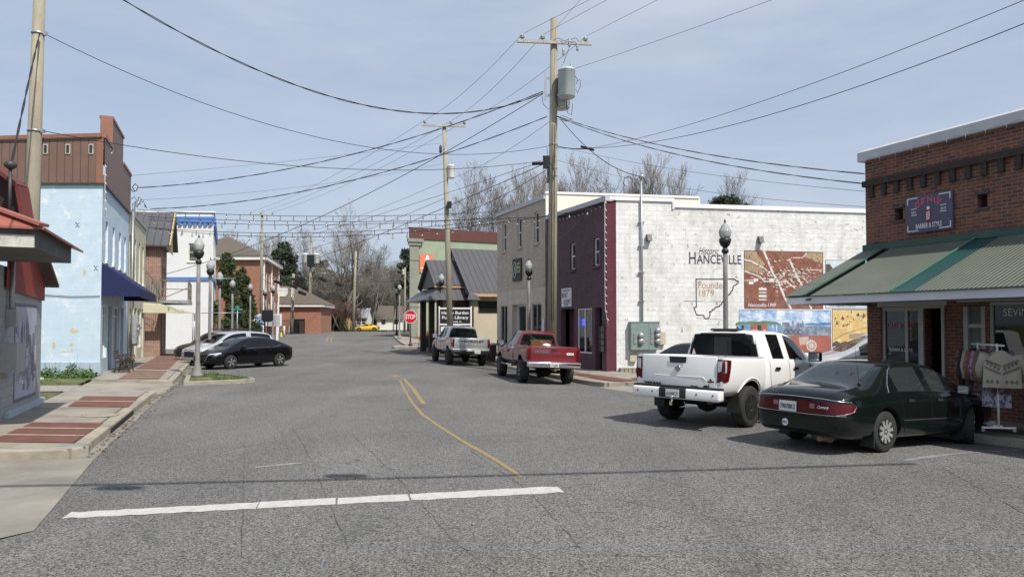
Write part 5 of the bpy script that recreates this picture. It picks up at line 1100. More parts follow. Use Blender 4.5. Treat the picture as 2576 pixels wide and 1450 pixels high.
text('lettering','CUT N UP',W,(w1[0]+w1[1])/2-.05,1.95,.14,pink,B,off,-.08,width=.7);text('lettering','BARBER & STYLE',W,(w1[0]+w1[1])/2-.05,1.42,.08,M['signwhite'],B,off,-.08,width=.6)
d=MB();a=bw[0]+1.0;W.box(d,a,a+.45,.35,.65,.003,.02);d.build('wall_grille',M['mailbox'],B,off)
# garments and shelves seen through the boutique window
d=MB()
for i in range(14):a=bw[0]+.2+i*.2;W.box(d,a,a+.14,.95+random.random()*.3,1.75,-1.3,-1.1,i%5)
d.build('window_display',goods,B,off)
REDW=W;PURW=None
# ---- small building with red roof at the far left
off=(-11.3,17.1,0);B=thing('shop_building','small grey block building with red metal roof and canopy','building',off)
W=Wall((-7.94,9.1),(-11.3,17.1));L=W.L
mb=MB();hd=(L-7.4,L-6.3,.15,2.3);W.panel(mb,-.1,3.2,[hd],.2);Wb=Wall((-11.3,17.1),(-16,15.1));Wb.panel(mb,-.1,3.2);mb.build('wall',M['greypaint'],B,off)
mb=MB();W.box(mb,hd[0],hd[1],hd[2],hd[3],-.2,-.15);mb.build('door',M['mailbox'],B,off)
mb=MB();zz=W.px(107,757)[1];zl_=2.62
mb.face([W.pt(L-3.4,2.75,.05),W.pt(L+.05,zl_,.05),W.pt(L+.05,3.0,.05),W.pt(L-2.0,4.1,.05),W.pt(L-3.4,4.1,.05)]);mb.face([W.pt(L+.05,zl_,.05),W.pt(L+.05,zl_,-4),W.pt(L+.05,3.0,-4),W.pt(L+.05,3.0,.05)]);mb.build('metal_cladding',M['redcorr'],B,off)
mb=MB();mb.bar(W.pt(L-2.0,4.13,.15),W.pt(L+.3,2.98,.15),.3,.07);mb.build('rake_board',mat('brown_rake_board',(.10,.07,.055),.7),B,off)
mb=MB();W.box(mb,L-3.2,L+.12,.0,.30,.003,.08);mb.build('plinth',M['bluewhite'],B,off)
# mural on the near wall
mp_=[W.px(*z2(*p))for p in((130,408),(320,440),(312,1212),(114,1283))]
a0,a1=(mp_[0][0]+mp_[3][0])/2,(mp_[1][0]+mp_[2][0])/2;zz0,zz1=mp_[3][1],mp_[0][1]
mb=MB();W.box(mb,a0,a1,zz0,zz1,.003,.006,0);W.box(mb,a0+.06,a1-.05,zz0+.07,zz1-.07,.0065,.009,1)
gp=random.Random(5)
for i in range(50):
 a=gp.uniform(a0+.1,a1-.2);z=gp.uniform(zz0+.15,zz1-.9);w,h=gp.uniform(.06,.3),gp.uniform(.08,.5)
 W.box(mb,a,min(a+w,a1-.06),z,z+h,.0095+i*.00008,.0098+i*.00008,gp.choice([2,3,4]))
for i in range(22):a=gp.uniform(a0+.08,a1-.1);h=gp.uniform(.1,.5);z=zz0+gp.uniform(.9,1.2)+.0;wpoly(mb,W,[(a-.03,z+.25),(a+.03,z+.25),(a,z+.3+h)],.0145+i*.0001,4)
for i in range(12):z=zz0+.95-i*.045;W.box(mb,a0+.1,a0+.9,z,z+.012,.0175,.018,4)
o=mb.build('mural',[mat('mural_frame_grey',(.16,.16,.20),.8),mat('mural_pale_wash',(.42,.43,.52),.8,var=.15,vs=1.5),mat('mural_grey_wash',(.30,.31,.38),.8,var=.3,vs=4),mat('mural_white_wash',(.55,.56,.60),.8,var=.2,vs=4),mat('mural_dark_line',(.22,.22,.28),.8)],B,off);o['label']='grey and white painted mural of a wooden mill'
mb=MB();h=(W.px(*z2(0,790))[0]-.35,W.px(*z2(110,790))[0],1.42,2.0);mb2=W.px(*z2(60,880));W.box(mb,mb2[0]-.55,mb2[0]+.12,mb2[1]-.28,mb2[1]+.28,.003,.28);mb.build('electric_cabinet',M['grey'],B,off)
a_=W.px(*z2(60,400))[0];mb=MB();mb.tube([W.pt(a_,2.0,.08),W.pt(a_,3.3,.08)],.05,8);W.box(mb,a_-.1,a_+.1,2.0,2.35,.003,.18);mb.build('conduit',M['galv'],B,off)
# canopy
C0,C1=Vector((-7.8,11.6,0)),Vector((-9.03,14.6,0));n2=Vector((W.n.x,W.n.y,0));t2=Vector((W.d.x,W.d.y,0));Lc=(C1-C0).dot(t2)
cp=lambda a,i,z:C0+t2*a-n2*i+Vector((0,0,z))
mb=MB();mb.face([cp(0,0,3.3),cp(Lc,0,3.3),cp(Lc,0,3.62),cp(0,0,3.62)]);mb.face([cp(0,4,3.3),cp(0,0,3.3),cp(0,0,3.62),cp(0,4,3.62)]);mb.face([cp(Lc,0,3.3),cp(Lc,4,3.3),cp(Lc,4,3.62),cp(Lc,0,3.62)]);mb.face([cp(0,0,3.3),cp(0,4,3.3),cp(Lc,4,3.3),cp(Lc,0,3.3)])
cn=mb.build('canopy',M['fascia'],B,off)
Wn=Wall(cp(0,4,0)[:2],cp(0,0,0)[:2]);mb=MB();Wn.box(mb,1,4.0,3.3,3.5,.003,.03);mb.build('fascia_board',M['fasciapale'],cn,off)
mb=MB();R0,R1=cp(-.12,-.15,3.63),cp(Lc+.45,-.15,3.60);H0,H1=cp(1.6,3.2,4.95),cp(Lc+.45,3.2,4.95)
roof_plane(mb,[R0,R1,H1,H0],0,.04);roof_plane(mb,[cp(-.12,4,3.63),R0,H0],0,.04);rr=mb.build('roof_sheet',M['redroof'],cn,off);mb=MB();mb.bar(R0+Vector((0,0,.03)),H0+Vector((0,0,.05)),.22,.05);mb.build('hip_cap',mat('red_hip_cap',(.33,.11,.08),.45),cn,off)
# upper gambrel gable
mb=MB();pf=[P(-120,330,13.6),P(0,424,13.6),P(60,472,13.6),P(78,578,13.6),P(78,615,13.6),P(-120,615,13.6)];bk=[p+Vector((-2.6,3,.1))for p in pf]
mb.face(pf[::-1],1);
for i in range(3):mb.face([pf[i],pf[i+1],bk[i+1],bk[i]][::-1],0)
o=mb.build('upper_gable',[M['redroof'],mat('dark_gable_boards',(.025,.018,.018),.8)],B,off)
mb=MB();
for i in range(3):mb.bar(pf[i]+Vector((0,-.06,0)),pf[i+1]+Vector((0,-.06,0)),.3,.07)
mb.build('barge_board',mat('red_brown_barge_board',(.13,.035,.028),.6),B,off)
mb=MB();mb.bar(P(56,500,13.5),P(68,575,13.5),.03,.03);mb.build('gable_pipe',M['galv'],B,off)
mb=MB();p=P(26,425,13.2);mb.tube([p-Vector((0,0,.9)),p],.03,6);mb.lathe([(.05,0),(.1,.04),(.11,.1),(.05,.15)],10,p);mb.build('weatherhead',M['mailbox'],B,off)
# ---------------------------------------------------------------- street furniture
# street lamps
def lamp_parts(root,h=5.4,pm=None,collar=True):
 mb=MB();s=1.0
 mb.lathe([(.22,0),(.22,.10),(.15,.2),(.12,.42),(.10,.5),(.088,.6),(.076,3.4),(.068,h-1.02)],14);mb.build('post',pm or M['lamppost'],root)
 mb=MB();b=h-1.02;mb.lathe([(.10,b-.06),(.12,b),(.10,b+.05),(.06,b+.1),(.09,b+.14),(.14,b+.18),(.185,b+.28),(.20,b+.40),(.16,b+.42)],16);ft=mb.build('fitter',M['black'],root)
 mb=MB();mb.lathe([(.14,b+.41),(.18,b+.5),(.205,b+.62),(.20,b+.68),(.185,b+.70),(.12,b+.82),(.07,b+.90),(.03,b+.93)],18);mb.build('globe',M['lampglass'],root)
 mb=MB();mb.lathe([(.03,b+.92),(.045,b+.95),(.025,b+.97),(.035,b+1.0),(.012,b+1.04),(.004,b+1.09)],8);mb.build('finial',M['black'],root)
 mb=MB();mb.lathe([(.02,b+.40),(.05,b+.45),(.05,b+.6),(.02,b+.66)],8);mb.build('bulb',M['white'],root)
LG='ornamental street lamps along the street'
def place_lamp(src,x,y,label,z=.0,sc=1.0):
 c=src if not src.get('used')else copy_tree(src)
 if 'used' in c:del c['used']
 src_used[id(src)]=1
 c.location=(x,y,gbase(y)+z);c['label']=label;c.scale=(sc,sc,sc);return c
src_used={}
L0=thing('street_lamp','nearest left grey street lamp standing in the grass island','street lamp',(0,0,0),0,LG);lamp_parts(L0)
def lamp_at(px,Y,label,z=.1,top=None,black=False,first=False):
 p=P(px,700,Y);x=p.x;zb=gbase(Y)+z
 sc_=1.0
 if top is not None:sc_=(P(px,top,Y).z-zb)/5.47
 o=(L0 if not black else LB)if first else copy_tree(L0 if not black else LB)
 o.location=(x,Y,zb);o.scale=(sc_,sc_,sc_);o['label']=label;return o
lamp_at(499,26.6,'tall grey street lamp in the grass island, nearest on the left side',.09,587,first=True)
lamp_at(529,36.3,'grey street lamp behind the black sedan, second on the left side',.1,646)
lamp_at(553,44.8,'grey street lamp before the dark evergreen, third on the left side',0,677)
lamp_at(585,52.8,'grey street lamp in front of the evergreen, fourth on the left side',0,698)
lamp_at(630,58.5,'grey street lamp left of the blue and white church sign',.1,708)
lamp_at(687,64,'small grey street lamp just right of the black sign back',.1,712)
lamp_at(1824,22.9,'large grey street lamp in front of the mural wall behind the white pickup',.1,548)
lamp_at(1330,34.2,'grey street lamp in front of the tan coffee shop',.1,646)
lamp_at(1058,57.5,'grey street lamp right of the stop sign',.15,703)
lamp_at(1005,70,'grey street lamp at the far corner, right of a black one',.14,711)
LB=thing('street_lamp','black street lamp','street lamp',(0,0,0),0,LG);lamp_parts(LB,pm=M['black'])
lamp_at(1110,46.4,'dark street lamp in front of the library gable',.15,682,True,True)
lamp_at(998,80,'black street lamp at the far corner, left of a grey one',.14,723,True)
lamp_at(667,62,'black street lamp behind the church sign',.1,720,True)
# banner brackets on the two near lamps
for px,Y,y,w,lab in((499,26.6,700,1.2,'upper'),(499,26.6,787,1.4,'lower')):
 p=P(px,y,Y);r=MB();r.tube([p+Vector((.09,0,0)),p+Vector((w,.5,.03))],.014,6)
 o=r.build('banner_bracket',M['galv'],None,tuple(p));prop(o,lab+' banner arm on the nearest left street lamp','bracket','empty banner arms')
p=P(1824,758,22.9);r=MB();r.tube([p+Vector((-.09,0,0)),p+Vector((-1.3,.1,.02))],.012,6);o=r.build('banner_bracket',M['galv'],None,tuple(p));prop(o,'thin banner arm on the lamp before the mural','bracket','empty banner arms')
# utility poles
def insul(mb,p,s=1):
 mb.lathe([(.03*s,0),(.03*s,.06),(.09*s,.07),(.10*s,.10),(.06*s,.12),(.085*s,.14),(.09*s,.17),(.05*s,.19),(.06*s,.22),(.02*s,.25)],8,p)
def utility_pole(label,base,top,r0,r1,arm=None,group=None):
 base,top=Vector(base),Vector(top);B=thing('utility_pole',label,'utility pole',tuple(base));off=tuple(base)
 mb=MB();mb.tube([base-Vector((0,0,.1)),base.lerp(top,.5),top],[r0,(r0+r1)/2,r1],12);mb.build('pole',M['pole'],B,off);pts=[]
 if arm:
  z,a0,a1,dirv,offs=arm;c=base.lerp(top,(z-base.z)/(top.z-base.z));d=Vector(dirv).normalized();n=Vector((0,0,1)).cross(d)
  mb=MB();k=n*-(r1+.07)
  if k.y>0:k=-k
  mb.bar(c+k+d*a0,c+k+d*a1,.1,.13);ar=mb.build('crossarm',M['arm'],B,off)
  for o_ in offs:q=MB();insul(q,c+k+d*o_+Vector((0,0,.066)),1.1);q.build('insulator',M['grey'],ar,off);pts.append(c+k+d*o_+Vector((0,0,.3)))
 return B,off,pts,(lambda z:base.lerp(top,(z-base.z)/(top.z-base.z)))
def atz(px,y,Y):return P(px,y,Y)
b=P(1388,880,30.4);tp=P(1393,48,30.4);CPb=Vector((b.x,30.4,.02));ay=P(1393,112,30.4).z
CP,cpo,cpi,cpf=utility_pole('large wooden utility pole with two transformers beside the purple shop',CPb,tp,.215,.15,(ay,-1.62,1.62,(1,.1,0),(-1.40,-.52,1.34)))
def trans(B,off,p,r,h,m=None,yaw=0):
 mb=MB();mb.lathe([(r*.9,0),(r,.04),(r,h*.86),(r*1.04,h*.87),(r*1.04,h*.9),(r*.8,h*.96),(r*.2,h)],16,p);t=mb.build('transformer',m or mat('light_grey_transformer_paint',(.45,.50,.51),.45,var=.08),B,off)
 for dx in(-.3,.35):mb=MB();mb.lathe([(.05,0),(.06,.03),(.035,.06),(.05,.1),(.03,.13),(.04,.17),(.015,.28)],8,Vector(p)+Vector((dx*r*1.5,0,h*.95)));mb.build('bushing',M['grey'],t,off)
p1=P(1427,266,30.15);trans(CP,cpo,P(1425,246,29.95),.36,1.3);trans(CP,cpo,P(1411,274,30.75),.38,1.35)
mb=MB();c=cpf(P(1390,240,30.4).z)
for dz in(0,.75):mb.bar(c+Vector((-.32,0,dz)),c+Vector((.55,-.05,dz)),.07,.1)
mb.bar(c+Vector((-.35,0,-.2)),c+Vector((-.35,0,1.0)),.08,.08);mb.build('transformer_bracket',M['galv'],CP,cpo)
mb=MB();c=cpf(P(1385,408,30.4).z);mb.obox(c+Vector((-.3,0,0)),(Vector((1,0,0)),Vector((0,1,0)),Vector((0,0,1))),(.14,.12,.26));mb.tube([c+Vector((-.9,.1,-.05)),c+Vector((-.25,0,-.03))],.07,8);mb.build('splice_box',M['black'],CP,cpo)
c=cpf(P(1385,430,30.4).z);mb=MB();mb.box(c.x-.26,c.x-.2+.02,c.y-.1,c.y+.1,c.z-.5,c.z+.3);mb.build('cable_box',M['mailbox'],CP,cpo)
for z in(P(1385,365,30.4).z,P(1385,425,30.4).z,P(1385,443,30.4).z):c=cpf(z);mb=MB();mb.lathe([(.19,0),(.195,.02),(.19,.05)],14,c);mb.build('band',M['galv'],CP,cpo)
for x,y in((1432,108),(1452,118),(1417,130)):
 p=P(x,y,30.2);mb=MB();mb.lathe([(.03,-.18),(.06,-.14),(.04,-.05),(.06,.02),(.04,.1),(.02,.2)],8,p);mb.build('cutout_fuse',M['grey'],CP,cpo)
def loop(pts,r=.012,Y=30.1):return MB().tube([P(x,y,Y+(i%2)*.05)for i,(x,y)in enumerate(pts)],r,5)
for i,pl in enumerate([[(1432,118),(1420,150),(1412,175),(1410,190)],[(1400,190),(1420,184),(1445,190),(1452,200),(1450,212)],[(1450,205),(1458,200),(1460,215),(1452,235),(1448,225)],[(1445,215),(1430,235),(1424,262),(1428,285),(1437,290),(1440,260)],[(1396,235),(1400,262),(1412,275),(1426,268),(1434,258)],[(1362,236),(1366,262),(1380,276),(1385,270)],[(1375,370),(1378,400),(1395,430),(1396,445),(1386,448)],[(1393,100),(1405,96),(1418,104),(1432,98)],[(1434,100),(1448,96),(1456,106)],[(1410,292),(1405,300),(1425,305),(1437,300)],[(1412,290),(1436,300),(1440,300)],[(1466,369),(1490,372)]]):
 loop(pl).build('jumper_wire',M['cable'],CP,cpo)
for j in range(2):mb=MB();mb.tube([cpf(z_)+Vector((-.05+.1*j,-.2,0))for z_ in(10.6,8.0,5.0,2.2)],.012,5);mb.build('ground_wire',M['cable'],CP,cpo)
b2,t2_=P(1134,880,44),P(1117,313,44);P2b=Vector((b2.x,44,gbase(44)))
P2,p2o,p2i,p2f=utility_pole('wooden utility pole with one small transformer in front of the library',P2b,t2_,.20,.12,(P(1117,318,44).z,-1.42,1.35,(1,.1,0),(-1.2,.42,1.25)))
trans(P2,p2o,P(1134,448,43.9),.22,.85,M['white']);p=P(1108,375,43.8);mb=MB();mb.lathe([(.05,-.25),(.09,-.2),(.09,.15),(.04,.25)],8,p);mb.build('cutout_fuse',M['mailbox'],P2,p2o)
mb=MB();p=P(1130,515,43.7);mb.obox(p,(Vector((1,0,0)),Vector((0,1,0)),Vector((0,0,1))),(.13,.12,.2));mb.tube([p,p+Vector((-.25,0,-.35))],.02,5);mb.build('cable_box',M['black'],P2,p2o)
P3,p3o,p3i,p3f=utility_pole('weathered utility pole with crossarm before the brick church hall',P(655,960,74)*1-Vector((0,0,P(655,960,74).z-gbase(74))),P(659,530,74),.17,.12,(P(658,541,74).z,-1.25,1.25,(1,.1,0),(-1.1,-.1,1.1)))
P4,p4o,p4i,p4f=utility_pole('far utility pole carrying a pair of white transformers',(P(777,828,112).x,112,gbase(112)),P(783,590,112),.26,.17,(P(783,604,112).z,-2.4,2.2,(1,.1,0),(-2.1,0,2)))
trans(P4,p4o,P(768,662,111.7),.45,1.6,M['white']);trans(P4,p4o,P(796,662,111.7),.45,1.6,M['white']);p=P(781,655,111.5);mb=MB();mb.box(p.x-.5,p.x+.5,111.3,111.8,p.z-1,p.z+.9);mb.build('equipment_box',M['black'],P4,p4o)
mb=MB();a=P(782,660,112);mb.tube([P(779,705,112),P(790,690,111),P(806,686,110.4),P(815,687,110)],.06,6);mb.lathe([(.12,0),(.25,.08),(.1,.2)],8,P(817,689,110));mb.build('street_light_arm',M['galv'],P4,p4o)
P5,p5o,p5i,p5f=utility_pole('plain leaning wooden pole beside the yellow wooden fence',(P(888,828,114).x,114,gbase(114)),P(895,632,114),.26,.17)
P6,p6o,p6i,p6f=utility_pole('pole with a steel conduit near the pale utility box',(P(733,834,92).x,92,gbase(92)),P(738,688,92),.24,.17)
mb=MB();mb.tube([P(731,832,91.7),P(734,720,91.7)],.09,8);mb.build('conduit',M['galv'],P6,p6o)
P7,p7o,p7i,p7f=utility_pole('thin utility pole between the far corner and the stop sign',(P(1017,838,104).x,104,gbase(104)),P(1019,672,104),.17,.11)
mb=MB();mb.tube([P(1019,700,104),P(1027,692,103.6),P(1035,689,103)],.05,6);mb.build('street_light_arm',M['galv'],P7,p7o);trans(P7,p7o,P(1014,690,103.8),.2,.7,M['white'])
lb,lt=P(85,640,19.8),P(101,-60,19.8)
LPb=Vector((lb.x-.15,19.8,.1));LP,lpo,lpi,lpf=utility_pole('tall thick wooden pole behind the red roofed building at the left edge',LPb,lt,.225,.14)
for z,w in((P(100,85,19.8).z,.17),(P(95,330,19.8).z,.19)):c=lpf(z);mb=MB();mb.lathe([(w,-.03),(w+.01,0),(w,.03)],14,c);mb.box(c.x+w-.02,c.x+w+.08,c.y-.04,c.y+.04,c.z-.05,c.z+.05);mb.build('wire_clamp',M['galv'],LP,lpo)
# wires
def wire(label,A,B_,mid=None,r=.012,sag=.6,n=26,twist=0,kind='power_line',cat='overhead wire',m=None,group=None):
 A,B_=Vector(A),Vector(B_);r*=.52 if twist else.66
 if mid:
  k=(mid[0]-1287.5)/FPX;lo=0.02;hi=.98;best=(9e9,.5)
  for i in range(97):
   t=.02+i*.01;q=A.lerp(B_,t);D=q.y*_cp+(q.z-CAMH)*_sp;e=abs(q.x/D-k)
   if e<best[0]:best=(e,t)
  t=best[1];q=A.lerp(B_,t);sag=(q.z-P(mid[0],mid[1],q.y).z)/(4*t*(1-t))
 pts=[]
 for i in range(n+1):t=i/n;q=A.lerp(B_,t);pts.append(q-Vector((0,0,4*sag*t*(1-t))))
 mb=MB();off=tuple(A)
 if twist:
  fine=[]
  for i in range(n*5+1):
   t=i/(n*5);q=A.lerp(B_,t)-Vector((0,0,4*sag*t*(1-t)));fine.append(q)
  L=(B_-A).length
  for ph in(0,math.pi):mb.tube([q+Vector((math.cos(ph+i/(n*5)*L*2.6)*r,0,math.sin(ph+i/(n*5)*L*2.6)*r))for i,q in enumerate(fine)],r*.75,4)
 else:mb.tube(pts,r,5)
 o=mb.build(kind,m or M['cable'],None,off,uv=False);prop(o,label,cat,group);return pts
cp_=lambda x,y:P(x,y,30.3)
GW='overhead wires';th=M['wire']
offp=lambda i:Vector((cpi[i].x+28,-4,cpi[i].z+.3))
wire('bare wire from the left insulator of the big pole to the upper right',cpi[0],offp(0),(1420,31),.012,m=th);wire('bare wire from the middle insulator of the big pole to the upper right',cpi[1],offp(1),(1460,38),.012,m=th);wire('bare wire from the right insulator of the big pole to the upper right',cpi[2],offp(2),(1590,32),.012,m=th)
wire('thin guy wire from the top of the big pole to the upper right',cp_(1396,72),cp_(1396,72)+Vector((24,-34,1.5)),(1450,18),.01,m=th)
wire('neutral wire rising from the transformers to the right',cp_(1402,187),Vector((30,-4,14)),(1700,88),.012,m=th)
for i,nm in enumerate(('left','middle','right')):wire('bare wire between the %s insulators of the two nearer poles'%nm,cpi[i],p2i[i],None,.014,.35,m=th);wire('bare wire from the %s insulator of the library pole to the far crossarm'%nm,p2i[i],p3i[i],None,.016,.6,m=th)
wire('neutral wire between the big pole and the library pole',cp_(1386,303),P(1117,455,44),None,.014,.3,m=th);wire('neutral wire from the library pole to the far crossarm pole',P(1117,455,44),P(657,600,74),None,.016,.7,m=th)
wire('heavy twisted cable sagging across the sky to the top left corner',cp_(1366,234),P(230,-50,17.0),(700,195),.032,twist=1)
wire('thin cable from high on the left pole to the big pole',P(113,86,19.8),cp_(1385,366),(700,320),.016)
wire('thin cable from the clamp of the left pole to the black splice box',P(112,330,19.8),cp_(1360,405),(700,414),.017)
wire('twisted service cable from the brown siding corner to the big pole',P(345,472,34.5),cp_(1366,230),(894,386),.03,twist=1)
wire('twisted service cable from the cream shop conduit to the big pole',P(378,525,36.5),cp_(1376,293),(846,464),.03,twist=1)
wire('dark service cable from the brick balcony building to the big pole',P(412,690,43.3),cp_(1365,236),(882,509),.024)
wire('faint thin wire from the light blue building to the library pole',P(335,441,34.3),P(1108,360,44),(660,412),.012,m=th)
wire('faint thin wire low over the cream shop to the library pole',P(352,503,34.8),P(1112,412,44),(750,471),.012,m=th)
wire('thin cable sloping from the splice box down to the white building',cp_(1360,407),P(540,655,56.2),(918,551),.016)
wire('thick telephone cable from the splice box past the library pole',cp_(1370,411),P(657,692,74),(918,605),.026)
wire('dark telephone cable between the library pole and the far pole',P(1122,497,44),P(658,655,74),(920,578),.02)
wire('lower telephone cable from the big pole to the library pole',cp_(1372,428),P(1121,545,44),None,.022,.3)
wire('upper twisted cable from the big pole to the red brick corner',cp_(1400,292),P(2174,437,17.4),(1707,374),.02,twist=1);wire('lower twisted cable from the big pole to the red brick corner',cp_(1402,294),P(2174,462,17.4),(1707,389),.02,twist=1)
wire('faint wire from the big pole to the middle of the brick corner',cp_(1398,366),P(2174,481,17.4),(1777,437),.009,m=th);wire('faint wire from the big pole low to the brick corner',cp_(1398,402),P(2174,520,17.4),(1655,462),.009,m=th)
wire('upper of two wires rising to the right edge from the splice',cp_(1490,372),P(2720,-60,12),(2100,190),.012);wire('lower of two wires rising to the right edge from the splice',cp_(1398,372),P(2720,0,12),(2000,268),.014)
wire('drooping cable from the transformers down to the mast on the mural wall',cp_(1410,300),MW.pt(am-.02,8.2,.12),(1530,412),.024)
wire('short black cable with a splice right of the big pole',cp_(1394,366),cp_(1490,374),(1440,374),.026)
o=MB();o.tube([cp_(1460,368),cp_(1494,378)],.05,6);o=o.build('cable_splice',M['black'],None,tuple(cp_(1475,372)));prop(o,'black splice case hanging on the wire right of the pole','splice case')
for i,(x0,y0,x1,y1,Y0,Y1)in enumerate(((660,640,783,655,74,112),(783,650,893,690,112,114),(893,690,1018,700,114,104),(700,730,1018,675,92,104),(660,700,738,700,74,92),(738,700,890,720,92,114),(895,650,1060,640,114,80))):
 wire(['cable from the far crossarm pole to the twin transformer pole','cable between the twin transformer pole and the leaning pole','cable from the leaning pole to the thin corner pole','long low cable crossing the far bend','short cable to the pole with the conduit','signal cable over the far bend','thin wire from the leaning pole to the green building'][i],P(x0,y0,Y0),P(x1,y1,Y1),None,.03,.8)
wire('black cable looping down from the left pole to the weatherhead',P(100,85,19.6),P(27,422,13.25),(60,260),.03,twist=1)
wire('thin wire down the left pole to the light blue wall',P(110,345,19.6),P(80,460,24),None,.012,.1)
wire('orange extension cord slung from the lamp to the purple shop',P(1338,650,34.1),P(1470,545,31.2),(1410,598),.012,m=mat('orange_cord',(.45,.20,.05),.6))
# loops of cable at the weatherheads on the left shops
def coil(label,pts,Y,r=.02):
 mb=MB();mb.tube([P(x,y,Y+.12*math.sin(i))for i,(x,y)in enumerate(pts)],r,5);o=mb.build('cable_loop',M['cable'],None,tuple(P(*pts[0],Y)));prop(o,label,'cable loop')
coil('black cable loops at the corner of the brown siding',[(320,448),(325,452),(329,475),(334,482),(342,480),(348,470),(340,462),(333,470),(338,480)],34.2)
coil('black cable tangle above the cream shop',[(331,500),(338,494),(344,505),(332,515),(345,520),(356,500),(349,495),(343,520),(360,505),(369,523),(362,515)],36.3)
coil('black cable loops at the mast head on the mural wall',[(1573,468),(1568,462),(1570,448),(1580,444),(1590,450),(1596,468),(1604,448),(1612,446),(1620,450),(1626,466)],29.5,.018)
# string lights across the street
GS='bulb strings hung across the street'
bs=MB();bs.lathe([(.02,0),(.025,-.03),(.025,-.07),(.02,-.08)],6);sock=bs.build('bulb_socket',M['black']).data;bpy.data.objects.remove(bpy.data.objects['bulb_socket'])
gb=MB();gb.lathe([(.02,-.0),(.045,-.05),(.05,-.09),(.035,-.13),(.01,-.15)],7);gm=mat('clear_bulb_glass',(.30,.29,.26),.12,spec=.8)
def string(label,A,B_,mid,n,hang=.28,step=None):
 A,B_=Vector(A),Vector(B_);pts=wire.__wrapped__(A,B_,mid)if False else None
 t0=thing('string_lights',label,'string lights',tuple(A),0,GS);q=None;best=(9e9,.5);k=(mid[0]-1287.5)/FPX
 for i in range(97):
  t=.02+i*.01;q=A.lerp(B_,t);D=q.y*_cp+(q.z-CAMH)*_sp;e=abs(q.x/D-k)
  if e<best[0]:best=(e,t)
 t=best[1];q=A.lerp(B_,t);sag=(q.z-P(mid[0],mid[1],q.y).z)/(4*t*(1-t));f=lambda t:A.lerp(B_,t)-Vector((0,0,4*sag*t*(1-t)))
 mb=MB();mb.tube([f(i/30)for i in range(31)],.014,4);mb.build('cord',M['cable'],t0,tuple(A),uv=False)
 for i in range(n):
  p=f((i+.5)/n);mb=MB();mb.tube([p,p-Vector((0,0,hang*.45)),p-Vector((0,0,hang*.5))],[.014,.016,.035],5,0);mb.lathe([(.025,-hang*.5),(.042,-hang*.68),(.044,-hang*.82),(.015,-hang*.92)],6,p,1);mb.build('bulb',[M['cable'],gm],t0,tuple(A),uv=False)
string('topmost string of bulbs across the street',P(345,527,38),P(1268,531,40.5),(740,543),28)
string('second string of bulbs from the top across the street',P(372,545,40),P(1375,545,34.6),(900,557),30)
string('third string of bulbs across the street',P(372,552,39),P(1262,545,40.3),(700,565),27)
string('fourth string of bulbs across the street, near the grey metal roof',P(372,572,38.5),P(1300,545,39),(800,585),27)
string('lowest string of bulbs across the street',P(390,574,40),P(1500,522,29.9),(900,592),32)
string('bulb string along the top of the purple shop',P(1378,548,34.4),P(1516,510,29.6),(1440,538),14,.2)
def vstring(label,pts,Y0,Y1):
 t0=thing('icicle_lights',label,'string lights',tuple(P(*pts[0],Y0)));mb=MB();n=len(pts)-1
 q=[P(x,y,Y0+(Y1-Y0)*i/n)for i,(x,y)in enumerate(pts)];mb.tube(q,.009,4);mb.build('cord',M['white'],t0,tuple(q[0]),uv=False)
 for a,b in zip(q,q[1:]):
  k=max(1,int((b-a).length/.3))
  for i in range(k):p=a.lerp(b,i/k);mb=MB();mb.tube([p,p+Vector((.07,-.03,-.09))],[.012,.02],4);mb.build('bulb',M['white'],t0,tuple(q[0]),uv=False)
vstring('white icicle lights hanging down the corner of the purple shop',[(1521,506),(1521,600),(1521,700),(1522,780),(1530,820)],29.25,29.25)
vstring('white icicle lights down the corner of the light blue building',[(264,415),(264,480),(265,545)],26.8,26.8)
vstring('white icicle lights draped on the stepped brown parapet',[(266,350),(279,382),(284,372),(285,320),(298,345)],27.6,31.0)
# stop sign
Y=57.4;c=P(1032,796,Y);B=thing('stop_sign','red octagonal stop sign on a black post at the far corner','stop sign',(c.x,Y,gbase(Y)+.16));off=(c.x,Y,gbase(Y)+.16)
mb=MB();mb.lathe([(.18,0),(.16,.12),(.08,.25),(.055,.5),(.05,c.z+.6-off[2])],10,(c.x,Y+.06,off[2]));mb.build('post',M['black'],B,off)
r_=.52;oc=[Vector((c.x+r_*1.082*math.sin(math.pi/8+i*math.pi/4),Y-.02,c.z+r_*1.082*math.cos(math.pi/8+i*math.pi/4)))for i in range(8)]
mb=MB();mb.face(oc,0);mb.face([p+Vector((0,.02,0))for p in reversed(oc)],1)
for i in range(8):mb.face([oc[i],oc[i]+Vector((0,.02,0)),oc[(i+1)%8]+Vector((0,.02,0)),oc[(i+1)%8]],1)
inn_=[Vector((c.x,Y-.024,c.z))+(Vector((p.x,Y-.024,p.z))-Vector((c.x,Y-.024,c.z)))*.93 for p in oc];sf=mb.build('sign_plate',[M['signwhite'],M['grey']],B,off);mb=MB();mb.face(inn_);mb.build('red_face',mat('stop_red',(.55,.015,.025),.4,var=.05),sf,off)
Wt=Wall((c.x-1,Y-.024),(c.x+1,Y-.024));text('lettering','STOP',Wt,1,c.z-.17,.36,M['signwhite'],sf,off,.006,width=.82,bold=.012)
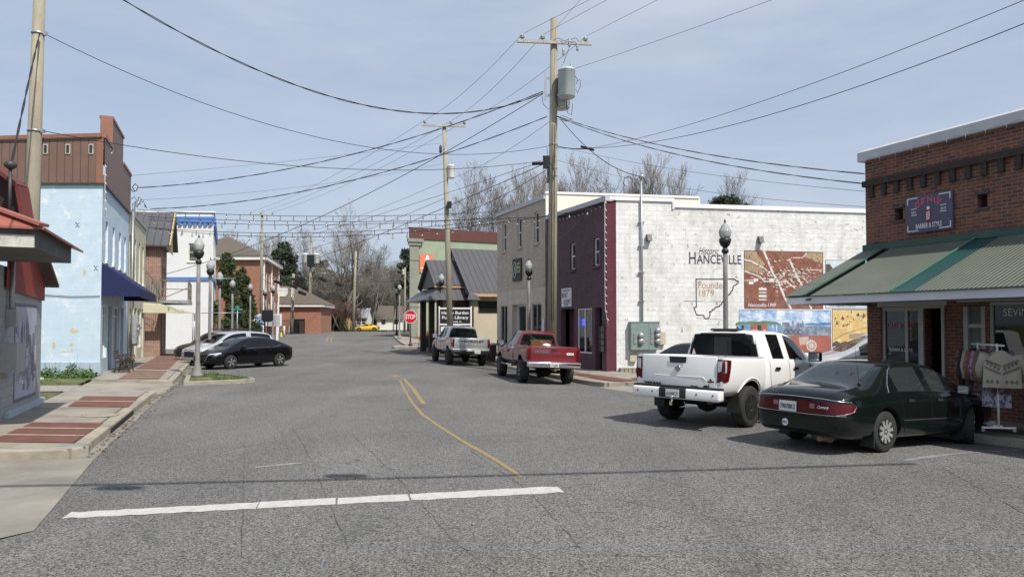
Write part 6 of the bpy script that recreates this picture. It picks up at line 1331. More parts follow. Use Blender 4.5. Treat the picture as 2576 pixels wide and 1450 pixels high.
# library sign
Y=45.3;a,b=P(1103,800,Y),P(1186,775,Y);B=thing('library_sign','white framed black library sign behind the silver pickup','sign',(a.x,Y,0));off=(a.x,Y,0);Wt=Wall((a.x,Y),(b.x,Y));zt0=P(1150,773,Y).z
for x in(0.03,Wt.L-.03):mb=MB();Wt.box(mb,x-.05,x+.05,.0,zt0+.08,-.05,.05);mb.build('post',M['white'],B,off)
mb=MB();Wt.box(mb,.08,Wt.L-.08,zt0-.1,zt0,-.04,.04);Wt.box(mb,.08,Wt.L-.08,zt0-1.12,zt0-1.02,-.04,.04);Wt.box(mb,.08,Wt.L-.08,zt0-1.7,zt0-1.62,-.04,.04);mb.build('frame',M['white'],B,off)
mb=MB();Wt.box(mb,.1,Wt.L-.1,zt0-1.0,zt0-.12,-.02,.02);bp=mb.build('board',M['black'],B,off)
text('lettering','Harley Burden',Wt,Wt.L/2,zt0-.42,.19,M['signwhite'],bp,off,.025,width=Wt.L*.82,bold=.006);text('lettering','Public Library',Wt,Wt.L/2,zt0-.72,.19,M['signwhite'],bp,off,.025,width=Wt.L*.80,bold=.006);text('lettering','Hanceville, AL',Wt,Wt.L/2,zt0-.93,.09,M['signwhite'],bp,off,.025,width=Wt.L*.4,bold=.003)
mb=MB();mb.face([Wt.pt(.15,zt0-1.55,.06),Wt.pt(Wt.L-.75,zt0-1.45,.06),Wt.pt(Wt.L-.75,zt0-1.12,.06),Wt.pt(.15,zt0-1.22,.06)]);bn=mb.build('book_banner',M['signwhite'],B,off);text('lettering','BOOK SALE',Wt,Wt.L*.35,zt0-1.42,.14,M['maroon'],bn,off,.066,width=.8,bold=.004)
# church sign
Y=70;a,b=P(640,800,Y),P(708,800,Y);zt0,zb0=P(640,789,Y).z,P(640,819,Y).z;B=thing('church_sign','wide white church sign with a blue left panel','sign',(a.x,Y,gbase(Y)));off=(a.x,Y,gbase(Y));Wt=Wall((a.x,Y),(b.x,Y))
mb=MB();Wt.box(mb,0,Wt.L,zb0,zt0,-.1,.1);Wt.box(mb,.3,.5,gbase(Y),zb0,-.06,.06);Wt.box(mb,Wt.L-.5,Wt.L-.3,gbase(Y),zb0,-.06,.06);cb=mb.build('cabinet',M['signwhite'],B,off);mb=MB();Wt.box(mb,.08,Wt.L*.42,zb0+.08,zt0-.08,.102,.12);bl=mb.build('blue_panel',mat('sign_blue',(.05,.16,.45),.5),cb,off)
mb=MB();Wt.box(mb,Wt.L*.5,Wt.L-.1,zb0+.1,zt0-.1,.102,.12);mb.build('message_board',mat('sign_grey',(.42,.43,.43),.4),cb,off)
for t_,z in(('FIRST',.85),('BAPTIST',.48),('CHURCH',.15)):text('lettering',t_,Wt,Wt.L*.22,zb0+z,.24,M['signwhite'],bl,off,.125,width=.85,bold=.008)
# black octagon sign back
Y=60;c=P(672,794,Y);B=thing('sign_back','black backed sign on a thin black post left of the road','sign',(c.x,Y,gbase(Y)+.1));off=tuple(B.location);mb=MB();s_=.5
mb.face([Vector((c.x+x*s_,Y,c.z+z*s_))for x,z in((-.95,1),(.95,1),(1,-.7),(.6,-1),(-.6,-1),(-1,-.7))][::-1]);mb.face([Vector((c.x+x*s_,Y+.03,c.z+z*s_))for x,z in((-.95,1),(.95,1),(1,-.7),(.6,-1),(-.6,-1),(-1,-.7))]);mb.build('plate',M['black'],B,off);mb=MB();mb.tube([(c.x,Y+.05,off[2]),(c.x,Y+.05,c.z+.5)],.04,8);mb.build('post',M['black'],B,off)
# street name sign
Y=56;c=P(597,778,Y);B=thing('street_name_sign','green street name blades on a thin post before the evergreen','street sign',(c.x,Y,.1));off=tuple(B.location);mb=MB();mb.tube([(c.x,Y,.1),(c.x,Y,c.z+.3)],.035,6);mb.build('post',M['galv'],B,off);gsn=mat('sign_green',(.05,.25,.22),.5)
mb=MB();mb.box(c.x-.35,c.x+.35,Y-.05,Y-.03,c.z-.08,c.z+.08);mb.build('blade',gsn,B,off);mb=MB();mb.box(c.x-.02,c.x+.02,Y-.4,Y+.4,c.z+.1,c.z+.26);mb.build('blade',gsn,B,off)
# bollards, hydrant, utility box
Y=79
for i,x in enumerate((699,714.5)):
 p=P(x,840,Y);mb=MB();z=gbase(Y)-.05;mb.lathe([(.11,0),(.11,1.12),(.09,1.2),(.04,1.24)],10,(p.x,Y,z));o=mb.build('bollard',M['white'],None,(p.x,Y,z));prop(o,('left' if i==0 else 'right')+' white bollard guarding the fire hydrant','bollard','white bollards by the hydrant')
p=P(706,840,Y);z=gbase(Y)-.05;B=thing('fire_hydrant','yellow fire hydrant with green top between white bollards','fire hydrant',(p.x,Y+.3,z));off=tuple(B.location);mb=MB();mb.lathe([(.2,0),(.2,.06),(.14,.08),(.13,.6)],10,(p.x,Y+.3,z));mb.build('barrel',mat('hydrant_yellow',(.6,.45,.06),.5),B,off);mb=MB();mb.lathe([(.17,.6),(.17,.66),(.13,.75),(.05,.85),(.03,.93)],10,(p.x,Y+.3,z));mb.build('bonnet',mat('hydrant_green',(.05,.18,.10),.5),B,off)
for s_ in(-1,1):mb=MB();mb.lathe([(.08,.0),(.08,.12),(.05,.14)],8,(p.x+(.1 if s_>0 else-.24),Y+.3,z+.45),axis='x');mb.build('nozzle',mat('hydrant_cap',(.5,.4,.06),.5),B,off)
p=P(736,832,96);mb=MB();z=gbase(96)-.05;mb.box(p.x-.42,p.x+.42,95.7,96.3,z,z+1.15,0);mb.box(p.x-.46,p.x+.46,95.66,96.34,z+1.15,z+1.22,0);o=mb.build('utility_box',mat('pale_green_box',(.40,.46,.38),.6),None,(p.x,96,z));prop(o,'pale green utility box beside the pole with the conduit','utility box')
# iron fence and gates by the church wing
Y=94;a,b=P(703,800,Y),P(765,800,Y);z=gbase(Y)-.03;B=thing('iron_fence','black iron railing in front of the low brick wing','fence',(a.x,Y,z));off=tuple(B.location);mb=MB()
for zz_ in(.15,1.75):mb.box(a.x,a.x+2.6,Y-.02,Y+.02,z+zz_,z+zz_+.05)
for i in range(18):x=a.x+i*.15;mb.box(x,x+.025,Y-.015,Y+.015,z,z+1.9)
mb.build('rail_panel',M['black'],B,off)
for i in range(2):x=a.x+2.75+i*.05;mb=MB();mb.box(a.x+2.62,a.x+3.25,Y-.02,Y+.02,z+.05,z+1.7)if i else mb.box(b.x-.0-1.6,b.x,Y+.3,Y+.34,z+.05,z+2.0);mb.build('gate',M['black']if i==0 else M['brownwood'],B,off)
# traffic signals on a span wire (seen from behind)
a=P(738,698,92);b=P(905,690,96);GT='traffic signals on the span wire'
for i,(x,y)in enumerate(((744,704),(757,701),(746,714),(762,721),(738,720),(760,737),(700,710),(811,702),(852,715))):
 if i in(3,):pass
 Y=88+(i%3)*1.2;p=P(x,y,Y);B=thing('traffic_signal',['uppermost black traffic signal right of the conduit pole','black traffic signal above and right of the others','black traffic signal in the middle of the cluster','tilted black traffic signal right of the cluster','black traffic signal nearest the conduit pole','lowest black traffic signal of the cluster','black traffic signal alone before the church hall','black traffic signal beside the twin transformer pole','small black traffic signal right of the twin transformer pole'][i],'traffic signal',tuple(p),0,GT);off=tuple(p)
 mb=MB();mb.obox(p,(Vector((1,.2,-.35)).normalized(),Vector((-.2,1,0)).normalized(),Vector((.35,0,1)).normalized()),(.50,.14,.19));mb.build('housing',M['black'],B,off)
 for k in(-1,0,1):v=MB();v.lathe([(.13,0),(.15,.22)],8,p+Vector((k*.33,-.38,-k*.1)),axis='y');v.build('visor',M['black'],B,off)
 mb=MB();mb.tube([p+Vector((0,0,.15)),p+Vector((0,0,.75))],.03,5);mb.build('hanger',M['black'],B,off)
wire('span wire carrying the far traffic signals',P(738,694,90),P(905,722,96),(800,700),.03,kind='span_wire');wire('span wire from the church hall to the signals',P(665,690,82),P(738,708,90),None,.03,.2,kind='span_wire')
# bench by the light blue building (cast iron end towards us)
def bench(label,x,y,rz,m_iron,m_slat,L=1.25):
 B=thing('park_bench',label,'bench',(x,y,.17),rz,'benches along the shops')
 for s in(-L/2,L/2):
  mb=MB();mb.tube([(s,.28,0),(s,.22,.2),(s,.25,.42)],.022,6);mb.tube([(s,-.25,0),(s,-.2,.22),(s,-.22,.42),(s,-.3,.85)],.022,6);mb.tube([(s,.25,.42),(s,-.22,.42)],.02,6)
  mb.tube([(s,.25,.42),(s,.33,.52),(s,.30,.64),(s,.15,.68),(s,-.1,.66),(s,-.26,.64)],.02,6)
  for k in range(9):t=k*math.pi/4.5;mb.tube([(s,.08+.13*math.cos(t),.54+.09*math.sin(t)),(s,.08+.13*math.cos(t+1.2),.54+.09*math.sin(t+1.2)),(s,.02,.3+.04*(k%3))],.009,4)
  for k in range(4):mb.tube([(s,-.15+k*.1,.42),(s,-.05+k*.05,.22),(s,.1-k*.08,.1)],.01,4)
  mb.build('end_frame',m_iron,B)
 mb=MB()
 for k in range(5):mb.box(-L/2,L/2,-.2+k*.1,-.13+k*.1,.425,.445)
 mb.build('seat',m_slat,B);mb=MB()
 for k in range(4):mb.box(-L/2,L/2,-.26-k*.018,-.24-k*.018,.52+k*.09,.58+k*.09)
 mb.build('backrest',m_slat,B);return B
rust=mat('rusty_cast_iron',(.07,.045,.03),.7,metal=.3,var=.4,vs=12)
bench('rusty cast iron bench beside the light blue building',-15.35,28.2,math.atan2(.93,-.37)+math.pi,rust,rust)
bench('grey wooden bench between the two pickups',.2,37.0,math.atan2(.93,-.37),M['galv'],M['oldwood'],1.5)
mb=MB();p=(-1.15,38.4,.12);mb.lathe([(.24,0),(.28,.05),(.30,.8),(.33,.85),(.33,.95),(.2,1.05)],14,p);
B=thing('litter_bin','dark slatted litter bin behind the silver pickup','litter bin',p)
bd_=MB();bd_.lathe([(.24,0),(.28,.05),(.30,.78)],14,p)
for k in range(14):a=k*.4488;bd_.box(p[0]+math.cos(a)*.30-.02,p[0]+math.cos(a)*.30+.02,p[1]+math.sin(a)*.30-.02,p[1]+math.sin(a)*.30+.02,.18,.9)
bd_.build('body',M['brownwood'],B,p);bd_=MB();bd_.lathe([(.33,.79),(.34,.84),(.33,.9),(.18,.93)],14,p);bd_.build('lid',M['grey'],B,p)
# speaker-like box on a stand beside the coffee shop door
# planter cart with red shrub by the library
Y=55.5;p=P(1083,835,Y);B=thing('planter_cart','red wooden planter cart filled with rusty leaves','planter',(p.x,Y,gbase(Y)+.14));off=tuple(B.location);x,z=p.x,off[2]
mb=MB();mb.face([(x-.7,Y-.4,z+.35),(x+.6,Y-.4,z+.35),(x+.75,Y-.4,z+.85),(x-.85,Y-.4,z+.85)]);mb.box(x-.7,x+.6,Y-.38,Y+.4,z+.35,z+.8);mb.build('box',mat('faded_red_wood',(.22,.05,.05),.8),B,off)
for s in(-1,1):mb=MB();mb.lathe([(.3,0),(.32,.03),(.3,.06)],14,(x+.3*s,Y-.5,z+.32),axis='y');mb.build('wheel',M['brownwood'],B,off)
mb=MB()
for _ in range(500):
 c=Vector((x+random.gauss(0,.42),Y+random.gauss(0,.25),z+.85+abs(random.gauss(0,.22))));d=Vector((random.uniform(-1,1),random.uniform(-1,1),random.uniform(-1,1))).normalized()*.07;e=d.orthogonal().normalized()*.05;mb.face([c-d,c+e,c+d])
mb.build('foliage',mat('rusty_leaves',(.16,.05,.03),.8,var=.3),B,off,uv=False)
# clothes rack in front of the boutique
W=REDW;o_=1.15;a0,a1=W.px(*zs(960,565))[0],0
rk=[P(*zs(965,565),13.7),P(*zs(1185,570),12.55)]
d=(rk[1]-rk[0]);d.z=0;d.normalize();n=Vector((d.y,-d.x,0));R0=rk[0];zt0=rk[0].z;gzb=.125
B=thing('clothes_rack','white metal clothes rack standing outside the boutique','clothes rack',(R0.x,R0.y,gzb));off=tuple(B.location);f=lambda s,o,z:Vector((R0.x+d.x*s+n.x*o,R0.y+d.y*s+n.y*o,z));RL=1.2
mb=MB();mb.tube([f(-.05,0,zt0),f(RL+.05,0,zt0)],.016,8);mb.build('rail',M['white'],B,off)
for s in(.22,RL-.2):mb=MB();mb.tube([f(s,0,gzb+.08),f(s,0,zt0+.03)],.018,8);mb.build('upright',M['white'],B,off)
for s in(.22,RL-.2):mb=MB();mb.bar(f(s,-.27,gzb+.09),f(s,.27,gzb+.09),.05,.03);mb.build('foot',M['white'],B,off)
mb=MB();mb.bar(f(.25,0,gzb+.11),f(RL-.23,0,gzb+.11),.16,.025);mb.build('shelf',M['white'],B,off)
for s in(.22,RL-.2):
 for q_ in(-.25,.25):mb=MB();mb.lathe([(.001,-.035),(.03,-.02),(.035,0),(.03,.02),(.001,.035)],8,f(s,q_,gzb+.04));mb.build('castor',M['grey'],B,off)
def garment(label,s,m,L,kind,wid=.46,trim=None,pattern=None,face=False):
 "a sweater or shirt on a hanger; hangs across the rail (or facing the street)"
 G_=thing('hanging_garment',label,'garment',tuple(f(s,0,zt0-.05)),0,'clothes on the rack');of=tuple(f(s,0,zt0-.05));nx=9;mb=MB()
 ax=n if not face else Vector((.83,-.56,0));ay=ax.cross(Vector((0,0,1)))
 def fr(u,v,side):
  w=wid/2*(.32+.68*min(1,v*6))*(1+.1*v);th=(.035+.03*math.cos(u*1.4))*side;wv=.018*math.sin(u*9+v*5+s*9)*v
  return f(s,0,zt0-.08-v*L-.05*u*u*(v<.2)-(0.0 if v>.1 else.0))+ax*(u*w)+ay*(th+wv)
 nv=10
 for side in(-1,1):
  for i in range(nx-1):
   for j in range(nv):
    u0,u1=-1+2*i/(nx-1),-1+2*(i+1)/(nx-1);v0,v1=j/nv,(j+1)/nv
    q4=[fr(u0,v0,side),fr(u1,v0,side),fr(u1,v1,side),fr(u0,v1,side)];mb.face(q4 if side>0 else q4[::-1],0,True)
 for su in(-1,1):
  top=f(s,0,zt0-.14)+ax*su*wid*.46;el=top+ax*su*.09+Vector((0,0,-.26))+ay*-.05;ha=el+ax*su*-.0+Vector((0,0,-.24))+ay*-.07;mb.tube([top,top.lerp(el,.5),el,ha],[.085,.08,.07,.055],8,0)
 body=mb.build('cloth',m,G_,of)
 hk=MB();hk.tube([f(s,0,zt0-.09),f(s,0,zt0-.02),f(s,0,zt0+.03),f(s,0,zt0+.02)+n*.02],.004,4);hk.build('hanger',M['grey'],G_,of)
 if pattern is not None:
  mb=MB();o2=lambda u,v,w=.0:fr(u,v,-1 if True else 1)+ay*-.008
  sgn=-1 if(ay.y>0)else 1
  sd=1 if ay.y<0 else-1
  def o2(u,v):return fr(u,v,sd)+ay*sd*.007
  def dia(u,v,w,h,k=0):mb.face([o2(u-w,v),o2(u,v-h),o2(u+w,v),o2(u,v+h)]);
  def dring(u,v,w,h):
   P4=[(u-w,v),(u,v-h),(u+w,v),(u,v+h)]
   for i in range(4):a_,b_=P4[i],P4[(i+1)%4];ia=(u+(a_[0]-u)*.5,v+(a_[1]-v)*.5);ib=(u+(b_[0]-u)*.5,v+(b_[1]-v)*.5);mb.face([o2(*a_),o2(*b_),o2(*ib),o2(*ia)])
  for su in(-1,1):
   for k in range(4):u=su*(.18+k*.2);dring(u,.50-k*.05,.09,.045)
   for(va,vb)in((.40,.22),(.44,.26),(.60,.42),(.64,.46)):
    for k in range(5):u0=su*(.05+k*.18);u1=su*(.05+(k+1)*.18);z0_,z1_=va+(vb-va)*k/5,va+(vb-va)*(k+1)/5;mb.face([o2(u0,z0_),o2(u1,z1_),o2(u1,z1_+.018),o2(u0,z0_+.018)])
   for k in range(3):dring(su*(.25+k*.25),.84,.10,.055)
  mb.build('knitted_pattern',pattern,body,of)
 if trim is not None:
  mb=MB()
  for i in range(26):u=-1+2*i/25;p0=fr(u,1,0);mb.tube([p0,p0+Vector((random.uniform(-.01,.01),0,-.12))],[.007,.004],4)
  mb.build('fringe',trim,body,of)
def cloth(n_,c,**k):return mat('cloth_'+n_,c,.95,bump=.4,bs=90,**k)
garment('brown and black patterned cardigan at the left end of the rack',.06,cloth('brown_camo',(.09,.045,.025),var=.3,vs=8,col2=(.32,.24,.15),p=(.55,.6),ps=9),.78,0)
garment('dark navy shirt, second from the left on the rack',.20,cloth('navy',(.015,.02,.04)),.82,0);garment('cream long sleeved top between navy and rose garments',.33,cloth('cream',(.35,.31,.27)),.80,0);garment('rust and tan zigzag sweater on the rack',.46,cloth('rust',(.17,.07,.045),col2=(.3,.22,.16),p=(.5,.55),ps=12),.72,0)
garment('plain rose pink sweater on the rack',.58,cloth('rose',(.19,.055,.06)),.80,0);garment('lilac and white checked shirt on the rack',.70,cloth('lilac',(.30,.24,.30),col2=(.08,.05,.08),p=(.5,.53),ps=14),.76,0);garment('mauve brown hooded jumper on the rack',.82,cloth('mauve',(.16,.095,.085)),.74,0)
garment('white and grey plaid shirt hanging low behind the cream cardigan',.94,cloth('plaid',(.35,.35,.40),col2=(.10,.10,.16),p=(.5,.53),ps=11),1.02,0,.40,face=True)
garment('cream cardigan with dark diamond pattern at the right end of the rack',1.16,cloth('oatmeal',(.36,.33,.27),var=.1),.66,0,.52,trim=cloth('fringe',(.10,.04,.03)),pattern=cloth('charcoal',(.06,.05,.045)),face=True)
a,b=G(-150,1226),G(2300,1165);k=SUNV/SUNV.z*8.2;wire('thick cable bundle crossing high above the stop line',a+k,b+k,None,.075,.15)
for i,(x,y)in enumerate(((300,1226),(870,1196))):
 p=G(x,y)+k*.99;mb=MB();mb.tube([p-Vector((.3,0,0)),p-Vector((.2,0,0)),p+Vector((.2,0,0)),p+Vector((.3,0,0))],[.04,.11,.11,.04],8);o=mb.build('cable_splice',M['black'],None,tuple(p));prop(o,('left' if i==0 else 'right')+' splice case on the cable above the stop line','splice case')
# ---------------------------------------------------------------- vehicles
M['tyre']=mat('tyre_rubber',(.028,.028,.028),.85,var=.2,vs=8,bump=.4,bs=60)
M['rimsilver']=mat('alloy_rim',(.50,.51,.52),.3,metal=.55,var=.08)
M['rimblack']=mat('black_rim',(.012,.012,.013),.3,spec=.6)
M['chrome']=mat('chrome',(.75,.76,.78),.1,metal=1,var=.03)
M['plastic']=mat('black_plastic',(.02,.02,.021),.6)
M['redlens']=mat('red_lens',(.085,.003,.006),.3,spec=.25,coat=.35)
M['clearlens']=mat('clear_lens',(.60,.62,.64),.1,metal=.3,spec=.8,coat=1)
M['amber']=mat('amber_lens',(.75,.28,.03),.15,coat=1)
M['plate']=mat('licence_plate',(.66,.66,.64),.4)
M['well']=mat('wheel_well',(.008,.008,.008),.95)
M['seatcloth']=mat('grey_seat_cloth',(.20,.20,.20),.9)
M['tint']=glass('tinted_car_glass',(.006,.007,.008),.10,.01);M['clearcar']=glass('car_glass',(.06,.075,.075),.62,.01);M['midcar']=glass('mid_car_glass',(.012,.015,.016),.4,.01)
M['under']=mat('underbody',(.012,.012,.012),.9);M['rustexh']=mat('rusty_exhaust',(.16,.12,.09),.7,metal=.3)
def half(hw,zb,zm,zbelt,wb,ztop,wt):
 return[(0,zb),(hw*.84,zb),(hw*.975,zb+.09),(hw,zm),(hw*.975,zbelt-.07),(wb,zbelt),(wt,ztop-.055),(wt*.86,ztop-.008),(0,ztop+.015)]
def loft(name,st,halfs,tags,mats,crease=(),ends=(.8,.8),levels=2,cutters=()):
 "closed body through stations; tags[(segment, column)] = material slot"
 n=len(st);V=[];F=[];MI=[];E={}
 for x,h in zip(st,halfs):
  ring=[(x,y,z)for y,z in h]+[(x,-y,z)for y,z in h[-2:0:-1]]
  V+=ring
 K=16
 for i in range(n-1):
  for k in range(K):
   k2=(k+1)%K;F.append((i*K+k,i*K+k2,(i+1)*K+k2,(i+1)*K+k)[::-1]);kk=k if k<8 else 15-k;MI.append(tags.get((i,kk),0))
   kv=k if k<=8 else 16-k
   if kv in crease:E[(i*K+k,(i+1)*K+k)]=crease[kv]
 for e,rev in((0,0),(n-1,1)):
  b=e*K;q=[(b,b+1,b+15)]+[(b+k,b+k+1,b+15-k,b+16-k)for k in range(1,7)]+[(b+7,b+8,b+9)]
  for f in q:F.append(f[::-1]if rev else f);MI.append(tags.get(('end',e and 1),0))
  for k in range(K):E[tuple(sorted((b+k,b+(k+1)%K)))]=ends[1 if e else 0]
 me=bpy.data.meshes.new(name);me.from_pydata(V,[],F);me.polygons.foreach_set('material_index',MI)
 for m in mats:me.materials.append(m)
 me.update(calc_edges=True);at=me.attributes.new('crease_edge','FLOAT','EDGE')
 E={tuple(sorted(k)):v for k,v in E.items()}
 for ed in me.edges:
  v=E.get(tuple(sorted(ed.vertices)))
  if v:at.data[ed.index].value=v
 o=bpy.data.objects.new('tmp',me);COL.objects.link(o);sb=o.modifiers.new('s','SUBSURF');sb.levels=levels;sb.render_levels=levels
 cut=None
 if cutters:
  mb=MB();
  for(cx,cy,cz,r,w)in cutters:mb.lathe([(r,-w),(r,w)],28,(cx,cy,cz),0,axis='y',sm=False)
  cut=mb.build('tmpcut',mats[0]);cut.data.materials.clear()
  for m in mats:cut.data.materials.append(m)
  for p in cut.data.polygons:p.material_index=1
  bm_=bmesh.new();bm_.from_mesh(cut.data);bmesh.ops.recalc_face_normals(bm_,faces=bm_.faces);bm_.to_mesh(cut.data);bm_.free()
  bo=o.modifiers.new('b','BOOLEAN');bo.operation='DIFFERENCE';bo.object=cut;bo.solver='EXACT'
 dg=bpy.context.evaluated_depsgraph_get();me2=bpy.data.meshes.new_from_object(o.evaluated_get(dg))
 bpy.data.objects.remove(o)
 if cut:bpy.data.objects.remove(cut)
 return me2
def split(me2,parent,names,mats,sub=None):
 "one child mesh per material slot; slots 0 and 1 stay together as the body"
 co=[tuple(v.co)for v in me2.vertices];groups={}
 for p in me2.polygons:groups.setdefault(0 if p.material_index<=1 else p.material_index,[]).append(p)
 out={}
 for g,ps in sorted(groups.items()):
  comps=[ps]
  if g>=2:
   par={}
   def find(a):
    while par.setdefault(a,a)!=a:a=par[a]
    return a
   for p in ps:
    vs=list(p.vertices)
    for v in vs[1:]:par[find(v)]=find(vs[0])
   cm={}
   for p in ps:cm.setdefault(find(p.vertices[0]),[]).append(p)
   comps=list(cm.values())
  for c in comps:
   used={};fs=[]
   for p in c:fs.append([used.setdefault(v,len(used))for v in p.vertices])
   m=bpy.data.meshes.new(names[g]);m.from_pydata([co[v]for v in used],[],fs)
   if g==0:
    m.materials.append(mats[0]);m.materials.append(mats[1]);m.polygons.foreach_set('material_index',[p.material_index for p in c])
   else:m.materials.append(mats[g])
   m.polygons.foreach_set('use_smooth',[True]*len(fs));m.update()
   if g==0:
    try:m.set_sharp_from_angle(angle=R(38))
    except Exception:pass
   o=link(names[g],m,parent);out.setdefault(g,[]).append(o)
 return out
def bvh_of(me2):return BVHTree.FromPolygons([tuple(v.co)for v in me2.vertices],[tuple(p.vertices)for p in me2.polygons])
class Skin:
 "puts parts on the surface of a body: patch corners are given on a projection plane"
 def __init__(s,bvhs,parent):s.b=bvhs if isinstance(bvhs,list)else[bvhs];s.p=parent
 def hit(s,ax,a,b):
  # ax: 'b' from behind (a=y,b=z), 'f' from front, 'l' from +y side (a=x,b=z), 'r' from -y side, 't' from top (a=x,b=y)
  o,d={'b':(Vector((-9,a,b)),Vector((1,0,0))),'f':(Vector((9,a,b)),Vector((-1,0,0))),'l':(Vector((a,9,b)),Vector((0,-1,0))),'r':(Vector((a,-9,b)),Vector((0,1,0))),'t':(Vector((a,b,9)),Vector((0,0,-1)))}[ax]
  best=None
  for t in s.b:
   h=t.ray_cast(o,d)
   if h[0]is not None and(best is None or(h[0]-o).length<(best[0]-o).length):best=(h[0],h[1])
  return best if best else(None,None)
 def pt(s,ax,a,b,off):
  h,n=s.hit(ax,a,b);out={'b':Vector((-1,0,0)),'f':Vector((1,0,0)),'l':Vector((0,1,0)),'r':Vector((0,-1,0)),'t':Vector((0,0,1))}[ax]
  return None if h is None else h+out*off
 def patch(s,name,ax,c,m,off=.008,nu=8,nv=4,parent=None,th=None,ell=False,label=None):
  "c: four corners (bilinear) or for an ellipse (ca, cb, ra, rb)"
  g={};mb=MB()
  for i in range(nu+1):
   for j in range(nv+1):
    u,v=i/nu,j/nv
    if ell:r=v;t=u*6.28318;a,b=c[0]+math.cos(t)*r*c[2],c[1]+math.sin(t)*r*c[3]
    else:a=(c[0][0]*(1-u)+c[1][0]*u)*(1-v)+(c[3][0]*(1-u)+c[2][0]*u)*v;b=(c[0][1]*(1-u)+c[1][1]*u)*(1-v)+(c[3][1]*(1-u)+c[2][1]*u)*v
    g[i,j]=s.pt(ax,a,b,off)
  for i in range(nu):
   for j in range(nv):
    q=[g[i,j],g[i+1,j],g[i+1,j+1],g[i,j+1]]
    if all(q):mb.face(q,0,True)
  if not mb.f:return None
  bmm_in=mb.build(name,m,parent or s.p);b_=bmesh.new();b_.from_mesh(bmm_in.data);bmesh.ops.remove_doubles(b_,verts=b_.verts,dist=1e-5)
  b_.to_mesh(bmm_in.data);b_.free()
  if label:bmm_in['label']=label
  return bmm_in
 def line(s,name,ax,pts,m,w=.012,off=.002,parent=None):
  mb=MB();fine=[]
  for a,b in zip(pts,pts[1:]):
   k=max(1,int(math.hypot(b[0]-a[0],b[1]-a[1])/.06));fine+=[(a[0]+(b[0]-a[0])*i/k,a[1]+(b[1]-a[1])*i/k)for i in range(k)]
  fine.append(pts[-1]);q=[s.pt(ax,a,b,off)for a,b in fine];q=[p for p in q if p]
  if len(q)>1:mb.tube(q,w/2,4,cap=False);return mb.build(name,m,parent or s.p,uv=False)
def make_wheel(parent,x,y,z,Rr,W,rimr,mt,style=5,steer=0):
 sgn=1 if y>0 else-1;root=None
 mb=MB();pr=[(rimr*.98,-W/2+.02),(Rr*.90,-W/2),(Rr*.97,-W/2+.02),(Rr,-W/2+.05),(Rr,W/2-.05),(Rr*.97,W/2-.02),(Rr*.90,W/2),(rimr*.98,W/2-.02)]
 mb.lathe(pr,36,(0,0,0),0,axis='y');tyre=mb.build('wheel',M['tyre'],parent);tyre.location=(x,y,z);tyre.rotation_euler=(0,0,steer)
 rb=MB();o=sgn*W/2
 rb.lathe([(rimr,-W/2+.02),(rimr,W/2-.02)],30,(0,0,0),0,axis='y');rb.lathe([(rimr,o*.96),(rimr*.94,o*.90),(rimr*.90,o*.75),(rimr*.9,o*.35),(.02,o*.3)],30,(0,0,0),0,axis='y')
 nsp=abs(style)
 for k in range(nsp):
  a=2*math.pi*k/nsp+.2
  for da in((-.13,.13)if style>0 else(0,)):
   c0,c1=Vector((math.cos(a+da*.5)*rimr*.12,o*.80,math.sin(a+da*.5)*rimr*.12)),Vector((math.cos(a+da*1.4)*rimr*.93,o*.90,math.sin(a+da*1.4)*rimr*.93));rb.bar(c0,c1,rimr*(.11 if style>0 else.27),.03,1,up=(0,1,0))
 rb.lathe([(rimr*.22,o*.7),(rimr*.2,o*.93),(rimr*.1,o*.98),(.001,o*.98)],12,(0,0,0),1,axis='y')
 for k in range(5):a=k*1.2566;rb.lathe([(.012,o*.9),(.012,o*.97)],6,(math.cos(a)*rimr*.3,0,math.sin(a)*rimr*.3),2,axis='y')
 rb.build('rim',[M['well'],mt,M['chrome']],tyre);return tyre
def place(root,x,y,head,wb,tr,dz=0,flat=False):
 "head: degrees clockwise from straight away; tilts the car to the road under its wheels"
 h=R(head);f=Vector((math.sin(h),math.cos(h)));s=Vector((-f.y,f.x));q=lambda a,b:gz(x+f.x*a+s.x*b,y+f.y*a+s.y*b)if not flat else gbase(y)
 zf,zr=(q(wb/2,tr/2)+q(wb/2,-tr/2))/2,(q(-wb/2,tr/2)+q(-wb/2,-tr/2))/2;zl,zr_=(q(wb/2,tr/2)+q(-wb/2,tr/2))/2,(q(wb/2,-tr/2)+q(-wb/2,-tr/2))/2
 X=Vector((f.x*wb,f.y*wb,zf-zr)).normalized();Y=Vector((s.x*tr,s.y*tr,zl-zr_)).normalized();Z=X.cross(Y).normalized();Y=Z.cross(X)
 m=Matrix((X,Y,Z)).transposed().to_4x4();m.translation=Vector((x,y,(zf+zr)/2+dz));root.matrix_world=m
def plate(sk,y,z,txt,w=.31,h=.16,off=.012,colr=None,parent=None,x=None):
 p=sk.pt('b',y,z,off)if x is None else Vector((x,y,z));W_=Wall((y-w/2,0),(y+w/2,0));mb=MB();X=p.x
 q=lambda a,b,o=0:Vector((X-o,-a+0*y,b))
 mb.face([Vector((X,y+w/2,z-h/2)),Vector((X,y-w/2,z-h/2)),Vector((X,y-w/2,z+h/2)),Vector((X,y+w/2,z+h/2))])
 pl=mb.build('licence_plate',M['plate'],sk.p);WW=Wall((X-.004,y+w/2),(X-.004,y-w/2))
 text('lettering',txt,WW,w/2,z-h*.26,h*.46,colr or M['ink'],pl,None,.002,width=w*.86);return pl
def box_part(name,m,parent,*boxes,sm=None):
 mb=MB()
 for b in boxes:mb.box(*b)
 return mb.build(name,m,parent)
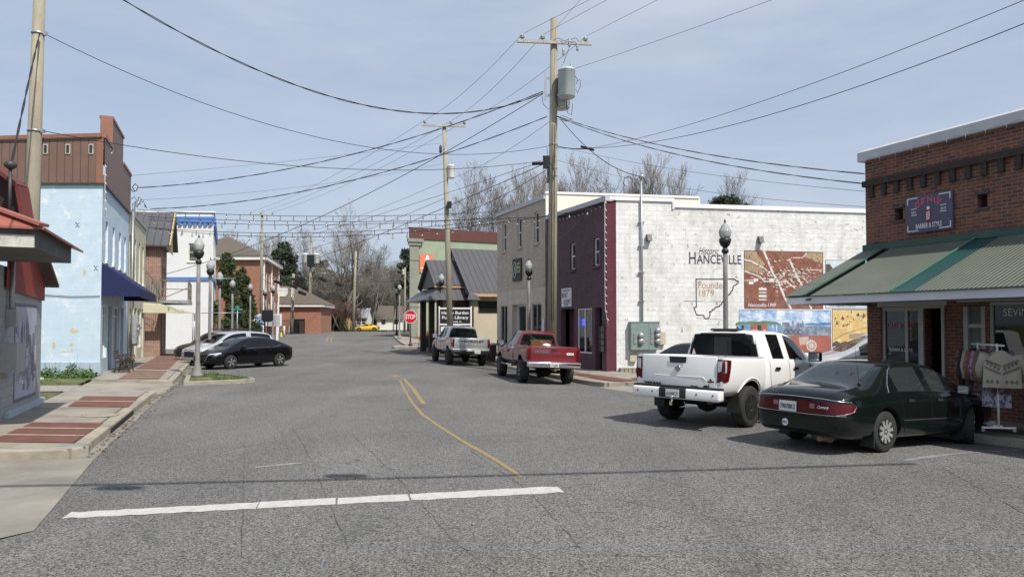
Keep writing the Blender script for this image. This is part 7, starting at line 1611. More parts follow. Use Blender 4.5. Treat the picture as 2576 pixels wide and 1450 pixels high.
def rounded(name,m,parent,x0,x1,y0,y1,z0,z1,r=.04,levels=2):
 mb=MB();mb.box(x0,x1,y0,y1,z0,z1);o=mb.build(name,m,parent);b=bmesh.new();b.from_mesh(o.data);bmesh.ops.remove_doubles(b,verts=b.verts,dist=1e-5);bmesh.ops.bevel(b,geom=b.edges[:]+b.verts[:],offset=r,segments=3,profile=.5,affect='EDGES');b.to_mesh(o.data);b.free()
 for p in o.data.polygons:p.use_smooth=True
 return o
def mirror(name,parent,x,y,z,m,s,big=1.0):
 o=rounded(name,m,parent,x-.06*big,x+.06*big,y,y+s*.22*big,z-.07*big,z+.10*big,.035)
 mb=MB();X=x-.064*big;mb.face([(X,y+s*.03,z-.05*big),(X,y+s*.20*big,z-.05*big),(X,y+s*.20*big,z+.08*big),(X,y+s*.03,z+.08*big)]);mb.build('mirror_glass',M['chrome'],o);return o
def sedan(root,pm,glassm,L,style,dims,wheel,rimm,spokes,cut=True,names=None,lv=2,steer=0):
 "dims: front axle, rear axle, half width, stations"
 fa,ra,hw,tr=dims;Rr,Ww,rimr=wheel;st=[s[0]for s in L];hs=[half(*s[1:8])for s in L]
 tags={}
 for i,s in enumerate(L[:-1]):
  for t in s[8]:
   if t=='w':tags[(i,5)]=2
   if t=='f':tags[(i,7)]=3;tags[(i,6)]=tags.get((i,6),0)
   if t=='r':tags[(i,7)]=4
 mats=[pm,M['well'],glassm,glassm,glassm];cutters=[(x,s*(hw-.02),Rr,Rr+.055,.25)for x in(fa,ra)for s in(1,-1)]
 me=loft('body',st,hs,tags,mats,{5:.35,6:.3,1:.5},(.75,.75),lv,cutters);out=split(me,root,['body','','side_window','windshield','rear_window'],mats);sk=Skin(bvh_of(me),root)
 for x,stq in((fa,steer),(ra,0)):
  for s in(1,-1):make_wheel(root,x,s*(tr/2),Rr,Rr,Ww,rimr,rimm,spokes,stq)
 box_part('underbody',M['under'],root,(ra-.35,fa+.3,-hw*.62,hw*.62,.2,.34))
 return sk
def interior(root,rows,m=None,z0=.3,belt=.9):
 mb=MB();mb.box(rows[-1]-.5,rows[0]+1.0,-.68,.68,z0,z0+.03)
 o=mb.build('cabin_floor',M['under'],root)
 for i,x in enumerate(rows):
  for s in(-1,1):
   se=rounded('seat',m or M['seatcloth'],root,x-.45,x+.1,s*.36-.25,s*.36+.25,.45,.62,.06);rounded('seat_back',m or M['seatcloth'],se,x-.55,x-.42,s*.36-.25,s*.36+.25,.55,1.04,.06);rounded('headrest',m or M['seatcloth'],se,x-.56,x-.47,s*.36-.13,s*.36+.13,1.06,1.26,.04)
 mb=MB();mb.box(rows[0]+.5,rows[0]+.8,-.65,.65,.7,.95);mb.build('dashboard',M['plastic'],root)
 mb=MB();mb.lathe([(.17,0),(.19,.015),(.17,.03)],16,(rows[0]+.38,.36,.9),axis='x');mb.build('steering_wheel',M['plastic'],root)
# --- dark green sedan in the foreground
B=thing('parked_car','dark green sedan with full width red tail light, nosed in beside the clothes rack','car');pm=paint('dark_green_car_paint',(.0025,.006,.005),rough=.35,dirt=.004)
S=[(-2.52,.62,.36,.55,.78,.62,.83,.52,''),(-2.46,.80,.27,.52,.84,.76,.93,.64,''),(-2.25,.885,.22,.55,.905,.83,1.0,.72,''),(-1.80,.915,.20,.58,.93,.86,1.03,.74,'r'),(-1.38,.92,.20,.6,.94,.865,1.25,.68,'r'),(-1.02,.92,.20,.6,.945,.87,1.425,.62,'w'),(-.62,.92,.2,.6,.945,.87,1.455,.62,'w'),(-.14,.92,.20,.6,.94,.87,1.46,.62,''),(-.06,.92,.20,.6,.94,.87,1.46,.62,'w'),
     (.42,.92,.20,.6,.93,.87,1.42,.62,'wf'),(.85,.92,.2,.6,.925,.87,1.22,.70,'f'),(1.28,.915,.20,.59,.91,.86,1.0,.80,''),(1.75,.90,.21,.56,.85,.83,.93,.72,''),(2.15,.85,.24,.52,.76,.76,.83,.62,''),(2.36,.74,.27,.46,.66,.64,.71,.5,''),(2.44,.56,.30,.43,.58,.5,.62,.4,'')]
sk=sedan(B,pm,M['clearcar'],S,0,(1.385,-1.385,.92,1.55),(.334,.205,.20),M['rimsilver'],-10,steer=R(25));interior(B,[.45,-.55]);C=M['chrome']
sk.patch('tail_light','b',[(.80,.61),(-.80,.61),(-.82,.79),(.82,.79)],M['redlens'],.012,20,3);
for s in(1,-1):
 ax='l' if s>0 else 'r';sk.patch('tail_light',ax,[(-2.50,.61),(-2.20,.66),(-2.22,.76),(-2.48,.80)],M['redlens'],.010,8,3)
 sk.patch('reverse_lens','b',[(s*.34+.045,.68),(s*.34-.045,.68),(s*.34-.045,.755),(s*.34+.045,.755)],mat('grey_reverse_lens',(.28,.16,.17),.3),.016,2,2)
sk.line('chrome_trim','b',[(.84,.81),(.5,.84),(0,.85),(-.5,.84),(-.84,.81)],C,.014,.012);sk.line('chrome_trim','b',[(.82,.595),(.3,.585),(-.3,.585),(-.82,.595)],C,.012,.012)
for ax in 'lr':
 sk.line('chrome_trim',ax,[(-2.48,.82),(-2.3,.81),(-2.19,.74),(-2.25,.66),(-2.48,.60)],C,.012,.012)
 sk.line('body_moulding',ax,[(-.95,.50),(.98,.50)],M['plastic'],.03,.001);sk.line('door_seam',ax,[(-1.02,.93),(-1.0,.8),(-.93,.62),(-.86,.3),(-.05,.25)],M['well'],.010);sk.line('door_seam',ax,[(-.1,.93),(-.08,.26)],M['well'],.010);sk.line('door_seam',ax,[(.98,.9),(.97,.5),(.92,.26),(-.05,.25)],M['well'],.010)
 for x in(-.72,.18):sk.patch('door_handle',ax,[(x-.09,.80),(x+.09,.80),(x+.08,.845),(x-.08,.845)],M['plastic'],.018,4,2)
 sk.line('window_trim',ax,[(-1.30,.95),(-1.22,1.08),(-1.0,1.30),(-.86,1.37),(-.3,1.40),(.35,1.385)],C,.016,.006);sk.line('window_trim',ax,[(-1.30,.955),(-.5,.965),(.95,.95)],C,.012,.008)
sk.line('bumper_seam','b',[(.86,.56),(.4,.535),(-.4,.535),(-.86,.56)],M['well'],.012);sk.line('trunk_seam','t',[(-2.30,.62),(-1.85,.66)],M['well'],.01);sk.line('trunk_seam','t',[(-2.30,-.62),(-1.85,-.66)],M['well'],.01)
plate(sk,.10,.68,'7907BK2',.33,.165,.03);st_=sk.patch('round_sticker','b',(.16,.41,.06,.06),M['signwhite'],.008,18,2,ell=True);p=sk.pt('b',.16,.41,.012);text('lettering','88.3',Wall((p.x-.004,.22),(p.x-.004,.10)),.06,.395,.035,M['ink'],st_,None,.004,width=.085)
p=sk.pt('b',-.52,.70,.02);text('lettering','Century',Wall((p.x-.006,-.40),(p.x-.006,-.66)),.13,.69,.045,M['signwhite'],B,None,.004,shear=.3,width=.2);text('lettering','BUICK',Wall((sk.pt('b',.4,.9,.012).x,.5),(sk.pt('b',.4,.9,.012).x,.3)),.1,.885,.025,C,B,None,.004,width=.11)
mb=MB();p=sk.pt('t',-1.72,-.62,0);mb.lathe([(.03,0),(.02,.03),(.01,.04)],8,p);mb.tube([p,p+Vector((-.10,0,.42)),p+Vector((-.16,0,.78))],[.004,.003,.002],4);mb.build('antenna',M['plastic'],B)
mirror('side_mirror',B,.78,-.90,.98,pm,-1);mirror('side_mirror',B,.78,.90,.98,pm,1)
for s,ax in((1,'l'),(-1,'r')):sk.patch('marker_light',ax,[(2.12,.56),(2.30,.56),(2.28,.70),(2.12,.70)],M['amber'],.01,4,3);sk.patch('headlight','f',[(s*.45,.56),(s*.74,.56),(s*.74,.70),(s*.45,.68)],M['clearlens'],.01,6,3)
for x,s in((-1.72,1),(-1.72,-1),(1.02,-1),(1.02,1)):box_part('mud_flap',M['plastic'],B,(x-.015,x+.015,min(s*.66,s*.88),max(s*.66,s*.88),.10,.36))
mb=MB();mb.tube([(-2.40,-.38,.20),(-1.9,-.38,.22),(-1.6,-.3,.24)],.045,8);mb.tube([(-2.15,-.42,.22),(-2.1,-.1,.22)],.09,8);mb.build('exhaust',M['rustexh'],B)
h=R(58);fr,rr=Vector((8.22,12.98)),Vector((5.90,11.58));f_=Vector((math.sin(h),math.cos(h)));lft=Vector((-f_.y,f_.x));c=rr+f_*1.385+lft*.72;place(B,c.x,c.y,58,2.77,1.5)
# --- pickups
def pickup(B,pm,dims,cabst,bed,wheel,rimm,spokes,glassm,glassr,bumper,lv=2,belt=None):
 fa,ra,hw,tr=dims;Rr,Ww,rimr,zc=wheel
 st=[s[0]for s in cabst];hs=[half(*s[1:8])for s in cabst];tags={}
 for i,s in enumerate(cabst[:-1]):
  for t in s[8]:
   if t=='w':tags[(i,5)]=2
   if t=='f':tags[(i,7)]=3
 mats=[pm,M['well'],glassm,glassm];cf=[(fa,s*(hw-.03),zc,Rr+.10,.28)for s in(1,-1)]
 me=loft('cab',st,hs,tags,mats,{5:.5,6:.4,1:.6,4:.2},(.92,.6),lv,cf);split(me,B,['cab','','side_window','windshield'],mats)
 x0,x1,zb,zr,zf=bed;n=6;stb=[x0,x0+.03]+[x0+.03+(x1-x0-.06)*i/n for i in range(1,n)]+[x1-.03,x1]
 hb=[(0,zb),(hw*.82,zb),(hw*.965,zb+.10),(hw*.995,zb+.42),(hw*.975,zr-.10),(hw*.95,zr),(hw*.86,zr),(hw*.845,zf),(0,zf)];hend=[(0,zb),(hw*.82,zb),(hw*.965,zb+.10),(hw*.995,zb+.42),(hw*.975,zr-.10),(hw*.95,zr),(hw*.86,zr),(hw*.845,zf),(0,zf)]
 cr=[(ra,s*(hw-.03),zc,Rr+.10,.28)for s in(1,-1)]
 mb_=loft('bed',stb,[hend]+[hb]*(len(stb)-2)+[hend],{},[pm,M['well']],{1:.7,5:.85,6:.85,7:.8,4:.3},(.95,.95),lv,cr);split(mb_,B,['bed',''],[pm,M['well']])
 # tailgate closing the bed
 tg=rounded('tailgate',pm,B,x0-.012,x0+.06,-hw*.84,hw*.84,zb+.09,zr-.005,.018)
 tgm=BVHTree.FromPolygons([tuple(v.co)for v in tg.data.vertices],[tuple(p.vertices)for p in tg.data.polygons])
 sk=Skin([bvh_of(me),bvh_of(mb_),tgm],B);skc=Skin(bvh_of(me),B);skb=Skin([bvh_of(mb_),tgm],B)
 for x in(fa,ra):
  for s in(1,-1):make_wheel(B,x,s*(tr/2),Rr,Rr,Ww,rimr,rimm,spokes)
 mb=MB();mb.tube([(ra,-tr/2+.1,Rr),(ra,-.22,Rr)],.06,8);mb.tube([(ra,.22,Rr),(ra,tr/2-.1,Rr)],.06,8);mb.lathe([(.05,-.24),(.15,-.14),(.19,0),(.15,.14),(.05,.24)],12,(ra,0,Rr),axis='y');mb.build('rear_axle',M['under'],B)
 box_part('frame',M['under'],B,(x0+.15,fa+.5,-.50,-.40,zb-.14,zb+.02),(x0+.15,fa+.5,.40,.50,zb-.14,zb+.02),(x0+.2,x0+.32,-.40,.40,zb-.12,zb),(ra+1.0,ra+1.9,-.38,.3,zb-.13,zb-.02))
 mb=MB();mb.tube([(x0+.1,-.62,zb-.10),(ra+.3,-.60,zb-.06),(ra+1.0,-.4,zb-.05)],.05,8);mb.build('exhaust',M['rustexh'],B)
 # rear window
 xr_,belt_,top_,wr_=cabst[0][0],glassr[0],glassr[1],glassr[2]
 skc.patch('rear_window_seal','b',[(wr_[0]+.03,belt_-.02),(-wr_[0]-.03,belt_-.02),(-wr_[1]-.03,top_+.025),(wr_[1]+.03,top_+.025)],M['plastic'],.006,10,4);rw=skc.patch('rear_window','b',[(wr_[0],belt_),(-wr_[0],belt_),(-wr_[1],top_),(wr_[1],top_)],glassm,.012,10,4)
 return sk,skc,skb,tg
# white pickup
B=thing('pickup_truck','white crew cab pickup with black wheels, second from the right','pickup truck');pm=paint('white_car_paint',(.82,.82,.80),rough=.3,dirt=.05);HW=1.01
CS=[(-1.14,.955,.60,.95,1.33,.90,1.90,.72,''),(-1.02,1.0,.58,.95,1.345,.93,1.94,.73,''),(-.80,1.0,.56,.95,1.35,.93,1.965,.735,'w'),(-.06,1.0,.55,.95,1.345,.93,1.975,.74,''),(.04,1.0,.55,.95,1.34,.93,1.97,.74,'w'),(.55,1.0,.55,.95,1.335,.93,1.94,.73,'wf'),(1.02,1.0,.55,.95,1.33,.93,1.66,.78,'f'),(1.42,1.0,.55,.95,1.30,.92,1.40,.84,''),(2.1,.99,.52,.92,1.24,.90,1.33,.80,''),(2.6,.95,.48,.85,1.15,.86,1.24,.72,''),(2.76,.84,.46,.75,1.05,.76,1.12,.62,'')]
sk,skc,skb,tg=pickup(B,pm,(1.775,-1.775,HW,1.72),CS,(-2.90,-1.17,.62,1.40,.90),(.41,.28,.25,.43),M['rimblack'],6,M['tint'],(1.36,1.86,(.80,.68)),None)
rounded('rear_bumper',pm,B,-3.06,-2.86,-.99,.99,.54,.76,.05);rounded('bumper_step',M['plastic'],B,-3.03,-2.85,-.97,.97,.755,.80,.012);rounded('plate_recess',M['plastic'],B,-3.075,-3.0,-.27,.34,.56,.755,.02)
plate(sk,.02,.655,'A144CX',.31,.15,x=-3.08,colr=M['ink'])
for y in(-.85,-.5,.5,.85):mb=MB();mb.lathe([(.018,0),(.018,.008)],10,(-3.066,y,.66),axis='x');mb.build('parking_sensor',M['plastic'],B)
for s in(1,-1):
 ax='l' if s>0 else 'r'
 skb.patch('tail_light','b',[(s*.86,.93),(s*1.01,.93),(s*1.01,1.33),(s*.86,1.33)],M['redlens'],.02,22,8);t=skb.patch('tail_light',ax,[(-2.93,.90),(-2.74,.93),(-2.62,1.33),(-2.93,1.345)],M['redlens'],.014,40,8);skb.patch('reverse_lens','b',[(s*.87,1.10),(s*.95,1.12),(s*.965,1.31),(s*.87,1.31)],M['clearlens'],.028,3,4);skb.patch('reverse_lens',ax,[(-2.90,1.08),(-2.84,1.10),(-2.80,1.31),(-2.90,1.32)],M['clearlens'],.018,3,4)
 skb.line('arch_lip',ax,[(-1.775+.55*math.cos(t_),.43+.55*math.sin(t_))for t_ in[R(a)for a in range(10,171,10)]],pm,.03,.005);skc.line('arch_lip',ax,[(1.775+.55*math.cos(t_),.43+.55*math.sin(t_))for t_ in[R(a)for a in range(10,171,10)]],pm,.03,.005)
 skc.line('door_seam',ax,[(-.92,1.34),(-.93,.95),(-.80,.62),(-.05,.6)],M['well'],.010);skc.line('door_seam',ax,[(0,1.34),(-.02,.6)],M['well'],.010);skc.line('door_seam',ax,[(1.12,1.32),(1.1,.62),(0,.6)],M['well'],.010)
 for x in(-.62,.28):skc.patch('door_handle',ax,[(x-.12,1.13),(x+.12,1.13),(x+.11,1.19),(x-.12,1.19)],M['rimblack'],.03,4,2)
 mirror('side_mirror',B,1.02,s*.98,1.40,M['rimblack'],s,1.25);box_part('mud_flap',M['plastic'],B,(-2.27,-2.25,min(s*.72,s*.97),max(s*.72,s*.97),.30,.66));skb.line('bed_rail_cap',ax,[(-2.88,1.385),(-1.2,1.385)],M['plastic'],.03,-.01)
 box_part('side_step',M['plastic'],B,(-.95,1.15,min(s*.92,s*1.06),max(s*.92,s*1.06),.44,.48))
skb.patch('gate_handle','b',[(.18,1.25),(-.18,1.25),(-.2,1.37),(.2,1.37)],M['plastic'],.014,6,3);p=skb.pt('b',0,1.14,.02);mb=MB();mb.lathe([(.055,0),(.065,.006),(.055,.012)],20,(p.x,0,1.14),axis='x');mb.box(p.x-.012,p.x+.004,-.07,.07,1.13,1.152);mb.build('round_badge',M['chrome'],tg)
WT=Wall((p.x+.004,.86),(p.x+.004,-.86));text('lettering','TITAN',WT,.28,.785,.055,M['plastic'],tg,None,.008,width=.40,bold=.006);text('lettering','SV',WT,1.50,.785,.05,M['plastic'],tg,None,.008,width=.14,bold=.006);mb=MB();mb.box(p.x-.012,p.x-.004,-.46,-.30,.80,.82);mb.build('tailgate_script',M['plastic'],tg)
mb=MB();mb.box(p.x-.008,p.x,-.80,-.66,.90,.925);mb.lathe([(.001,0),(.03,.0),(.001,.05)],6,(p.x-.006,-.73,.93));mb.build('tailgate_emblem',M['plastic'],tg)
skb.line('tailgate_crease','b',[(.62,.93),(.55,.99),(-.55,.99),(-.62,.93)],pm,.018,-.001)
skc.patch('sliding_pane','b',[(.20,1.40),(-.22,1.40),(-.21,1.80),(.19,1.80)],glass('slider_glass',(.03,.03,.032),.1),.018,4,3);skc.patch('window_sticker','b',[(.74,1.41),(.64,1.41),(.69,1.54),(.70,1.54)],mat('pink_white_sticker',(.6,.4,.42),.6),.018,3,3)
rounded('brake_light_pod',M['rimblack'],B,-1.12,-.85,-.32,.32,1.945,1.985,.018);mb=MB();mb.face([(-.55,0,1.975),(-.40,.02,1.975),(-.53,0,2.06)]);mb.face([(-.40,-.02,1.975),(-.55,0,1.975),(-.53,0,2.06)]);mb.build('roof_antenna',M['rimblack'],B)
mb=MB();mb.box(-3.16,-2.9,-.03,.03,.42,.50);mb.lathe([(.02,0),(.015,.05),(.03,.07),(.03,.10),(.005,.12)],10,(-3.12,0,.5));mb.tube([(-3.0,-.2,.5),(-3.02,-.25,.42),(-3.0,-.1,.38)],.01,5);mb.build('tow_hitch',M['chrome'],B)
rounded('front_bumper',pm,B,2.66,2.86,-.92,.92,.5,.78,.05);skc.patch('grille','f',[(-.6,.85),(.6,.85),(.6,1.08),(-.6,1.08)],M['rimblack'],.02,6,3)
h=R(45);f_=Vector((math.sin(h),math.cos(h)));lft=Vector((-f_.y,f_.x));rc=Vector((3.88,13.35))+lft*1.0+f_*3.05;place(B,rc.x,rc.y,45,3.55,1.72)
# red pickup
B=thing('pickup_truck','red four wheel drive pickup with chrome rear bumper at the kerb','pickup truck');pm=paint('red_car_paint',(.15,.008,.014),rough=.35,dirt=.05);HW=.98;DZ=.14
def up_(S,dz):return[(s[0],s[1],s[2]+dz,s[3]+dz,s[4]+dz,s[5],s[6]+dz,s[7],s[8])for s in S]
CS=up_([(-.66,.90,.52,.85,1.10,.82,1.66,.62,''),(-.56,.96,.50,.85,1.12,.87,1.71,.63,''),(-.45,.97,.50,.85,1.13,.88,1.735,.64,'w'),(.0,.97,.50,.85,1.125,.88,1.75,.64,''),(.08,.97,.50,.85,1.12,.88,1.75,.64,'w'),(.60,.97,.50,.85,1.115,.88,1.70,.62,'wf'),(1.05,.97,.50,.85,1.10,.88,1.42,.70,'f'),(1.42,.97,.50,.85,1.06,.88,1.22,.74,''),(2.0,.95,.48,.82,.98,.86,1.20,.62,''),(2.55,.93,.45,.75,.90,.82,1.10,.56,''),(2.66,.86,.42,.68,.82,.74,.98,.5,'')],DZ)
sk,skc,skb,tg=pickup(B,pm,(1.76,-1.76,HW,1.66),CS,(-2.80,-.70,.54+DZ,1.20+DZ,.72+DZ),(.41,.30,.20,.50),M['rimsilver'],5,M['midcar'],(1.15+DZ,1.60+DZ,(.70,.58)),None)
rounded('rear_bumper',M['chrome'],B,-2.98,-2.78,-.96,.96,.47+DZ,.66+DZ,.045);plate(sk,0,.57+DZ,'CAL0BE2',.31,.15,x=-2.985);rounded('front_bumper',M['chrome'],B,2.6,2.78,-.92,.92,.44+DZ,.62+DZ,.045)
for s in(1,-1):
 ax='l' if s>0 else 'r';skb.patch('tail_light','b',[(s*.845,.86),(s*.965,.86),(s*.965,1.24),(s*.845,1.24)],M['redlens'],.02,4,5);skb.patch('tail_light',ax,[(-2.80,.86),(-2.72,.86),(-2.72,1.24),(-2.80,1.24)],M['redlens'],.012,3,5)
 skc.line('body_moulding',ax,[(-.6,.80),(1.2,.80)],M['grey'],.035,.002);skb.line('body_moulding',ax,[(-2.7,.80),(-2.3,.80)],M['grey'],.03,.002);skb.line('body_moulding',ax,[(-1.2,.80),(-.75,.80)],M['grey'],.03,.002);skc.line('door_seam',ax,[(.02,1.24),(0,.68)],M['well'],.01);skc.line('door_seam',ax,[(1.15,1.22),(1.12,.68),(0,.66)],M['well'],.01)
 skc.patch('door_handle',ax,[(.1,1.06),(.28,1.06),(.28,1.12),(.1,1.12)],M['plastic'],.02,3,2);mirror('side_mirror',B,1.0,s*.96,1.34,M['plastic'],s,1.3);mb=MB();mb.tube([(-.55,s*.96,.56),(1.2,s*.96,.56)],.04,8);mb.build('side_step',M['chrome'],B)
WT=Wall((-2.815,.83),(-2.815,-.83));text('lettering','DODGE',WT,.40,1.10,.085,M['chrome'],tg,None,.008,width=.50,bold=.006);text('lettering','4X4',WT,1.42,1.06,.08,M['signwhite'],tg,None,.008,width=.28,bold=.006);skb.patch('gate_handle','b',[(.10,1.20),(-.10,1.20),(-.10,1.26),(.10,1.26)],M['plastic'],.016,3,2)
mb=MB()
for i in range(26):a=-.52+i*.03;mb.bar((-.78,a,1.30),(-.78,a+.12,1.55),.008,.008);mb.bar((-.78,a+.12,1.30),(-.78,a,1.55),.008,.008)
mb.build('mesh_rack',mat('rusty_expanded_mesh',(.25,.12,.05),.8),B);mb=MB();mb.lathe([(.03,0),(.16,.02),(.14,.07),(.05,.11)],12,(-2.6,.22,1.33));mb.build('bucket_lid',M['signwhite'],B)
mb=MB();mb.box(-3.1,-2.8,-.04,.04,.5,.58);mb.tube([(-3.08,0,.58),(-3.08,0,.66)],.03,8);mb.build('tow_hitch',M['rustexh'],B)
fr_=Vector((math.sin(R(-13)),math.cos(R(-13))));lft=Vector((-fr_.y,fr_.x));rl=Vector((.42,25.75));c=rl-lft*.78+fr_*1.76;place(B,c.x,c.y,-13,3.52,1.6)
# silver pickup
B=thing('pickup_truck','silver crew cab pickup with black rear bumper beside the library sign','pickup truck');pm=paint('silver_car_paint',(.48,.49,.50),metal=.55,rough=.28,dirt=.03);HW=1.02;DZ=.10
CS=up_([(-1.12,.95,.56,.90,1.24,.88,1.86,.66,''),(-1.0,1.0,.54,.90,1.26,.91,1.90,.67,''),(-.80,1.0,.54,.90,1.27,.91,1.93,.68,'w'),(-.05,1.0,.54,.9,1.265,.91,1.945,.69,''),(.05,1.0,.54,.9,1.26,.91,1.94,.69,'w'),(.6,1.0,.54,.9,1.255,.91,1.90,.68,'wf'),(1.1,1.0,.54,.9,1.25,.91,1.62,.75,'f'),(1.5,1.0,.54,.9,1.22,.91,1.34,.82,''),(2.2,.99,.5,.86,1.18,.88,1.28,.78,''),(2.72,.95,.47,.8,1.08,.82,1.16,.7,''),(2.85,.85,.45,.7,.95,.74,1.02,.6,'')],DZ)
sk,skc,skb,tg=pickup(B,pm,(1.87,-1.87,HW,1.74),CS,(-2.93,-1.15,.58+DZ,1.32+DZ,.84+DZ),(.43,.29,.24,.48),M['rimblack'],6,M['midcar'],(1.30+DZ,1.78+DZ,(.76,.62)),None)
rounded('rear_bumper',M['rimblack'],B,-3.08,-2.88,-.98,.98,.50+DZ,.70+DZ,.04);rounded('bumper_step',pm,B,-3.02,-2.9,-.96,.96,.70+DZ,.76+DZ,.012);plate(sk,-.32,.62+DZ,'2CAL3G',.31,.15,x=-3.085);rounded('front_bumper',M['rimblack'],B,2.75,2.95,-.92,.92,.5,.78,.05)
for s in(1,-1):
 ax='l' if s>0 else 'r';skb.patch('tail_light','b',[(s*.875,.93),(s*1.0,.93),(s*1.0,1.36),(s*.875,1.36)],M['redlens'],.02,4,5);skb.patch('tail_light',ax,[(-2.93,.93),(-2.84,.96),(-2.80,1.34),(-2.93,1.36)],M['redlens'],.012,3,5)
 skc.line('door_seam',ax,[(-.9,1.36),(-.92,.95),(-.8,.66),(-.05,.64)],M['well'],.01);skc.line('door_seam',ax,[(0,1.36),(-.02,.64)],M['well'],.01);skc.line('door_seam',ax,[(1.15,1.3),(1.12,.66),(0,.64)],M['well'],.01);mirror('side_mirror',B,1.05,s*.98,1.42,M['rimblack'],s,1.3)
 for x in(-.62,.28):skc.patch('door_handle',ax,[(x-.11,1.16),(x+.11,1.16),(x+.11,1.21),(x-.11,1.21)],M['rimblack'],.025,4,2)
WT=Wall((-2.945,.85),(-2.945,-.85));text('lettering','CHEVROLET',WT,.85,1.21,.10,M['rimblack'],tg,None,.008,width=1.35,bold=.004);skb.line('tailgate_crease','b',[(.78,1.02),(-.78,1.02)],M['plastic'],.012,.0)
fr_=Vector((math.sin(R(-17)),math.cos(R(-17))));lft=Vector((-fr_.y,fr_.x));rl=Vector((-3.2,37.0));c=rl-lft*.80+fr_*1.87;place(B,c.x,c.y,-17,3.74,1.7)
# --- black sedan on the left
def generic(label,name,pm,S,dims,wheel,rimm,spokes,glassm,pos,head,cat='car',extra=None,lv=2,flat=False,dz=0):
 B=thing(name,label,cat);sk=sedan(B,pm,glassm,S,0,dims,wheel,rimm,spokes,lv=lv)
 if extra:extra(B,sk)
 place(B,pos[0],pos[1],head,dims[0]-dims[1],dims[3],dz,flat);return B
SED=[(-2.30,.62,.40,.60,.86,.6,.92,.5,''),(-2.22,.80,.30,.58,.93,.76,1.05,.62,''),(-1.95,.89,.24,.6,.98,.83,1.10,.70,'r'),(-1.45,.91,.2,.6,.97,.85,1.27,.66,'r'),(-1.0,.915,.2,.6,.96,.86,1.41,.60,'w'),(-.5,.915,.2,.6,.95,.86,1.46,.60,'w'),(-.05,.915,.2,.6,.94,.86,1.465,.60,'w'),(.45,.915,.2,.6,.92,.86,1.41,.60,'wf'),(.95,.91,.2,.58,.90,.86,1.18,.68,'f'),(1.35,.91,.2,.56,.86,.84,.98,.76,''),(1.8,.89,.22,.54,.80,.80,.88,.66,''),(2.15,.82,.25,.5,.70,.70,.76,.54,''),(2.30,.64,.28,.45,.6,.56,.64,.42,'')]
def sed_x(B,sk):
 for s in(1,-1):
  ax='l' if s>0 else 'r';sk.patch('headlight','f',[(s*.40,.66),(s*.78,.70),(s*.80,.77),(s*.44,.72)],M['clearlens'],.02,6,2);sk.patch('headlight',ax,[(1.85,.72),(2.2,.62),(2.2,.70),(1.85,.77)],M['clearlens'],.012,5,2);sk.patch('tail_light',ax,[(-2.25,.82),(-1.95,.90),(-1.98,.96),(-2.24,.93)],M['redlens'],.012,4,2);sk.patch('tail_light','b',[(s*.45,.84),(s*.78,.82),(s*.78,.92),(s*.45,.91)],M['redlens'],.015,4,2)
  sk.line('window_trim',ax,[(-1.45,1.05),(-1.2,.975),(-.5,.955),(.8,.93)],M['chrome'],.018,.004);sk.line('door_seam',ax,[(-.08,.93),(-.06,.25)],M['well'],.01);sk.line('door_seam',ax,[(-1.05,.9),(-.9,.5),(-.8,.28)],M['well'],.01);sk.line('door_seam',ax,[(.95,.88),(.9,.27),(-.8,.24)],M['well'],.01);mirror('side_mirror',B,.78,s*.88,.96,B.get('pm')or M['rimblack'],s)
  for x in(-.75,.12):sk.patch('door_handle',ax,[(x-.09,.82),(x+.09,.82),(x+.09,.85),(x-.09,.85)],M['rimblack'],.02,3,1)
 sk.patch('grille','f',[(-.36,.40),(.36,.40),(.44,.68),(-.44,.68)],M['plastic'],.012,6,3);
 for s in(1,-1):sk.line('grille_trim','f',[(s*.46,.69),(s*.40,.48),(s*.28,.38)],M['chrome'],.03,.02)
blk=paint('black_car_paint',(.003,.003,.004),rough=.3,dirt=.0)
hd=R(238-90);
def lcar(xf,yf,head,fa,tr):f_=Vector((math.sin(R(head)),math.cos(R(head))));lft=Vector((-f_.y,f_.x));c=Vector((xf,yf))-lft*(tr/2-.05)-f_*fa;return(c.x,c.y)
HD=213
generic('black sedan nearest on the left, nosed in towards the kerb','parked_car',blk,SED,(1.36,-1.36,.915,1.58),(.325,.21,.215),M['rimsilver'],5,M['tint'],lcar(-12.95,32.7,HD,1.36,1.58),HD,extra=sed_x)
SUV=[(-2.25,.70,.45,.70,.95,.74,1.0,.66,''),(-2.18,.86,.34,.68,1.04,.84,1.30,.66,''),(-2.0,.90,.28,.68,1.06,.86,1.60,.62,'w'),(-1.3,.92,.25,.66,1.06,.87,1.68,.63,'w'),(-.6,.92,.24,.66,1.05,.87,1.71,.64,''),(-.5,.92,.24,.66,1.05,.87,1.71,.64,'w'),(.1,.92,.24,.66,1.03,.87,1.69,.64,'w'),(.55,.92,.24,.66,1.02,.87,1.60,.64,'wf'),(1.0,.92,.25,.64,1.0,.87,1.30,.7,'f'),(1.35,.92,.25,.62,.98,.86,1.08,.78,''),(1.9,.90,.27,.6,.92,.83,1.0,.7,''),(2.2,.84,.30,.55,.82,.74,.88,.6,''),(2.32,.68,.32,.5,.7,.6,.74,.45,'')]
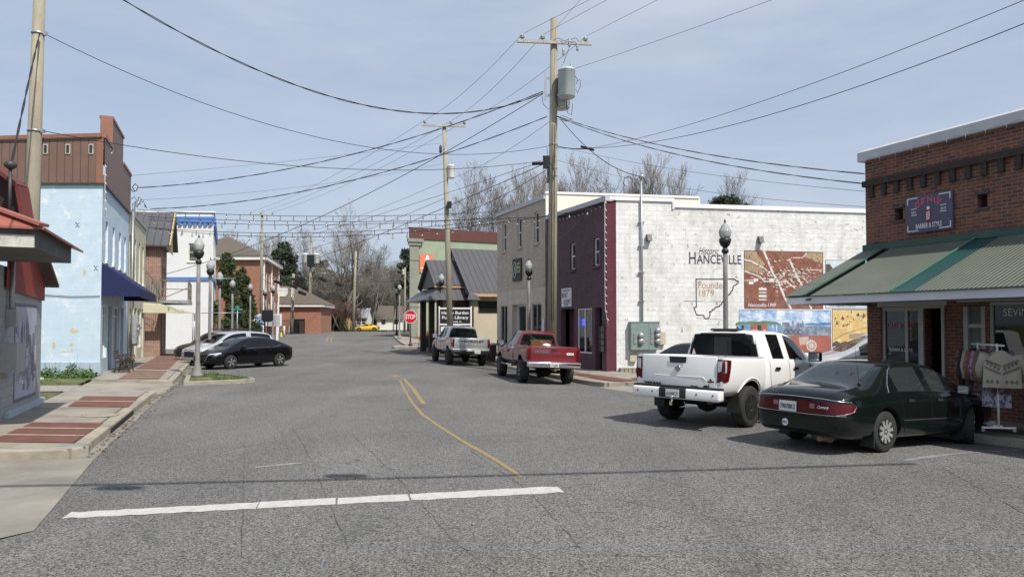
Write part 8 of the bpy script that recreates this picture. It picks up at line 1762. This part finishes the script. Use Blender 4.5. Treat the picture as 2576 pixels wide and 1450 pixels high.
def suv_x(B,sk):
 for s in(1,-1):
  ax='l' if s>0 else 'r';sk.patch('headlight','f',[(s*.45,.72),(s*.80,.74),(s*.80,.88),(s*.48,.84)],M['clearlens'],.02,6,2);sk.patch('tail_light',ax,[(-2.22,.95),(-1.95,1.02),(-2.0,1.12),(-2.16,1.16)],M['redlens'],.012,4,2);sk.patch('tail_light','b',[(s*.62,.9),(s*.84,.92),(s*.82,1.12),(s*.66,1.10)],M['redlens'],.015,4,2)
  sk.line('door_seam',ax,[(-.55,1.04),(-.53,.3)],M['well'],.01);sk.line('door_seam',ax,[(.98,.98),(.95,.32),(-1.2,.3)],M['well'],.01);mirror('side_mirror',B,.85,s*.88,1.08,M['rimblack'],s)
  mb=MB();mb.tube([(-1.7,s*.56,1.74),(-1.6,s*.56,1.79),(.1,s*.57,1.79),(.3,s*.56,1.72)],.018,6);mb.build('roof_rail',M['rimblack'],B)
 sk.patch('grille','f',[(-.4,.45),(.4,.45),(.42,.80),(-.42,.80)],M['plastic'],.012,6,3)
generic('silver sport utility car parked behind the black sedan','parked_car',paint('light_silver_paint',(.55,.56,.58),metal=.4,rough=.3,dirt=.02),SUV,(1.36,-1.36,.92,1.6),(.35,.22,.22),M['rimsilver'],5,M['tint'],lcar(-14.7,35.4,HD,1.36,1.6),HD,extra=suv_x)
generic('black sport utility car with roof rails, farthest in the left row','parked_car',blk,SUV,(1.36,-1.36,.92,1.6),(.35,.22,.22),M['rimsilver'],5,M['tint'],lcar(-16.4,38.2,HD,1.36,1.6),HD,extra=suv_x)
# cars in the alley
generic('dark grey sedan parked against the mural wall, half hidden by the white pickup','parked_car',paint('graphite_paint',(.035,.037,.04),metal=.3,rough=.3,dirt=.02),SED,(1.36,-1.36,.915,1.58),(.325,.21,.215),M['rimsilver'],5,M['midcar'],(6.2,24.0),-26,extra=sed_x,flat=True)
def side_x(B,sk):suv_x(B,sk)
generic('silver car nosing out between the brick corner and the mural','parked_car',paint('alley_silver_paint',(.50,.51,.54),metal=.3,rough=.3,dirt=.02),[(s[0]*1.15,s[1],s[2],s[3],s[4]*1.06,s[5],s[6]*1.08,s[7],s[8])for s in SUV],(1.6,-1.6,.94,1.64),(.38,.24,.24),M['rimsilver'],6,M['clearcar'],(12.0,22.8),-84,extra=side_x,flat=True)
# far yellow convertible
YC=[(-2.05,.6,.35,.55,.75,.55,.80,.45,''),(-1.95,.78,.28,.5,.82,.74,.90,.6,''),(-1.2,.85,.22,.5,.85,.8,.95,.66,''),(-.75,.86,.2,.5,.85,.8,1.15,.6,''),(-.3,.86,.2,.5,.84,.8,1.25,.55,'w'),(.25,.86,.2,.5,.82,.8,1.22,.55,'wf'),(.85,.86,.2,.5,.78,.8,.86,.7,''),(1.6,.82,.22,.46,.66,.74,.72,.56,''),(1.98,.62,.26,.42,.52,.54,.56,.4,'')]
def yc_x(B,sk):
 sk.patch('soft_top','t',[(-.95,-.5),(.2,-.5),(.2,.5),(-.95,.5)],M['plastic'],.012,8,8)
 for s in(1,-1):sk.patch('soft_top','l' if s>0 else 'r',[(-1.0,.93),(-.4,.88),(-.32,1.22),(-.75,1.12)],M['plastic'],.012,4,3)
p=P(923,829,116);generic('bright yellow convertible with black soft top beyond the cross road','parked_car',paint('yellow_car_paint',(.78,.46,.02),rough=.35,dirt=0),YC,(1.22,-1.22,.86,1.48),(.31,.2,.2),M['rimsilver'],5,M['tint'],(p.x,116),-96,extra=yc_x,lv=2,flat=True,dz=.02)
# ---------------------------------------------------------------- trees
M['bark']=mat('grey_bark',(.17,.15,.13),.95,var=.3,vs=2)
M['twigs']=mat('bare_twigs',(.24,.21,.185),.95,var=.25,vs=.5)
M['twigred']=mat('reddish_twigs',(.16,.09,.08),.95,var=.25,vs=2)
M['pine']=mat('pine_needles',(.055,.072,.045),.8,var=.4,vs=.8,spec=.2)
M['cypress']=mat('evergreen_sprays',(.04,.062,.024),.8,var=.45,vs=1.2,col2=(.075,.09,.035),p=(.45,.65),ps=.8,spec=.2)
M['wood_mass']=mat('far_woodland',(.095,.085,.072),1,var=.3,vs=.15,col2=(.05,.06,.035),p=(.5,.62),ps=.05)
def bare_tree(seed,H=20,spread=.62,depth=5,tw=.022,trunk=.25,first=.28,nlimb=7):
 rn=random.Random(seed);wood=MB();tw_=MB()
 def rv(d,ang):
  a=rn.uniform(0,6.283);u=d.orthogonal().normalized();v=d.cross(u);return(d*math.cos(ang)+(u*math.cos(a)+v*math.sin(a))*math.sin(ang)).normalized()
 def br(p,d,L,r,lev):
  if lev>=depth:
   e=p+d*L;s=d.orthogonal().normalized()*tw;k=len(tw_.v);m=p.lerp(e,.5)+rv(d,1.2)*L*.08
   tw_.v+=[tuple(p-s*.5),tuple(p+s*.5),tuple(m+s*.4),tuple(e),tuple(m-s*.4)];tw_.f.append((k,k+1,k+2,k+3,k+4));tw_.m.append(0);tw_.sm.append(False);return
  n=4 if lev<2 else 3;pts=[p];dd=d
  for i in range(n):dd=(rv(dd,rn.uniform(.05,.22))+Vector((0,0,.10 if lev else.3))).normalized();pts.append(pts[-1]+dd*L/n)
  rs=[r*(1-.62*i/n)for i in range(n+1)];(wood if lev<4 else tw_).tube(pts,rs,6 if lev==0 else(4 if lev<3 else 3),0,cap=False)
  nc=nlimb if lev==0 else(rn.choice((4,5,5))if lev<depth-1 else 4)
  for i in range(nc):
   t=first+(1-first)*(i+rn.random()*.8)/nc if lev==0 else.25+.75*(i+rn.random())/nc
   t=min(t,.99);k=int(t*n);q=pts[k].lerp(pts[k+1],t*n-k);ax=(pts[k+1]-pts[k]).normalized();cd_=rv(ax,rn.uniform(.35,.85)*(spread/.62));cd_=(cd_+Vector((0,0,.22))).normalized()
   br(q,cd_,L*rn.uniform(.45,.72)*(1.15-.3*t),max(.012,rs[k]*.52),lev+1)
  if lev>0:br(pts[-1],dd,L*.5,rs[-1],lev+1)
 br(Vector((0,0,-.2)),Vector((0,0,1)),H*.52,trunk,0);return wood,tw_
def put_tree(label,protos,x,y,z,s,rz,group='bare trees behind the buildings',name='bare_tree',cat='tree',dz=1.0):
 B=thing(name,label,cat,(x,y,z),rz,group);B.scale=(s,s,s*dz)
 for nm,src in protos:o=src.copy();COL.objects.link(o);o.parent=B;o.name=nm
 return B
def proto(seed,m2='twigs',**k):
 w,t=bare_tree(seed,**k);a=w.build('trunk',M['bark'],uv=False);b=t.build('crown',M[m2],uv=False);L_=[('trunk',a),('crown',b)];bpy.data.objects.remove(a)if False else None;return L_
TP=[proto(11),proto(23,spread=.7),proto(37,spread=.5,first=.35),proto(5,H=22,spread=.95,nlimb=10,depth=5,trunk=.5,first=.2)]
def tree_px(label,k,px,ytop,Y,rz=0,kk=1.05,**kw):
 z=(gbase(Y)if Y<135 else hill(P(px,800,Y).x,Y))-.1;h=P(px,ytop,Y).z-z;p=P(px,800,Y);src=TP[k];H0=max(max(v.co.z for v in src[1][1].data.vertices),1);put_tree(label,src,p.x,Y,z,h/H0*kk,rz,**kw)
tree_px('great bare tree towering over the far end of the street',3,868,518,128,0)
tree_px('bare tree above the roof of the brick church hall',0,575,585,118,1);tree_px('bare tree with thin branches right of the church roof',1,640,592,126,2.2);tree_px('bare tree behind the far crossarm pole',2,700,590,130,3);tree_px('bare tree behind the twin transformer pole',0,765,572,134,4.1);tree_px('spreading bare tree right of the great tree',1,935,600,132,5);tree_px('small bare tree left of the green building',2,990,655,125,.6)
tree_px('tall bare tree behind the library roof',0,1195,428,95,.5);tree_px('bare tree rising between the library and the tan shop',1,1285,418,92,1.6);tree_px('bare tree just left of the big utility pole',2,1370,425,86,2.6);tree_px('bare tree above the cream parapet',0,1455,392,84,3.4);tree_px('bare tree behind the purple shop roof',1,1560,420,82,4.4);tree_px('bare tree around the mast on the mural wall',2,1640,415,80,5.5);tree_px('short bare tree beside the round evergreen',0,1822,450,78,1.2);tree_px('low bare tree above the right part of the mural wall',1,1900,492,76,2.1)
# leafy crowns
def leaf_crown(seed,clumps,n,leaf,sizes=(.6,1.4),up=.0,flat=1.0):
 rn=random.Random(seed);mb=MB()
 for(cx,cy,cz,r)in clumps:
  for _ in range(n):
   d=Vector((rn.gauss(0,1),rn.gauss(0,1),rn.gauss(0,1))).normalized()*r*(rn.random()**.4);c=Vector((cx,cy,cz))+Vector((d.x,d.y,d.z*flat));a=Vector((rn.uniform(-1,1),rn.uniform(-1,1),rn.uniform(-1,1)+up)).normalized();b=a.orthogonal().normalized();b=(b*math.cos(rn.random()*6)+a.cross(b)*math.sin(rn.random()*6));s=leaf*rn.uniform(*sizes)
   k=len(mb.v);mb.v+=[tuple(c-b*s*.5),tuple(c+a*s*.4),tuple(c+b*s*.5),tuple(c-a*s*.2+b*.1*s)];mb.f.append((k,k+1,k+2,k+3));mb.m.append(0);mb.sm.append(False)
 return mb
def leafy(name,label,x,y,z,H,R_,seed,m,n=110,nc=26,leaf=.35,shape='pine',trunkr=.2,group=None,cat='tree'):
 rn=random.Random(seed);B=thing(name,label,cat,(x,y,z),0,group);cl=[];mb=MB()
 top=H*.97;mb.tube([(0,0,-.2),(.1,0,H*.5),(0,.1,top)],[trunkr,trunkr*.7,trunkr*.15],7)
 for i in range(nc):
  if shape=='pine':t=rn.uniform(.45,.98);a=rn.random()*6.28;rr=R_*(1.05-t)*1.5*rn.uniform(.3,1);c=(math.cos(a)*rr,math.sin(a)*rr,H*t,R_*rn.uniform(.22,.42))
  elif shape=='round':a=rn.random()*6.28;e=rn.uniform(-.5,1);rr=R_*.8*math.sqrt(max(0,1-e*e))*rn.uniform(.5,1);c=(math.cos(a)*rr,math.sin(a)*rr,H-R_*.9+e*R_*.6,R_*rn.uniform(.28,.42))
  else:
   t=rn.uniform(.03,.98);a=rn.random()*6.28;w=R_*(1-t**1.6*.85)*rn.uniform(.2,1);c=(math.cos(a)*w,math.sin(a)*w,H*t,R_*rn.uniform(.16,.30))
  cl.append(c);
  if shape!='spray':mb.tube([(0,0,c[2]*(.82 if shape=='pine' else.6)),(c[0]*.5,c[1]*.5,c[2]*.9),c[:3]],[trunkr*.3,trunkr*.2,.03],4,cap=False)
 mb.build('trunk',M['bark'],B,uv=False);leaf_crown(seed,cl,n,leaf,up=1.5 if shape=='spray' else.3,flat=1.7 if shape=='spray' else.55).build('crown',M[m],B,uv=False);return B
def at_px(px,Y):p=P(px,800,Y);return p.x,Y,gbase(min(Y,135))-.1
x,y,z=at_px(712,122);leafy('pine_tree','dark pine behind the low brick wing',x,y,z,P(700,612,122).z-z,4.2,1,'pine',nc=34,n=150,leaf=.5)
x,y,z=at_px(735,126);leafy('pine_tree','second dark pine beside the low brick wing',x,y,z,P(700,640,126).z-z,3.6,8,'pine',nc=26,n=140,leaf=.5)
x,y,z=at_px(806,150);leafy('pine_tree','distant pine left of the great bare tree',x,y,z+2,P(806,655,150).z-z-2,4,2,'pine',nc=22,n=120,leaf=.55)
x,y,z=at_px(1026,112);leafy('pine_tree','pine against the left edge of the green building',x,y,z,P(1026,625,112).z-z,3.2,3,'pine',nc=26,n=130,leaf=.5)
x,y,z=at_px(1822,70);leafy('evergreen_tree','round dark evergreen peeping over the mural wall',x,y,z,P(1822,484,70).z-z,2.4,4,'pine',nc=30,n=260,leaf=.22,shape='round')
for i,(px,Y,yt,R_,lab)in enumerate(((572,60,640,1.5,'tall dark evergreen with upright sprays beside the white building'),(606,62,668,1.5,'broad evergreen behind the fourth street lamp'),(626,73,740,.9,'low evergreen in front of the church hall'))):
 x,y,z=at_px(px,Y);leafy('evergreen_shrub',lab,x,y,z,P(px,yt,Y).z-z,R_,20+i,'cypress',nc=64,n=110,leaf=.24,shape='spray',trunkr=.1,group='evergreens by the church hall',cat='shrub')
for i,(px,Y,yt,lab)in enumerate(((600,57,780,'leafless shrub in front of the evergreens'),(560,57,790,'low leafless shrub beside the white wall'))):
 x,y,z=at_px(px,Y);w,t=bare_tree(60+i,H=2.6,depth=4,tw=.012,trunk=.03,first=.05,nlimb=9);B=thing('bare_shrub',lab,'shrub',(x,y,z));w.build('stems',M['bark'],B,uv=False);t.build('twigs',M['twigred'],B,uv=False)
# crape myrtles and the green shrub behind them
for i,(px,sc_)in enumerate(((808,1.0),(833,1.15),(858,1.05),(880,.8))):
 x,y,z=at_px(px,118);B=thing('crape_myrtle',['leftmost multi stemmed shrub at the corner of the brick wing','second reddish multi stemmed shrub at the road bend','third reddish multi stemmed shrub at the road bend','rightmost multi stemmed shrub beside the yellow fence'][i],'shrub',(x,y,z),i,'reddish multi stemmed shrubs');rn=random.Random(i);wm,tm=MB(),MB()
 for k in range(7):
  a=k*.9+i;b=Vector((math.cos(a)*.5,math.sin(a)*.5,0));t=Vector((math.cos(a)*rn.uniform(1,1.8),math.sin(a)*rn.uniform(1,1.8),2.8*sc_));wm.tube([b*.4,b.lerp(t,.5)+Vector((0,0,.2)),t],[.10,.08,.05],5)
  for j in range(26):
   s=t.lerp(b,rn.random()*.25);d=Vector((rn.gauss(0,.8),rn.gauss(0,.8),rn.uniform(.5,2.2)))*sc_;tm.tube([s,s+d*.5+Vector((rn.gauss(0,.12),)*3),s+d],[.03,.022,.01],3,cap=False)
   for q in range(4):e=s+d*rn.uniform(.4,1);tm.tube([e,e+Vector((rn.gauss(0,.35),rn.gauss(0,.35),rn.uniform(.1,.6)))],[.018,.01],3,cap=False)
 wm.build('stems',mat('pale_stems',(.30,.26,.21),.9)if i==0 else bpy.data.materials['pale_stems'],B,uv=False);tm.build('twigs',M['twigred'],B,uv=False)
for i,(px,w,h)in enumerate(((822,3.4,2.6),(846,3,2.4))):
 x,y,z=at_px(px,121);rn=random.Random(40+i);B=leaf_crown(40+i,[(rn.uniform(-w/2,w/2),rn.uniform(-1,1),rn.uniform(.4,h-.5),.8)for _ in range(22)],110,.3).build('green_shrub',M['pine'],None,uv=False);B.location=(x,y,z);prop(B,('left' if i==0 else 'right')+' dark green shrub behind the reddish stems','shrub','green shrubs at the bend')
# wooden fence
a,b=P(845,810,122),P(888,810,122);z=gbase(122)-.05;h=P(860,793,122).z;mb=MB();x=a.x;B=thing('wooden_fence','yellow wooden board fence beside the leaning pole','fence',(a.x,122,z));rn=random.Random(2)
while x<b.x:mb.box(x,x+.13,122+rn.uniform(-.02,.02),122.04,z,h+rn.uniform(-.12,.08));x+=.14
mb.build('boards',mat('yellow_pine_boards',(.55,.36,.14),.85,var=.25,vs=3),B,(a.x,122,z))
for zz_ in(.4,1.6):mb=MB();mb.box(a.x,b.x,122.05,122.1,z+zz_,z+zz_+.1);mb.build('rail',M['oldwood'],B,(a.x,122,z))
# far woodland mass on the low hill
def inst(srcs,spots,name,label,m):
 V,F,off=[],[],0
 rn=random.Random(9)
 dat=[]
 for s in srcs:
  me=s;co=np.zeros(len(me.vertices)*3,dtype=np.float32);me.vertices.foreach_get('co',co);dat.append((co.reshape(-1,3),[tuple(p.vertices)for p in me.polygons]))
 for(x,y,z,s,r,k)in spots:
  co,fs=dat[k%len(dat)];c,sn=math.cos(r),math.sin(r);q=np.empty_like(co);q[:,0]=(co[:,0]*c-co[:,1]*sn)*s+x;q[:,1]=(co[:,0]*sn+co[:,1]*c)*s+y;q[:,2]=co[:,2]*s+z
  V.append(q);F+=[tuple(i+off for i in f)for f in fs];off+=len(co)
 me=bpy.data.meshes.new(name);me.from_pydata(np.concatenate(V).tolist(),[],F);me.materials.append(m);o=link(name,me);return prop(o,label,'woodland',kind='stuff')
lows=[]
for sd_ in(71,72,73):
 w,t=bare_tree(sd_,H=14,depth=4,tw=.09,trunk=.16,first=.15,nlimb=8,spread=.7);k=len(w.v);w.v+=t.v;w.f+=[tuple(i+k for i in f)for f in t.f];w.m+=t.m;w.sm+=t.sm;o=w.build('w',M['twigs'],uv=False);lows.append(o.data);bpy.data.objects.remove(o)
rn=random.Random(4);sp=[]
for row,(Y,n_,s0)in enumerate(((140,34,.66),(152,50,.85),(166,56,.95),(182,60,1.05),(200,62,1.15),(222,62,1.25),(250,60,1.35))):
 for i in range(n_):
  px=430+(1130-430)*(i+rn.random())/n_;
  if row==0 and 905<px<1030:continue
  if row<2 and px>1000:continue
  y=Y+rn.uniform(-7,7);x=(px-1287)/FPX*y;sp.append((x,y,hill(x,y)-.3,s0*rn.uniform(.75,1.1),rn.random()*6.28,rn.randrange(3)))
inst(lows,sp,'woodland','dense grey leafless woodland rising beyond the end of the street',mat('woodland_twigs',(.145,.13,.118),.95,var=.3,vs=.1))
und=leaf_crown(5,[((px-1287)/FPX*Y,Y,hill((px-1287)/FPX*Y,Y)+rn.uniform(.5,8.0),rn.uniform(1.5,3.2))for Y in(158,178,200,225,255)for px in range(440,1120,7)],60,.8)
o=und.build('undergrowth',M['wood_mass'],None,uv=False);prop(o,'brown undergrowth filling the far woodland','undergrowth',kind='stuff')
for L_ in TP:
 for nm,o in L_:bpy.data.objects.remove(o)
